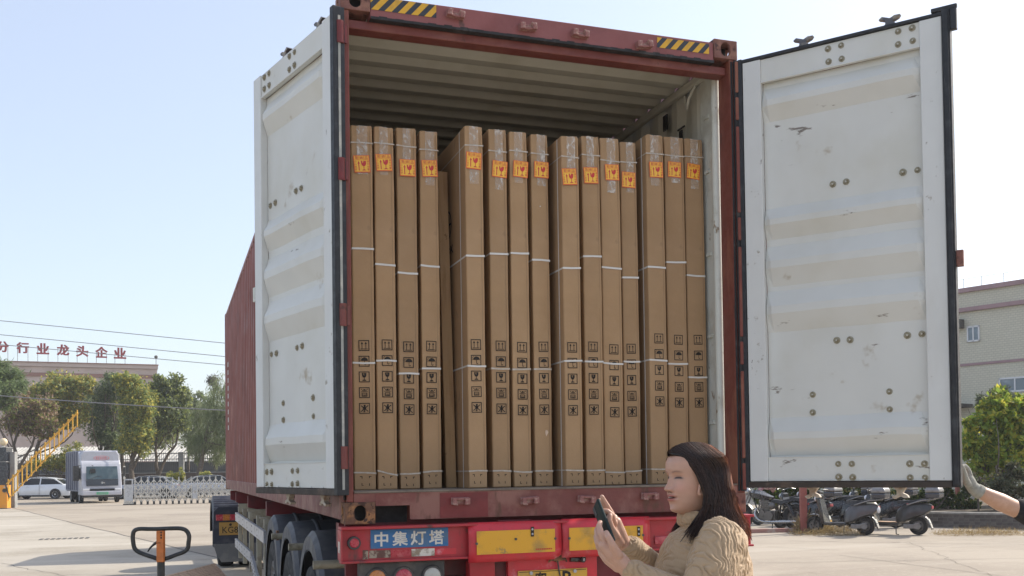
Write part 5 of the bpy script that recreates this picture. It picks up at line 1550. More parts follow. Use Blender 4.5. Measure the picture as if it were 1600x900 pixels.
for kk in range(3): q.tube([c_ + d_ * (.004 + .011 * kk) + (e_1 * math.cos(2 * math.pi * k / 16) + e_2 * math.sin(2 * math.pi * k / 16)) * .035 for k in range(16)], .0065, 8, closed=True)
gm = remesh(q, .0038, 2); gm.materials.clear(); gm.materials.append(MATS['glove']); link_mesh('glove', gm, mo)
q = MB().mat('cloth_black')
chain(q, [Wm(1652, 826, MD + .03), Wm(1622, 812, MD + .03), Wm(1594, 796, MD)], [.085, .072, .062], 16)
chain(q, [Wm(1668, 838, MD), Wm(1740, 838, MD)], [.085, .085], 14); chain(q, [Wm(1704, 860, MD), Wm(1704, 990, MD)], [.155, .15], 18)
chain(q, [Wm(1742, 838, MD), Wm(1752, 885, MD)], [.08, .07], 14); chain(q, [Wm(1705, 822, MD), Wm(1705, 812, MD)], [.07, .065], 14)
sm_ = remesh(q, .010, 3); sm_.materials.clear(); sm_.materials.append(MATS['cloth_black']); link_mesh('shirt', sm_, mo)
q = MB().mat('denim')
for du in (-24, 24):
    p = Wm(1705 + du, 1000, MD); chain(q, [p, Vector((p.x, p.y, .48)), Vector((p.x, p.y, .12))], [.12, .085, .07], 14)
dm = remesh(q, .014, 3); dm.materials.clear(); dm.materials.append(MATS['denim']); link_mesh('trousers', dm, mo)
for du in (-24, 24):
    p = Wm(1705 + du, 1010, MD); c = Vector((p.x, p.y, .045)) - CR * .03
    q = mb('shoe'); q.ball(c, (.055, .055, .045), 12, 8); q.ball(c - CR * .09, (.055, .055, .035), 12, 8); q.build('shoe', None, mo, smooth=60)

# ------------------------------------------------------------------ pallet truck and the leaning pallet
g = gnd_at(251, 5.0)
pj = empty('pallet_truck', g, -YAW, 'hand pallet truck with black loop handle and orange grip stem, left of the trailer', 'pallet truck')
def L5(u, v, D=5.0):
    p = at(u, v, D) - g
    return Vector((p.dot(CR), p.dot(CF), p.z))
b = mb('jack_black')
loop = [(245, 826.5), (270, 825.5), (284, 826), (292, 830), (295.5, 838), (294.5, 848), (293.5, 856), (288, 862), (275, 867), (262, 872), (256, 873)]
loop2 = [(246, 873), (240, 871), (228, 867), (216, 862), (210, 856), (208, 846), (207.5, 838), (209.5, 830), (217, 826.5), (232, 826.5), (245, 826.5)]
pts = catmull([L5(*p) for p in loop + loop2], 80)
b.tube(pts, .0105, 10)
b.build('handle_loop', None, pj, smooth=60)
c0, c1 = L5(252, 829), L5(251, 878)
b = mb('jack_orange'); b.box((c0.x - .0175, -.016, c1.z), (c0.x + .0175, .016, c0.z)); st = b.build('handle_stem', None, pj, bevel=.004)
b = mb('slot_dark')
for k in range(3): b.box((c0.x + .004, -.0172, c0.z - .012 - k * .013), (c0.x + .011, -.0162, c0.z - .004 - k * .013))
b.box((c0.x - .012, -.0172, c0.z - .06), (c0.x + .004, -.0162, c0.z - .057)); b.build('handle_marks', None, st)
b = mb('jack_black'); b.cyl((c0.x, 0, c1.z), (c0.x, -.02, .32), .018, n=14); b.build('tow_bar', None, pj, smooth=60)
b = mb('jack_black'); p = [L5(247, 846), L5(240, 851), L5(234, 857), L5(231, 862)]; b.tube(catmull(p, 8), [.005, .007, .007, .006, .005, .005, .0045, .004, .003], 8); b.build('release_lever', None, pj, smooth=60)
b = mb('jack_yellow'); b.box((-.10, -.02, .16), (.10, .16, .40)); b.cyl((0, .0, .3), (0, .0, .5), .05, n=14); b.build('hydraulic_unit', None, pj, bevel=.01)
for x in (-.19, .19): mb('jack_yellow').box((x - .08, .14, .06), (x + .08, 1.25, .12)).build('fork', None, pj, bevel=.01)
for x in (-.06, .06): wheel(pj, (x, -.02, .09), .09, .05, 'x', 'tyre', 'hub_grey', 'wheel', 0, 16)
for x in (-.19, .19): mb('tyre').cyl((x - .04, 1.1, .045), (x + .04, 1.1, .045), .04, n=12).build('wheel', None, pj)

# pallet: close slats, standing tilted with its upper edge running away from the camera
hz_ = CAM.z - .575
zf = 6.35
far = at(336, 880, zf)
d1 = (CR * math.sin(R(4.5)) + CF * math.cos(R(4.5)))
d2 = (CR * math.cos(R(4.5)) - CF * math.sin(R(4.5))) * .66 - Vector((0, 0, 1)) * .752
d2.normalize(); nr_ = d1.cross(d2).normalized() * -1
if nr_.z < 0: nr_ = -nr_
org = far - d1 * 1.15
PL = Matrix(((d1.x, d2.x, nr_.x, org.x), (d1.y, d2.y, nr_.y, org.y), (d1.z, d2.z, nr_.z, org.z), (0, 0, 0, 1)))
pal = empty('cardboard_stack', (0, 0, 0), 0, 'stack of flat brown cardboard sheets set at a slant beside the pallet truck', 'cardboard stack'); pal.matrix_world = PL
sl = mb('pallet_wood').box((0, 0, -.30), (1.15, .0088, 0)).mesh('sheet')
LEN2 = far.z / .752
k = 0
while k < 52:
    o = link_mesh('sheet', sl, pal); o.location = (rng.uniform(-.004, .004), k * .0112, rng.uniform(-.002, .002)); k += 1
mb('cardboard_edge').box((.01, .002, -.32), (1.14, 52 * .0112, -.302)).build('backing_sheet', None, pal)

# ------------------------------------------------------------------ light box truck
tp = gnd(160, 786)
vt = empty('light_truck', tp, R(13.4), 'white light box truck with dark windscreen parked in front of the trees', 'truck')
# local x to the right, y towards its rear, front at y = 0
w = 1.02
b = mb('truck_white')
prof = [(0.02, .42), (0.0, .55), (.0, .86), (.03, 1.02), (.16, 1.62), (.34, 2.10), (.40, 2.2), (.95, 2.72), (1.25, 2.82), (1.25, .42)]
b.loft([[(-w + .04, y + .03, z) for y, z in prof], [(-w, y + .08, z) for y, z in prof][:0] or [(-w + .0, y + .06, z) for y, z in prof], [(w, y + .06, z) for y, z in prof], [(w - .04, y + .03, z) for y, z in prof]][1:3])
b.build('cab', None, vt, bevel=.05)
b = mb('truck_box_grey'); b.box((-1.04, 1.32, .62), (1.04, 5.1, 2.86)); bx_ = b.build('cargo_box', None, vt, bevel=.02)
rib = mb('truck_box_grey').box((-.07, 0, 0), (.0, .16, 2.1)).mesh('rib')
for k in range(6):
    o = link_mesh('rib', rib, bx_); o.location = (-1.041, 1.40 + k * .66, .70)
b = mb('truck_white'); b.prism([(-1.0, 2.12), (1.0, 2.12), (.98, 2.62), (.86, 2.84), (-.86, 2.84), (-.98, 2.62)], .56, 1.30)
b.build('roof_fairing', None, vt, bevel=.06)
b = mb('logo_pink'); n = 32
b.plate([(.06 + .40 * math.cos(2 * math.pi * k / n), 2.44 + .115 * math.sin(2 * math.pi * k / n)) for k in range(n)], [(.06 + .375 * math.cos(2 * math.pi * k / n), 2.44 + .095 * math.sin(2 * math.pi * k / n)) for k in range(n)], .552, .558)
for k in range(6): b.box((-.22 + k * .095, .552, 2.40), (-.155 + k * .095, .558, 2.425)); b.box((-.22 + k * .095, .552, 2.445), (-.155 + k * .095, .558, 2.475)); b.box((-.20 + k * .095, .552, 2.40), (-.18 + k * .095, .558, 2.475))
b.build('logo', None, vt)
b = mb('windscreen'); b.add([(-.80, .052, 1.30), (.82, .052, 1.30), (.80, .20, 1.98), (-.78, .20, 1.98)], [(0, 1, 2, 3)]); o = b.build('windscreen', None, vt)
b = mb('gloss_black'); b.add([(-.80, .012, .93), (.82, .012, .93), (.82, .052, 1.298), (-.80, .052, 1.298)], [(0, 1, 2, 3)])
b.mat('black_plastic').tube([(-.62, .045, 1.3), (-.2, .085, 1.46), (.02, .075, 1.40)], .012, 5); b.tube([(.62, .045, 1.24), (.25, .05, 1.27), (.05, .04, 1.22)], .012, 5)
b.build('front_panel', None, vt)
b = mb('chrome'); b.cyl((.0, .02, 1.10), (.0, .0, 1.10), .06, n=14); b.box((.07, .005, 1.06), (.13, .02, 1.13)); b.build('badge', None, vt)
b = mb('gloss_black'); b.box((-.62, -.02, .66), (.62, .03, .78)); b.build('grille', None, vt, bevel=.01)
for s_ in (-1, 1): mb('headlamp').box((min(s_ * .98, s_ * .64), -.012, .68), (max(s_ * .98, s_ * .64), .06, .79)).build('headlight', None, vt, bevel=.02)
b = mb('truck_white'); b.box((-1.0, -.05, .42), (1.0, .1, .655)); b.build('bumper', None, vt, bevel=.04)
b = mb('black_plastic'); b.box((-.98, -.035, .30), (.98, .12, .418)); b.build('lower_bumper', None, vt, bevel=.02)
b = mb('green_plate'); b.box((-.30, -.062, .46), (.30, -.052, .60)); b.mat('pillar_grey'); text_into(b, 'BAF89', 0, .53, .09, -.0635, bold=.01, w=.46); b.build('number_plate', None, vt)
for (x, y) in ((-.92, .95), (.92, .95), (-.88, 4.0), (.88, 4.0), (-.62, 4.0), (.62, 4.0)): wheel(vt, (x, y, .34), .34, .2, 'x', 'tyre', 'hub_grey', 'wheel', 5, 20)
b = mb('black_plastic'); b.box((-1.42, .22, 1.22), (-1.14, .40, 2.02)); b.box((-1.2, .5, 1.3), (-1.03, .62, 1.9)); b.tube([(-1.0, .45, 2.05), (-1.2, .38, 2.02)], .02, 6); b.build('wing_mirror', None, vt, bevel=.03)
b = mb('black_plastic'); b.box((-.62, -.12, 1.62), (-.36, .02, 1.86)); b.tube([(-.5, .2, 2.03), (-.48, -.05, 2.05), (-.48, -.06, 1.86)], .015, 6); b.build('blind_spot_mirror', None, vt, bevel=.04)
b = mb('windscreen'); b.add([(-1.045, .40, 1.25), (-1.045, 1.05, 1.25), (-1.045, 1.05, 1.95), (-1.045, .52, 1.95)], [(0, 1, 2, 3)]); b.build('side_window', None, vt)
for y in (1.4, 5.0): mb('black_plastic').box((-.8, y, .42), (.8, y + .1, .62)).build('chassis_bar', None, vt)

# ------------------------------------------------------------------ cars
def car(loc, rz, paint_, label, group):
    """x forward, 4.5 m saloon"""
    c = empty('parked_car', loc, rz, label, 'car', group)
    xs = [-2.22, -2.18, -2.0, -1.55, -1.15, -.6, 0, .5, .85, 1.3, 1.8, 2.12, 2.25]
    belt = [.62, .80, .93, .955, .96, .95, .94, .93, .92, .86, .76, .64, .5]
    wid = [.70, .80, .86, .89, .90, .91, .91, .91, .90, .88, .83, .74, .62]
    b = mb(paint_); rings = []
    for x, z, w_ in zip(xs, belt, wid):
        rings.append([(x, -w_ * .92, .22), (x, -w_, .45), (x, -w_ * .97, z * .85 + .06), (x, -w_ * .86, z), (x, 0, z + .02), (x, w_ * .86, z), (x, w_ * .97, z * .85 + .06), (x, w_, .45), (x, w_ * .92, .22)])
    b.loft(rings)
    b.build('body', None, c, smooth=50)
    rx = [-1.75, -1.2, -.7, 0, .35, 1.05]; rz_ = [.95, 1.30, 1.40, 1.43, 1.38, .93]; rw = [.74, .62, .60, .60, .61, .76]
    b = mb('car_glass')
    b.loft([[(x, -(.80), .92), (x, -w_, z - .02), (x, w_, z - .02), (x, .80, .92)] for x, z, w_ in zip(rx, rz_, rw)]); b.build('windows', None, c, smooth=30)
    b = mb(paint_)
    b.loft([[(x, -w_ - .015, z - .035), (x, -w_ * .8, z), (x, w_ * .8, z), (x, w_ + .015, z - .035)] for x, z, w_ in zip(rx[1:5], rz_[1:5], rw[1:5])])
    for s_ in (-1, 1):
        b.bar((1.06, s_ * .77, .93), (.34, s_ * .62, 1.37), .05, .05); b.bar((-.32, s_ * .815, .93), (-.30, s_ * .61, 1.38), .06, .03); b.bar((-1.76, s_ * .76, .94), (-1.18, s_ * .63, 1.29), .08, .06); b.bar((-1.2, s_ * .63, 1.29), (.35, s_ * .62, 1.37), .04, .03)
    b.build('roof', None, c, smooth=40)
    for s_ in (-1, 1):
        for x in (-1.32, 1.36):
            q = mb('tyre'); q.cyl((x, s_ * .86, .33), (x, s_ * .912, .33), .35, n=24); q.build('wheel_arch', None, c)
            wheel(c, (x, s_ * .845, .315), .315, .19, 'y', 'tyre', 'alloy', 'wheel', 7, 24)
        for x in (-.55, .35): mb(paint_).box((x, min(s_ * .90, s_ * .935), .80), (x + .17, max(s_ * .90, s_ * .935), .83)).build('door_handle', None, c, bevel=.01)
        mb(paint_).ball((.72, s_ * .98, .98), (.07, .09, .06), 10, 6).build('wing_mirror', None, c, smooth=60)
        mb('headlamp').ball((2.02, s_ * .62, .64), (.16, .16, .06), 10, 6).build('headlight', None, c, smooth=60)
        mb('lens_red').ball((-2.08, s_ * .66, .80), (.12, .14, .06), 10, 6).build('tail_light', None, c, smooth=60)
        mb('tyre').box((-.95, min(s_ * .87, s_ * .90), .20), (.98, max(s_ * .87, s_ * .90), .27)).build('sill', None, c)
        mb('rubber').box((-.315, min(s_ * .9, s_ * .914), .3), (-.305, max(s_ * .9, s_ * .914), .92)).build('door_gap', None, c)
    return c
gc = at(64, 776, 66.0); gc.z = 0
car(gc, math.pi - YAW, 'car_white', 'white saloon car parked left of the box truck behind the yellow barrier', 'cars parked by the fence')
for (u, D, lab, rz) in ((231, 63.5, 'silver car parked behind the folding gate, just right of the box truck', math.pi - YAW), (333, 64.0, 'silver car behind the folding gate beside the container corner', .12)):
    gc = gnd_at(u, D); car(gc, rz, 'car_silver', lab, 'cars parked by the fence')

# ------------------------------------------------------------------ folding gate
g0, g1 = gnd(196, 789), gnd(345, 785.5)
gd = (g1 - g0).normalized(); ang = math.atan2(gd.y, gd.x)
gate = empty('folding_gate', g0, ang, 'bright metal folding gate with lattice units drawn half across the entrance', 'gate')
b = mb('steel_panel'); b.box((-.06, -.16, .12), (.36, .16, 1.30)); b.mat('gloss_black').box((.0, -.166, 1.02), (.30, -.158, 1.24)); b.mat('steel_bright').box((-.03, -.172, .12), (.34, -.16, .22)); b.box((-.08, -.18, .02), (.40, .18, .12)); b.box((-.07, -.17, .1), (-.03, .17, 1.45))
b.mat('dusty_black').box((-.1, -.2, .0), (.42, .2, .05)); b.build('drive_head', None, gate, bevel=.01)
b = mb('steel_bright'); b.cyl((-.05, 0, 1.3), (-.05, 0, 1.95), .05, n=8); b.mat('dusty_black').box((-.11, -.06, 1.4), (.01, .06, 1.9)); b.build('signal_post', None, gate)
ps = mb('steel_bright')
for y in (-.20, .20): ps.box((-.025, y - .02, .16), (.025, y + .02, 1.36))
ps.box((-.024, -.18, 1.33), (.024, .18, 1.37)); ps.box((-.024, -.18, .18), (.024, .18, .22)); ps.mat('dusty_black').box((-.05, -.24, .0), (.05, .24, .16))
pme = ps.mesh('gate_post')
lt = mb('steel_bright'); h = .30
for y in (-.205, .205):
    for zz in (.30, .66, 1.02):
        lt.bar((.02, y, zz - .16), (h - .02, y, zz + .2), .02, .035); lt.bar((.02, y, zz + .2), (h - .02, y, zz - .16), .02, .035)
    for zz in (.50, .86): lt.plate(oval(.16, .22, 12, h / 2, zz), oval(.11, .17, 12, h / 2, zz), y - .012, y + .012)
for zz in (.32, .68, 1.04): lt.cyl((h / 2, -.2055, zz), (h / 2, .2055, zz), .012, n=6)
lme = lt.mesh('lattice')
for k in range(24):
    o = link_mesh('gate_post', pme, gate); o.location = (.45 + k * h, 0, 0)
    if k < 23: o = link_mesh('lattice', lme, gate); o.location = (.45 + k * h, 0, 0)
b = mb('steel_panel'); b.box((.45 + h * 9.15, -.23, .25), (.45 + h * 9.95, -.222, 1.0)); b.mat('chrome').cyl((.45 + h * 9.55, -.231, .6), (.45 + h * 9.55, -.236, .6), .08, n=14); b.build('sign_panel', None, gate)

# ------------------------------------------------------------------ barrier with its raised picket arm
g0 = gnd(6, 795); D0 = (g0 - CAM).dot(_f)
br = empty('barrier_gate', g0, -YAW, 'raised yellow picket barrier arm with its orange box at the left edge', 'barrier')
def LB(u, v, dy=0.0):
    p = at(u, v, D0) - g0
    return Vector((p.dot(CR), dy, p.z))
a, c = LB(-14, 795), LB(13.5, 758)
b = mb('barrier_orange'); b.box((a.x, -.18, .04), (c.x, .18, c.z - .03)); b.box((a.x - .01, -.19, c.z - .03), (c.x + .01, .19, c.z)); b.mat('dusty_black').box((a.x, -.17, 0), (c.x, .17, .04)); b.mat('cream_light').box((c.x - .16, -.183, c.z - .12), (c.x - .03, -.181, c.z - .07)); b.build('housing', None, br, bevel=.015)
p0, p1 = LB(14, 756, -.22), LB(123, 645, -.22); q0, q1 = LB(17, 779, -.22), LB(120, 667, -.22)
b = mb('barrier_yellow'); b.bar(p0, p1, .05, .13, (0, -1, 0)); b.build('top_rail', None, br)
b = mb('barrier_yellow'); b.bar(q0, q1, .04, .075, (0, -1, 0)); b.build('bottom_rail', None, br)
for k in range(16):
    t = (k + .3) / 15.4
    p, q = p0.lerp(p1, t), q0.lerp(q1, t)
    q = Vector((p.x, q.y, q0.z + (q1.z - q0.z) * (p.x - q0.x) / (q1.x - q0.x)))
    b = mb('barrier_yellow'); b.bar(q - Vector((0, 0, .09)), p + Vector((0, 0, .16)), .045, .04, (0, 1, 0)); b.build('picket', None, br)
b = mb('dusty_black'); b.cyl((c.x - .1, -.19, c.z - .25), (c.x - .1, -.26, c.z - .25), .09, n=12); b.bar(LB(12, 757, -.22), LB(18, 777, -.22), .06, .06); b.build('pivot', None, br)
g0 = gnd_at(4, D0 + 1.2)
gp = empty('gate_pillar', g0, -YAW, 'dark panelled gate pillar carrying a round globe lamp at the left edge', 'gate pillar')
def LP(u, v):
    p = at(u, v, D0 + 1.2) - g0; return Vector((p.dot(CR), 0, p.z))
a, c = LP(-16, 790), LP(14, 699)
b = mb('panel_dark'); b.box((a.x, -.3, .0), (c.x, .3, c.z)); b.build('panel', None, gp, bevel=.01)
m1 = LP(14, 722).z
for z in (m1, c.z - .02): mb('pillar_grey').box((a.x - .01, -.31, z), (c.x + .01, .31, z + .03)).build('panel_joint', None, gp)
b = mb('steel_bright'); lc_ = LP(5, 690.5); b.cyl((lc_.x, 0, c.z + .01), (lc_.x, 0, c.z + .08), .08, n=12); b.build('lamp_base', None, gp)
b = mb('globe'); b.ball((lc_.x, 0, lc_.z), .185, 18, 12); b.build('globe_lamp', None, gp, smooth=80)
b = mb('pillar_grey'); x0 = LP(14, 740).x; b.box((x0 + .02, .02, 0), (x0 + .27, .30, LP(14, 706).z)); b.build('side_pier', None, gp, bevel=.01)

# ------------------------------------------------------------------ boundary fence
FD = 76.0
f0 = gnd_at(-60, FD); f1 = gnd_at(470, FD + 2)
fd = (f1 - f0); FL = fd.length; fa = math.atan2(fd.y, fd.x)
zt_ = at(200, 707, FD).z; zb_ = at(200, 739, FD).z
fe = empty('boundary_fence', f0, fa, 'low brown wall topped with dark iron railings behind the trees and the folding gate', 'fence')
b = mb('fence_wall'); b.box((0, -.12, 0), (FL, .12, zb_ - .06)); b.mat('pillar_grey').box((0, -.16, zb_ - .06), (FL, .16, zb_)); b.build('wall', None, fe)
b = mb('fence_iron')
for k in range(int(FL / .155)): x = .08 + k * .155; b.add([(x - .014, -.014, zb_), (x + .014, -.014, zb_), (x + .014, .014, zb_), (x - .014, .014, zb_), (x - .014, -.014, zt_), (x + .014, -.014, zt_), (x + .014, .014, zt_), (x - .014, .014, zt_)], [(0, 1, 5, 4), (1, 2, 6, 5), (2, 3, 7, 6), (3, 0, 4, 7), (4, 5, 6, 7)])
b.build('bars', None, fe, kind='stuff')
for z in (zb_ + .12, zt_ - .55, zt_ - .12): mb('fence_iron').box((0, -.03, z), (FL, .03, z + .06)).build('rail', None, fe)
for u in (20, 140, 278, 390):
    p = at(u, 735, FD + .2) - f0; x = p.dot(fd.normalized())
    b = mb('pillar_grey'); b.box((x - .17, -.19, 0), (x + .17, .19, zt_ - .1)); b.box((x - .21, -.23, zt_ - .1), (x + .21, .23, zt_ - .0)); b.build('pier', None, fe, bevel=.01)
# kerb strip in front of the fence
k0, k1 = gnd_at(-80, 71), gnd_at(470, 73)
b = mb('kerb_stone'); d_ = (k1 - k0).normalized(); n_ = Vector((-d_.y, d_.x, 0))
b.loft([[k0, k0 + n_ * .2, k0 + n_ * .2 + Vector((0, 0, .13)), k0 + Vector((0, 0, .13))], [k1, k1 + n_ * .2, k1 + n_ * .2 + Vector((0, 0, .13)), k1 + Vector((0, 0, .13))]]); b.build('kerb', None, None, kind='structure')
b = mb('soil'); b.add([k0 + n_ * .2 + Vector((0, 0, .1)), k1 + n_ * .2 + Vector((0, 0, .1)), k1 + n_ * 3.2 + Vector((0, 0, .1)), k0 + n_ * 3.2 + Vector((0, 0, .1))], [(0, 1, 2, 3)]); b.build('planting_strip', None, None, kind='structure')
# long low shed beyond the fence
s0 = gnd_at(-80, 92); zr1, zr0 = at(200, 706, 94).z, at(200, 720, 90).z
sh = empty('long_shed', s0, fa, 'long low shed with a pale ribbed roof behind the railings', 'building')
P_ = corr(FL * 1.3, .35, .05, .3, .2)
b = mb('shed_white'); n = len(P_)
b.add([(s_, -.4, zr0 + o) for s_, o in P_] + [(s_, 5.0, zr1 + o + .6) for s_, o in P_], [(i, i + 1, n + i + 1, n + i) for i in range(n - 1)]); b.build('roof', None, sh)
mb('shed_dark').box((0, .3, 0), (FL * 1.3, 5.0, zr0 - .08)).build('wall', None, sh)
for k in range(9): mb('pillar_grey').box((2 + k * 4.6, .1, 0), (2.25 + k * 4.6, .299, zr0 - .1)).build('post', None, sh)

# ------------------------------------------------------------------ hall with the roof-top characters
HD = 118.0
tl, trr = at(-120, 555.5, HD), at(245, 575.0, HD + 10)
e0 = Vector((tl.x, tl.y, 0)); e1 = Vector((trr.x, trr.y, 0)); ed = (e1 - e0); EL = ed.length; ea = math.atan2(ed.y, ed.x)
zr = (tl.z + trr.z) / 2
hall = empty('hall_building', e0, ea, 'long pale pink hall with brown cornice bands behind the trees at left', 'building')
b = mb('wall_pink'); b.box((0, 0, 0), (EL, 30, zr - .55)); b.build('wall', None, hall)
b = mb('band_light'); b.box((-.1, -.35, zr - .55), (EL + .12, 30.2, zr - .12)); b.mat('band_brown').box((-.15, -.45, zr - .12), (EL + .18, 30.2, zr)); b.build('cornice', None, hall)
mb('band_brown').box((0, -.12, zr - 1.75), (EL + .05, -.002, zr - 1.30)).build('band', None, hall)
mb('wall_pink').box((0, -.10, zr - 1.29), (EL + .03, -.003, zr - .60)).build('fascia', None, hall)
mb('band_brown').box((0, -.12, zr - 4.4), (EL * .72, -.002, zr - 3.95)).build('band', None, hall)
b = mb('dusty_black'); b.cyl((EL - .1, -.3, zr), (EL - .1, -.3, zr + .9), .04, n=6); b.ball((EL - .1, -.3, zr + .95), .22, 8, 6); b.build('roof_fitting', None, hall)
sg = empty('rooftop_sign', (e0.x, e0.y, zr), ea, 'row of red Chinese characters on thin posts along the hall roof', 'sign')
sg.rotation_euler = (0, 0, ea)
edn = ed.normalized()
for (ch, u, v) in (('分', 4, 542), ('行', 35.5, 543.5), ('业', 67, 545), ('龙', 98.5, 547), ('头', 128.5, 549), ('企', 158.5, 550.5), ('业', 187.5, 552)):
    # where the sight line meets the roof edge plane
    d = ray(u, v); nn_ = Vector((-edn.y, edn.x, 0)); t = (e0 - CAM).dot(nn_) / d.dot(nn_); p = CAM + d * t
    x = (p - e0).dot(edn); zc = p.z - zr; dep = (p - CAM).dot(_f); hh = 17.5 * dep / F_PX
    b = mb('sign_red')
    for q_ in (-1, 0, 1): text_into(b, ch, x + q_ * hh * .028, zc + abs(q_) * .012 * hh, hh * .97, -.1 - .004 * q_, bold=.02, w=hh * .98, extrude=.22)
    b.build('character', None, sg)
    for dx in (-.42, .42): mb('pillar_grey').cyl((x + dx * hh, .12, .0), (x + dx * hh, .12, zc + hh * .1), .035, n=6).build('support', None, sg)

# ------------------------------------------------------------------ overhead cables
def cable(u0, v0, D0_, u1, v1, D1_, sag, r, label):
    a, c = at(u0, v0, D0_), at(u1, v1, D1_); n = 24
    pts = [a.lerp(c, k / n) - Vector((0, 0, sag * (1 - (2 * k / n - 1) ** 2))) for k in range(n + 1)]
    o = mb('cable').tube(pts, r, 5).build('overhead_cable', None, None, smooth=60)
    tag(o, label, 'cable', 'cables strung across the sky')
cable(-400, 461, 60, 700, 571, 66, .0, .022, 'highest thin overhead cable crossing the sky at left')
cable(-400, 484, 62, 700, 591, 68, .0, .022, 'middle overhead cable running just over the rooftop characters')
cable(-400, 502, 64, 700, 602, 70, .0, .022, 'third overhead cable down, passing through the rooftop characters')
cable(-300, 590, 55, 700, 652, 60, .42, .028, 'thick sagging cable hanging in front of the tree crowns')

# ------------------------------------------------------------------ building at the right
dirL = (-CR * math.sin(R(38.7)) + CF * math.cos(R(38.7)))      # its wall runs away to the left
pB = at(1550, 600, 45.0); pB.z = 0
ba = math.atan2(-dirL.y, -dirL.x)
p0 = pB + dirL * 22
tb = empty('tiled_building', (p0.x, p0.y, 0), ba, 'cream tiled three storey building with mauve bands behind the right door', 'building')
nB = Vector((-dirL.y, dirL.x, 0)); 
def onB(u, v):
    d = ray(u, v); t = (pB - CAM).dot(nB) / d.dot(nB); p = CAM + d * t
    return (p - p0).dot(-dirL), p.z
zr = (onB(1500, 452)[1] + onB(1600, 436)[1]) / 2
def zz(a, b_): return (onB(*a)[1] + onB(*b_)[1]) / 2
z1 = zz((1500, 491), (1600, 473)); z2 = zz((1500, 485), (1600, 466)); z3 = zz((1500, 574), (1600, 563)); z4 = zz((1500, 570), (1600, 559))
mb('tile_wall').box((0, 0, 0), (36, 14, zr - .2)).build('wall', None, tb)
mb('band_pink').box((-.1, -.14, zr - .2), (36.1, 14.1, zr)).build('parapet', None, tb)
mb('band_pink').box((-.05, -.16, z1), (36.05, -.002, z2)).build('band', None, tb)
mb('band_pink').box((-.05, -.05, z3), (36.05, -.002, z4)).build('band', None, tb)
def window(u0, v0, u1, v1, curtain=False):
    x0, za = onB(u0, v1); x1, zb = onB(u1, v0)
    f_ = mb('window_frame')
    for (a, b_, c, d) in ((x0, za, x1, za + .07), (x0, zb - .07, x1, zb), (x0, za, x0 + .06, zb), (x1 - .06, za, x1, zb), ((x0 + x1) / 2 - .03, za, (x0 + x1) / 2 + .03, zb)): f_.box((a, -.07, b_), (c, -.003 - .001 * len(f_.v) / 80, d))
    o = f_.build('window', None, tb)
    mb('window_glass').box((x0 + .02, -.045, za + .02), (x1 - .02, -.035, zb - .02)).build('pane', None, o)
    if curtain: mb('curtain').box((x0 + .05, -.0345, za + .05), (x1 - .05, -.033, zb - .05)).build('curtain', None, o)
window(1512, 508, 1531, 535); window(1562, 587, 1612, 614, True); window(1612, 500, 1640, 528)
x_, z_ = onB(1502, 505); mb('dusty_black').box((x_ - .5, -.35, z_ - .25), (x_ + .15, -.003, z_ + .15)).build('wall_unit', None, tb, bevel=.02)
b = mb('cable'); 
for u in (1502, 1530, 1565, 1598): x_, _ = onB(u, 440); b.cyl((x_, .2, zr), (x_, .2, zr + .45), .012, n=5)
b.cyl((0, .2, zr + .45), (36, .2, zr + .45), .009, n=5); b.build('roof_railing', None, tb)
b = mb('dusty_black'); x_, z_ = onB(1510, 632); b.box((x_ - 3, -1.6, z_ - .15), (x_ + .3, -.003, z_)); b.build('canopy', None, tb)

# ------------------------------------------------------------------ planting
def leaves(name, pts, size, cols, parent, asp=.55, hang=0.0, seed=1):
    """many small leaf blades, each with its own tilt and tint"""
    r_ = np.random.default_rng(seed); n = len(pts)
    d = r_.normal(size=(n, 3)); d[:, 2] -= hang; d /= np.linalg.norm(d, axis=1)[:, None]
    e = r_.normal(size=(n, 3)); e -= d * (e * d).sum(1)[:, None]; e /= np.linalg.norm(e, axis=1)[:, None]
    L_ = (size * r_.uniform(.6, 1.35, n))[:, None]
    f_ = np.cross(d, e) * L_ * .12
    v = np.stack([pts, pts + d * L_ * .5 + e * L_ * asp * .5 + f_, pts + d * L_, pts + d * L_ * .5 - e * L_ * asp * .5 + f_], 1).reshape(-1, 3)
    me = bpy.data.meshes.new(name)
    me.vertices.add(4 * n); me.vertices.foreach_set('co', v.astype(np.float32).ravel())
    me.loops.add(4 * n); me.loops.foreach_set('vertex_index', np.arange(4 * n, dtype=np.int32))
    me.polygons.add(n); me.polygons.foreach_set('loop_start', np.arange(0, 4 * n, 4, dtype=np.int32)); me.polygons.foreach_set('loop_total', np.full(n, 4, np.int32))
    me.update(calc_edges=True)
    cs = np.array(cols); c = cs[r_.integers(0, len(cs), n)] * r_.uniform(.75, 1.25, (n, 1))
    paint(me, np.repeat(c, 4, 0)); me.materials.append(MATS['leaf'])
    return link_mesh(name, me, parent)
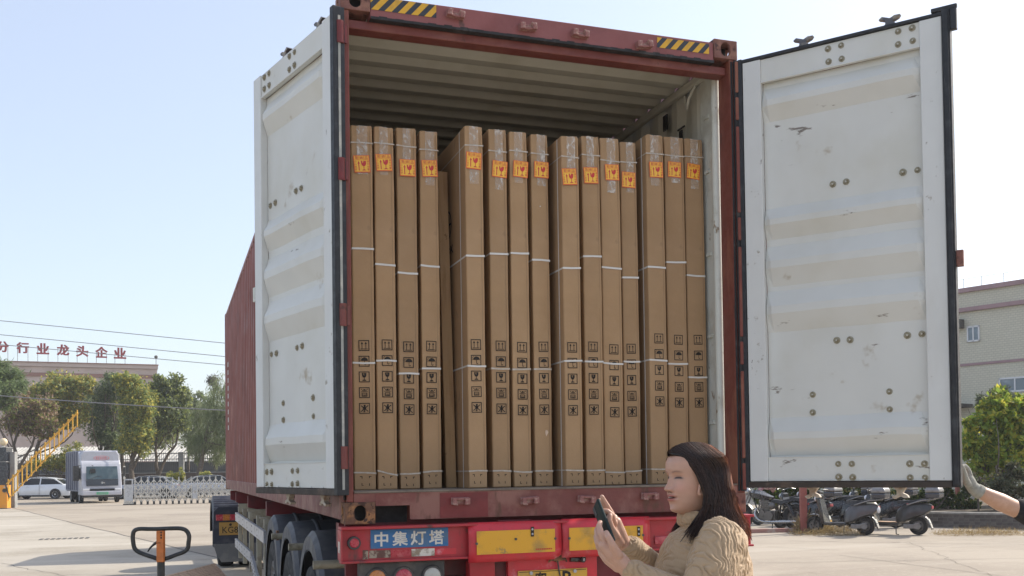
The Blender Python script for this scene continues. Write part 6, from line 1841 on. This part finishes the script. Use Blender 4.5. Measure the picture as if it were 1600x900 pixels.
def crown_pts(blobs, n, clump=.16, per=26, seed=1, thick=2.4):
    r_ = np.random.default_rng(seed); out = []
    nb = []
    for c, rr in blobs:
        nb.append((c, tuple(q_ * .78 for q_ in rr)))
        for _ in range(5):
            d = r_.normal(size=3); d /= np.linalg.norm(d); f_ = r_.uniform(.28, .52)
            nb.append((tuple(np.array(c) + d * np.array(rr) * r_.uniform(.55, .95)), tuple(q_ * f_ for q_ in rr)))
    blobs = nb
    vol = np.array([b_[1][0] * b_[1][1] * b_[1][2] for b_ in blobs]) ** .8; vol /= vol.sum()
    for (c, rr), w_ in zip(blobs, vol):
        m_ = max(3, int(n * w_ / per)); rr = np.array(rr)
        d = r_.normal(size=(m_, 3)); d /= np.linalg.norm(d, axis=1)[:, None]
        cc = np.array(c) + d * rr * (r_.random((m_, 1)) ** (1 / thick))
        sz = r_.uniform(.55, 1.45, (m_, 1, 1))
        p = cc[:, None, :] + r_.normal(size=(m_, per, 3)) * rr.mean() * clump * sz
        out.append(p.reshape(-1, 3))
    return np.concatenate(out)
def tree(name, u, D, blobs, n, size, cols, label, trunks, group='trees beyond the yard', cat='tree', asp=.55, hang=.0, clump=.16, per=26, bark='bark', deep=.8, seed=1, dens=2.4):
    base = gnd_at(u, D)
    t = empty(name, base, 0, label, cat, group)
    bl = []
    for (bu, bv, ru, rv) in blobs:
        c = at(bu, bv, D) - base; s_ = D / F_PX
        off = CF * float(rng.uniform(-.5, .5) * ru * s_)
        bl.append(((c + off)[:], (ru * s_, ru * s_ * deep, rv * s_)))
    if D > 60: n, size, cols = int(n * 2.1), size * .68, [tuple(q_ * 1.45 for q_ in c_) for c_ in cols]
    leaves('crown', crown_pts(bl, n, clump, per, seed, dens), size, cols, t, asp, hang, seed)
    b = mb(bark)
    for (pl, r0, r1) in trunks:
        P_ = [at(pu, pv, D) - base for (pu, pv) in pl]; P_[0].z = max(P_[0].z, -.02) if P_[0].z > .3 else -.02
        pts = catmull(P_, 10) if len(P_) > 1 else P_
        pts = [p + Vector((rng.normal(), rng.normal(), 0)) * r0 * .18 for p in pts]
        b.tube(pts, [r0 + (r1 - r0) * k / (len(pts) - 1) for k in range(len(pts))], 8)
        # limbs reaching into the crown
        for k in range(7):
            st_ = pts[int(rng.integers(5, 11))]; bc = bl[int(rng.integers(0, len(bl)))]
            e = Vector(bc[0]) + Vector((rng.normal() * bc[1][0], rng.normal() * bc[1][1], rng.normal() * bc[1][2])) * .5
            if (e - st_).length < .2: continue
            mid = st_.lerp(e, .5) + Vector((rng.normal(), rng.normal(), rng.normal())) * .12 * (e - st_).length
            b.tube(catmull([st_, mid, e], 8), [r1 * (1 - .1 * q_) for q_ in range(9)], 6)
    b.build('trunk', None, t, smooth=50)
    return t
DG, MG, YG, YL, BR, GG = (.10, .135, .065), (.15, .19, .075), (.25, .27, .08), (.38, .33, .08), (.30, .21, .15), (.20, .225, .135)
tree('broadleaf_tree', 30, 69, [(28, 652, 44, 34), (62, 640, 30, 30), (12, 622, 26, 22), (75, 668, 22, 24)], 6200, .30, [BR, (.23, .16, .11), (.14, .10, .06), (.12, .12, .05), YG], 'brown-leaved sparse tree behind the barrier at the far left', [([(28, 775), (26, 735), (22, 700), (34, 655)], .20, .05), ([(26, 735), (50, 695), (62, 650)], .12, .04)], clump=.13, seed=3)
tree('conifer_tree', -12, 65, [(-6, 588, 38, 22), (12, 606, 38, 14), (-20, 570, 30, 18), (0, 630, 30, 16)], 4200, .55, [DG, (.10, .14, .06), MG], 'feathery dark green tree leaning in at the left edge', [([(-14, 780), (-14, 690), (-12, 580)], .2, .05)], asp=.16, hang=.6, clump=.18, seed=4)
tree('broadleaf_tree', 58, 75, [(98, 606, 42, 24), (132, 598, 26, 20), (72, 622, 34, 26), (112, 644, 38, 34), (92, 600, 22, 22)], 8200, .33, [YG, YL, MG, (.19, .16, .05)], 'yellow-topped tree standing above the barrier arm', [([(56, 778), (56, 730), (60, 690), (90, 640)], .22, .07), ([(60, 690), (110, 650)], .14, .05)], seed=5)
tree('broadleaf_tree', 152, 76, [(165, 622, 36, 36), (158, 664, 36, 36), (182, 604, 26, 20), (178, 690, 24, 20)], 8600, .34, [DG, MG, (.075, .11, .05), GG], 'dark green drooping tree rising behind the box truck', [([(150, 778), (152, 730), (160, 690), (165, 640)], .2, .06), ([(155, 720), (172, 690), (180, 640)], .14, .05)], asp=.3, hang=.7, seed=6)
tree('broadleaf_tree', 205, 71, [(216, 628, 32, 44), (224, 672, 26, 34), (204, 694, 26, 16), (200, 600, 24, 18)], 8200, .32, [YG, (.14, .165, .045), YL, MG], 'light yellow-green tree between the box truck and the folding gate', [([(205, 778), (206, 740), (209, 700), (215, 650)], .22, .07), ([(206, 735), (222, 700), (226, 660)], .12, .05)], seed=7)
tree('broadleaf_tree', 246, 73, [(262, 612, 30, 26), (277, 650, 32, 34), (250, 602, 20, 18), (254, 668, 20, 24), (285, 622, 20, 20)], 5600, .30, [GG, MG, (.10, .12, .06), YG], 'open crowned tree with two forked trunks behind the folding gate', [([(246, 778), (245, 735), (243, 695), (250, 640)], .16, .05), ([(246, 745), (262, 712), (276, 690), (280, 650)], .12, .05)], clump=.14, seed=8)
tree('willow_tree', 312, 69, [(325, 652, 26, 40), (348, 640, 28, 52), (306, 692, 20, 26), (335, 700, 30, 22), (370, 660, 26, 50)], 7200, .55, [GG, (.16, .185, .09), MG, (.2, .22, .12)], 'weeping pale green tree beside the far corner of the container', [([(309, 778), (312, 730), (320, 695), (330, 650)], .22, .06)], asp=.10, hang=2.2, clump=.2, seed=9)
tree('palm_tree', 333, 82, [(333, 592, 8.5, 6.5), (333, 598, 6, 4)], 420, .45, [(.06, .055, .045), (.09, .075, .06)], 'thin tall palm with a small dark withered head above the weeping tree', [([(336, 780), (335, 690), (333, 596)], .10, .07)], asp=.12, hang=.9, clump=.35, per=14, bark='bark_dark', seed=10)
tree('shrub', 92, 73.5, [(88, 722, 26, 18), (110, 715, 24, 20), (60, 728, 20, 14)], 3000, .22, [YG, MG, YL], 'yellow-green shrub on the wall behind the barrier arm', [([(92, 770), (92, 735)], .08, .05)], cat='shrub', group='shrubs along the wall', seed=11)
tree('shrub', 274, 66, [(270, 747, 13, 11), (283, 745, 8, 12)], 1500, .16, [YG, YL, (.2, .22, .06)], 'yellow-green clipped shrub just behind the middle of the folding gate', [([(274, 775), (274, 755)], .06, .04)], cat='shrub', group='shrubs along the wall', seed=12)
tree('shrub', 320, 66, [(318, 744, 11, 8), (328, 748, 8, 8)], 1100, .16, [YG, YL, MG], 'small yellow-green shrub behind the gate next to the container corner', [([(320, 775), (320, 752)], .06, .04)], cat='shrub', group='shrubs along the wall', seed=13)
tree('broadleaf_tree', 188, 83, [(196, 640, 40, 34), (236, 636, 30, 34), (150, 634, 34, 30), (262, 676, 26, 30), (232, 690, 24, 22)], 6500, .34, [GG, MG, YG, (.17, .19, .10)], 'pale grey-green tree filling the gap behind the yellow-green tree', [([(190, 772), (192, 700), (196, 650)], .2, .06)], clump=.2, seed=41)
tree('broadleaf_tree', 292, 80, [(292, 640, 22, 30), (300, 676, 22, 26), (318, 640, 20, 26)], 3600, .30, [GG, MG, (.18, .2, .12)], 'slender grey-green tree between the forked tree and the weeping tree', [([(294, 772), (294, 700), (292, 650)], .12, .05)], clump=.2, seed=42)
# right side
tree('broadleaf_tree', 1560, 29, [(1545, 668, 40, 36), (1590, 650, 42, 36), (1530, 715, 30, 40), (1580, 712, 46, 40), (1640, 690, 50, 60), (1515, 690, 18, 30), (1548, 640, 22, 18)], 12500, .17, [(.30, .40, .06), (.23, .33, .055), (.42, .46, .06), (.16, .23, .045), (.55, .50, .07)], 'bright green bushy tree beside the gloved hand at right', [([(1562, 826), (1560, 780), (1565, 720)], .10, .05), ([(1545, 826), (1548, 790), (1540, 700)], .07, .03)], clump=.13, seed=14, group='trees behind the motorbikes')
tree('broadleaf_tree', 1556, 37, [(1556, 618, 18, 14), (1572, 630, 22, 16), (1538, 630, 18, 14)], 3200, .16, [(.13, .16, .10), (.10, .13, .08), (.16, .18, .12)], 'dull grey-green tree top behind the bright bushy tree', [([(1556, 810), (1556, 640)], .12, .04)], asp=.25, clump=.17, seed=15, group='trees behind the motorbikes')
for k, (u, D, bl, lab) in enumerate((
    (1215, 28, [(1200, 768, 22, 22), (1232, 768, 24, 24), (1262, 760, 20, 22)], 'green shrub behind the black motorcycle'),
    (1395, 28.5, [(1380, 772, 30, 28), (1410, 768, 26, 30), (1345, 765, 26, 26), (1305, 765, 24, 24)], 'green shrub behind the grey scooters'),
    (1462, 27.5, [(1455, 782, 26, 22), (1480, 778, 22, 26), (1505, 785, 20, 24), (1468, 760, 24, 20)], 'dense dark green shrub on the raised bed under the right door'))):
    tree('shrub', u, D, bl, 5200, .11, [(.06, .105, .025), (.085, .14, .03), (.045, .08, .022), (.15, .17, .035)] + ([YL] if k == 1 else []), lab, [([(u, 818), (u, 785)], .05, .03)], cat='shrub', group='shrubs behind the motorbikes', seed=16 + k)
tree('shrub', 1525, 26.5, [(1525, 752, 22, 20), (1555, 762, 26, 24), (1595, 770, 30, 26), (1580, 742, 20, 18)], 3600, .11, [(.07, .09, .05), (.10, .115, .07), (.12, .11, .06)], 'dull leggy shrub at the foot of the bright tree by the gloved hand', [([(1530, 815), (1528, 770), (1530, 745)], .03, .015), ([(1550, 815), (1556, 780)], .03, .015), ([(1575, 815), (1570, 770)], .025, .012)], cat='shrub', group='shrubs behind the motorbikes', clump=.16, seed=21)

# raised bed with a brick edge
w0, w1 = gnd(1330, 820), gnd(1700, 830)
wd = (w1 - w0).normalized(); WL = (w1 - w0).length; wa = math.atan2(wd.y, wd.x)
bw = empty('brick_edging', w0, wa, 'low grey brick wall edging the raised planting bed at right', 'garden wall')
mb('mortar').box((0, .008, 0), (WL, .16, .325)).build('core', None, bw)
bme_ = mb('brick_grey').box((0, 0, 0), (.232, .11, .068)).mesh('brick')
for c in range(4):
    x = -.12 * (c % 2)
    while x < WL - .2:
        o = link_mesh('brick', bme_, bw); o.location = (max(x, 0) + rng.uniform(-.002, .002), rng.uniform(-.004, .004), .004 + c * .08); o.rotation_euler = (0, 0, rng.normal() * .008)
        if x < 0: o.scale.x = .48
        x += .244
cap = mb('kerb_stone').box((0, -.02, .0), (.6, .19, .045)).mesh('coping')
for k in range(int(WL / .605)):
    o = link_mesh('coping', cap, bw); o.location = (k * .605, rng.uniform(-.003, .003), .327)
sn = Vector((-wd.y, wd.x, 0))
b = mb('soil'); b.add([w0 + sn * .16 + Vector((0, 0, .31)), w1 + sn * .16 + Vector((0, 0, .31)), w1 + sn * 9 + Vector((0, 0, .36)), w0 + sn * 9 + Vector((0, 0, .36))], [(0, 1, 2, 3)]); b.build('bed_soil', None, None, kind='structure')
k0, k1 = gnd(1140, 834), gnd(1262, 831)
b = mb('kerb_red'); d_ = (k1 - k0).normalized(); n_ = Vector((-d_.y, d_.x, 0)); up = Vector((0, 0, .09))
b.loft([[k0, k0 + n_ * .18, k0 + n_ * .18 + up, k0 + up], [k1, k1 + n_ * .18, k1 + n_ * .18 + up, k1 + up]]); b.build('kerb', None, None, kind='structure')
for (u, v, wpx, lab) in ((1256, 833, 9.5, 'rust red square steel post standing beside the black motorcycle'), (1497, 806, 6.0, 'rust red steel post seen under the free edge of the right door')):
    p = gnd(u, v); dep = (p - CAM).dot(_f); h = wpx * dep / F_PX / 2
    t = empty('steel_post', p, -YAW, lab, 'post', 'red shelter posts')
    mb('post_rust').box((-h, -h, 0), (h, h, 2.55)).build('shaft', None, t, bevel=.006)
    mb('post_rust').box((-h * 1.6, -h * 1.6, 0), (h * 1.6, h * 1.6, .02)).build('base_plate', None, t)
def straw(u0, u1, v0, v1, n, h, seed):
    r_ = np.random.default_rng(seed); pts = []
    for _ in range(n):
        t = r_.beta(1.6, 1.6); g_ = gnd(u0 + (u1 - u0) * t, v0 + (v1 - v0) * r_.random())
        pts.append((g_.x, g_.y, abs(r_.normal()) * h * .35 * math.sin(math.pi * t)))
    o = leaves('dry_grass', np.array(pts), h, [(.30, .22, .10), (.38, .29, .14), (.22, .15, .07)], None, .05, -.35, seed)
    o['kind'] = 'stuff'; return o
straw(1246, 1292, 826, 833, 2600, .30, 31); straw(1232, 1352, 830, 838, 2600, .14, 32); straw(1455, 1610, 832, 838, 2600, .12, 33)

# ------------------------------------------------------------------ motorbikes
def place(u, v, a):
    """pixel of the rear tyre's foot and heading turned a degrees from image-left towards away"""
    p = gnd(u, v); h = -CR * math.cos(R(a)) + CF * math.sin(R(a))
    return p, math.atan2(h.y, h.x), h
def scooter(u, v, a, body, label, box=True, light=False, cover=False, plate='sign_white', flap='bike_grey'):
    p, rz, h = place(u, v, a)
    s = empty('scooter', (p.x, p.y, 0), rz, label, 'scooter', 'scooters parked behind the right door')
    # origin at the rear tyre's foot, x forward
    for x in (0, 1.18): wheel(s, (x, 0, .20), .20, .095, 'y', 'tyre', 'engine_grey', 'wheel', 5, 22)
    b = mb('bike_silver'); b.box((-.02, .055, .14), (.30, .105, .24)); b.cyl((0, .05, .2), (0, .11, .2), .075, n=14); b.build('swing_arm', None, s, bevel=.012)
    b = mb(body)
    b.loft([[(x, y_ * w_, z0 + (z1 - z0) * t) for (y_, t) in ((-1, .1), (-1, .75), (-.6, 1), (.6, 1), (1, .75), (1, .1), (.6, 0), (-.6, 0))] for x, w_, z0, z1 in ((-.30, .07, .56, .66), (-.18, .115, .46, .70), (.05, .145, .38, .70), (.28, .15, .27, .67), (.42, .12, .24, .55), (.46, .08, .24, .44))])
    b.build('rear_body', None, s, smooth=45)
    mb('bike_dark_grey').box((.40, -.13, .20), (.92, .13, .27)).build('floorboard', None, s, bevel=.02)
    b = mb('bike_black')
    b.loft([[(.86, -.15, .24), (.90, .15, .24), (1.0, .10, .22), (.98, -.10, .22)], [(.93, -.17, .50), (.93, .17, .50), (1.03, .12, .50), (1.03, -.12, .50)], [(1.0, -.14, .78), (1.0, .14, .78), (1.12, .09, .80), (1.12, -.09, .80)], [(1.0, -.10, .88), (1.0, .10, .88), (1.10, .07, .90), (1.10, -.07, .90)]])
    b.build('front_shield', None, s, bevel=.02)
    mb('seat_black').loft([[(x, -w_, z), (x, -w_ * .8, z + .07), (x, w_ * .8, z + .07), (x, w_, z)] for x, w_, z in ((-.22, .10, .725), (-.05, .14, .72), (.16, .14, .69), (.34, .12, .685), (.43, .07, .68))], True).build('seat', None, s, smooth=50)
    b = mb('bike_black'); b.tube(catmull([Vector((1.0, -.34, .98)), Vector((1.03, -.2, 1.0)), Vector((1.08, 0, .96)), Vector((1.03, .2, 1.0)), Vector((1.0, .34, .98))], 12), .015, 6); b.cyl((1.07, 0, .6), (1.07, 0, .96), .03, n=8); b.build('handlebar', None, s, smooth=60)
    for sy in (-1, 1):
        b = mb('bike_black'); b.tube([(1.02, sy * .22, 1.0), (1.0, sy * .28, 1.14)], .008, 5); b.ball((.99, sy * .29, 1.18), (.02, .06, .045), 10, 6); b.build('mirror', None, s, smooth=60)
        b = mb('bike_dark_grey'); b.cyl((1.18, sy * .065, .2), (1.10, sy * .065, .58), .02, n=8); b.build('fork', None, s, smooth=60)
    mb('headlamp').ball((1.13, 0, .80), (.05, .09, .07), 12, 8).build('headlight', None, s, smooth=60)
    b = mb(body); n = 10
    b.loft([[(1.18 + .24 * math.cos(R(10 + 150 * k / n)), -.065, .2 + .24 * math.sin(R(10 + 150 * k / n))), (1.18 + .25 * math.cos(R(10 + 150 * k / n)), 0, .2 + .26 * math.sin(R(10 + 150 * k / n))), (1.18 + .24 * math.cos(R(10 + 150 * k / n)), .065, .2 + .24 * math.sin(R(10 + 150 * k / n)))] for k in range(n + 1)], False, False, False); b.build('front_mudguard', None, s, smooth=60)
    b = mb(flap)
    b.loft([[(x, -w_, z), (x + .012, w_ * 0, z + .018), (x, w_, z)] for x, z, w_ in ((.05, .45, .07), (-.10, .44, .075), (-.20, .37, .075), (-.26, .25, .07), (-.30, .12, .065))], False, False, False)
    o = b.build('rear_mudguard', None, s, smooth=60); so = o.modifiers.new('t', 'SOLIDIFY'); so.thickness = .008
    b = mb('cream_light'); b.add([(-.222, -.055, .36), (-.222, .055, .36), (-.262, .05, .27), (-.262, -.05, .27)], [(0, 1, 2, 3)]); b.mat(plate).add([(-.266, -.05, .26), (-.266, .05, .26), (-.298, .048, .16), (-.298, -.048, .16)], [(0, 1, 2, 3)]); b.build('number_plate', None, s)
    b = mb('lens_red'); b.box((-.315, -.06, .58), (-.285, .06, .64)); b.build('tail_light', None, s, bevel=.008)
    b = mb('bike_silver')
    for sy in (-1, 1): b.tube(catmull([Vector((.20, sy * .155, .66)), Vector((-.12, sy * .15, .76)), Vector((-.34, sy * .09, .78))], 8), .014, 6)
    b.bar((-.34, -.1, .78), (-.34, .1, .78), .03, .02); b.build('grab_rail', None, s, smooth=60)
    mb('bike_black').tube([(.45, .12, .2), (.42, .20, .02), (.36, .21, .01)], .012, 6).build('kickstand', None, s)
    if light:
        b = mb('headlamp'); b.ball((-.305, .02, .56), (.03, .08, .075), 12, 8); b.build('tail_lens', None, s, smooth=60)
    if box:
        b = mb('box_blue_black'); b.loft([[(x * k_, y * k_, z) for x, y in ((-.17, -.19), (.15, -.17), (.15, .17), (-.17, .19))] for z, k_ in ((0, .82), (.03, .95), (.13, 1.0))]); b.mat('bike_silver').loft([[(x * k_, y * k_, z) for x, y in ((-.172, -.192), (.152, -.172), (.152, .172), (-.172, .192))] for z, k_ in ((.132, 1.0), (.19, .97), (.25, .82))])
        o = b.build('top_box', None, s, bevel=.03); o.location = (-.34, 0, .80)
    if cover:
        b = mb('cloth_pink'); b.tube(catmull([Vector((.95, -.42, .86)), Vector((.90, -.28, 1.02)), Vector((.86, 0, 1.0)), Vector((.90, .28, 1.02)), Vector((.95, .42, .84))], 14), [.03, .06, .085, .09, .085, .08, .07, .08, .085, .09, .085, .08, .06, .05, .03], 10); b.build('windproof_cover', None, s, smooth=60)
    return s
scooter(1353, 836, 40, 'bike_grey', 'grey scooter with a top box, second from right in the row under the right door', light=True)
sC = scooter(1435.5, 836, 38, 'bike_dark_grey', 'dark grey scooter with a tan footboard mat, rightmost in the row under the door', flap='bike_silver')
scooter(1283, 829, 52, 'bike_black', 'black scooter with a yellow plate just right of the red post', plate='plate_yellow', flap='bike_black')
scooter(1251, 822, 40, 'bike_black', 'scooter with a pink patterned handlebar cover behind the motorcycle', box=False, cover=True)
scooter(1340, 824, 48, 'bike_black', 'black scooter partly hidden behind the grey scooter', box=True)
scooter(1312, 823, 46, 'bike_black', 'black scooter without a box, wedged between the yellow-plated one and the grey one', box=False)
scooter(1400, 825, 44, 'bike_black', 'black scooter with a box, standing behind the gap between the two grey scooters', box=True)
p, rz, h = place(1435.5, 836, 38)
o = mb('mat_tan').box((.42, -.12, .272), (.86, .13, .285)).build('foot_mat', None, sC)
hp = p + h * .84; side = Vector((-h.y, h.x, 0))
hp = p + h * .98 + side * .12 + Vector((0, 0, .60))
he = empty('helmet', hp, rz, 'cream helmet hanging from the front of the rightmost dark grey scooter', 'helmet')
q = MB().mat('helmet_cream'); q.ball((0, 0, 0), (.15, .125, .135), 20, 14)
k_ = [v[2] > -.075 and not (v[0] > .09 and v[2] < .03) for v in q.v]
qq = mb('helmet_cream'); qq.add(q.v, [f for f in q.f if all(k_[i] for i in f)]); qq.build('shell', None, he, smooth=80)
mb('cam_beige').tube([(.0, .10, -.06), (.0, .06, -.17), (.0, .0, -.19), (0, -.1, -.06)], .008, 5).build('chin_strap', None, he)

# cruiser motorcycle
p, rz, h = place(1244, 828, 38)
mc = empty('motorcycle', (p.x, p.y, 0), rz, 'black cruiser motorcycle with chrome exhaust parked left of the red post', 'motorcycle')
wheel(mc, (0, 0, .31), .31, .15, 'y', 'tyre', 'engine_grey', 'wheel', 7, 26); wheel(mc, (1.42, 0, .31), .31, .12, 'y', 'tyre', 'engine_grey', 'wheel', 7, 26)
b = mb('bike_black'); b.loft([[(x, -w_, z0), (x, -w_, z0 + (z1 - z0) * .6), (x, 0, z1), (x, w_, z0 + (z1 - z0) * .6), (x, w_, z0)] for x, w_, z0, z1 in ((.55, .05, .76, .80), (.68, .12, .74, .86), (.88, .155, .74, .95), (1.05, .14, .78, .97), (1.16, .07, .82, .93))]); b.build('fuel_tank', None, mc, smooth=50)
mb('seat_black').loft([[(x, -w_, z), (x, -w_ * .8, z + h_), (x, w_ * .8, z + h_), (x, w_, z)] for x, w_, z, h_ in ((-.18, .09, .72, .05), (.02, .12, .70, .08), (.16, .12, .66, .09), (.30, .15, .63, .08), (.50, .14, .66, .07), (.60, .08, .70, .05))], True).build('seat', None, mc, smooth=50)
b = mb('bike_black'); n = 12
b.loft([[(.36 * math.cos(R(20 + 155 * k / n)), -.09, .31 + .36 * math.sin(R(20 + 155 * k / n))), (.385 * math.cos(R(20 + 155 * k / n)), 0, .31 + .39 * math.sin(R(20 + 155 * k / n))), (.36 * math.cos(R(20 + 155 * k / n)), .09, .31 + .36 * math.sin(R(20 + 155 * k / n)))] for k in range(n + 1)], False, False, False); b.build('rear_mudguard', None, mc, smooth=60)
b = mb('bike_dark_grey')
b.loft([[(1.42 + .36 * math.cos(R(0 + 150 * k / n)), -.075, .31 + .36 * math.sin(R(0 + 150 * k / n))), (1.42 + .38 * math.cos(R(0 + 150 * k / n)), 0, .31 + .38 * math.sin(R(0 + 150 * k / n))), (1.42 + .36 * math.cos(R(0 + 150 * k / n)), .075, .31 + .36 * math.sin(R(0 + 150 * k / n)))] for k in range(n + 1)], False, False, False); b.build('front_mudguard', None, mc, smooth=60)
b = mb('engine_grey'); b.box((.48, -.13, .22), (.90, .13, .46)); b.cyl((.62, .13, .34), (.62, .20, .34), .11, n=18); b.cyl((.80, .13, .40), (.80, .17, .40), .07, n=14)
for k in range(6): b.box((.66, -.11, .47 + k * .04), (.92, .11, .49 + k * .04))
b.ball((.56, .12, .58), (.10, .07, .09), 12, 8); b.build('engine', None, mc, smooth=40)
b = mb('chrome'); b.tube(catmull([Vector((.95, .13, .52)), Vector((.99, .17, .36)), Vector((.85, .19, .22)), Vector((.60, .20, .19)), Vector((.25, .20, .20)), Vector((-.10, .20, .21))], 20), [.025] * 12 + [.032, .038, .042, .044, .044, .044, .044, .042, .040], 10); b.build('exhaust', None, mc, smooth=60)
b = mb('bike_black'); b.tube([(.42, 0, .62), (.1, .1, .60), (-.02, .1, .33)], .02, 6); b.tube([(.42, 0, .62), (.1, -.1, .60), (-.02, -.1, .33)], .02, 6); b.tube([(1.1, 0, .82), (.95, 0, .28), (.5, 0, .22), (.38, 0, .62), (1.1, 0, .84)], .022, 6); b.cyl((.02, .12, .34), (.16, .13, .62), .035, n=8); b.build('frame', None, mc, smooth=60)
for sy in (-1, 1): mb('bike_silver').cyl((1.42, sy * .09, .31), (1.14, sy * .09, .95), .025, n=8).build('fork', None, mc, smooth=60)
b = mb('bike_black'); b.tube(catmull([Vector((.92, -.40, 1.02)), Vector((1.02, -.26, 1.10)), Vector((1.10, 0, 1.02)), Vector((1.02, .26, 1.10)), Vector((.92, .40, 1.02))], 12), .016, 6); b.build('handlebar', None, mc, smooth=60)
b = mb('chrome'); b.ball((1.26, 0, .92), (.10, .09, .09), 14, 10); b.mat('headlamp').ball((1.31, 0, .92), (.06, .08, .08), 12, 8); b.build('headlight', None, mc, smooth=60)
for sy in (-1, 1): b = mb('chrome'); b.tube([(1.0, sy * .27, 1.1), (1.02, sy * .32, 1.24)], .008, 5); b.ball((1.02, sy * .33, 1.28), (.015, .06, .04), 10, 6); b.build('mirror', None, mc, smooth=60)
b = mb('plate_yellow'); b.add([(-.40, -.11, .55), (-.40, .11, .55), (-.36, .11, .40), (-.36, -.11, .40)], [(0, 1, 2, 3)]); b.build('number_plate', None, mc)
b = mb('lens_red'); b.box((-.36, -.05, .60), (-.32, .05, .66)); b.build('tail_light', None, mc, bevel=.01)
mb('bike_black').tube([(.55, .1, .22), (.52, .22, .02)], .014, 6).build('kickstand', None, mc)

# ------------------------------------------------------------------ the hazy air of the yard
b = MB(); b.box((-70, -12, -1), (90, 175, 24))
hm_ = bpy.data.materials.new('air'); hm_.use_nodes = True
nt = hm_.node_tree; nt.nodes.clear()
pv = nt.nodes.new('ShaderNodeVolumePrincipled'); pv.inputs['Color'].default_value = (.94, .95, .96, 1); pv.inputs['Density'].default_value = .0007; pv.inputs['Anisotropy'].default_value = .2
mo_ = nt.nodes.new('ShaderNodeOutputMaterial'); nt.links.new(pv.outputs[0], mo_.inputs['Volume'])
me = b.mesh('haze'); me.materials.append(hm_)
ho = link_mesh('haze', me); ho['kind'] = 'stuff'
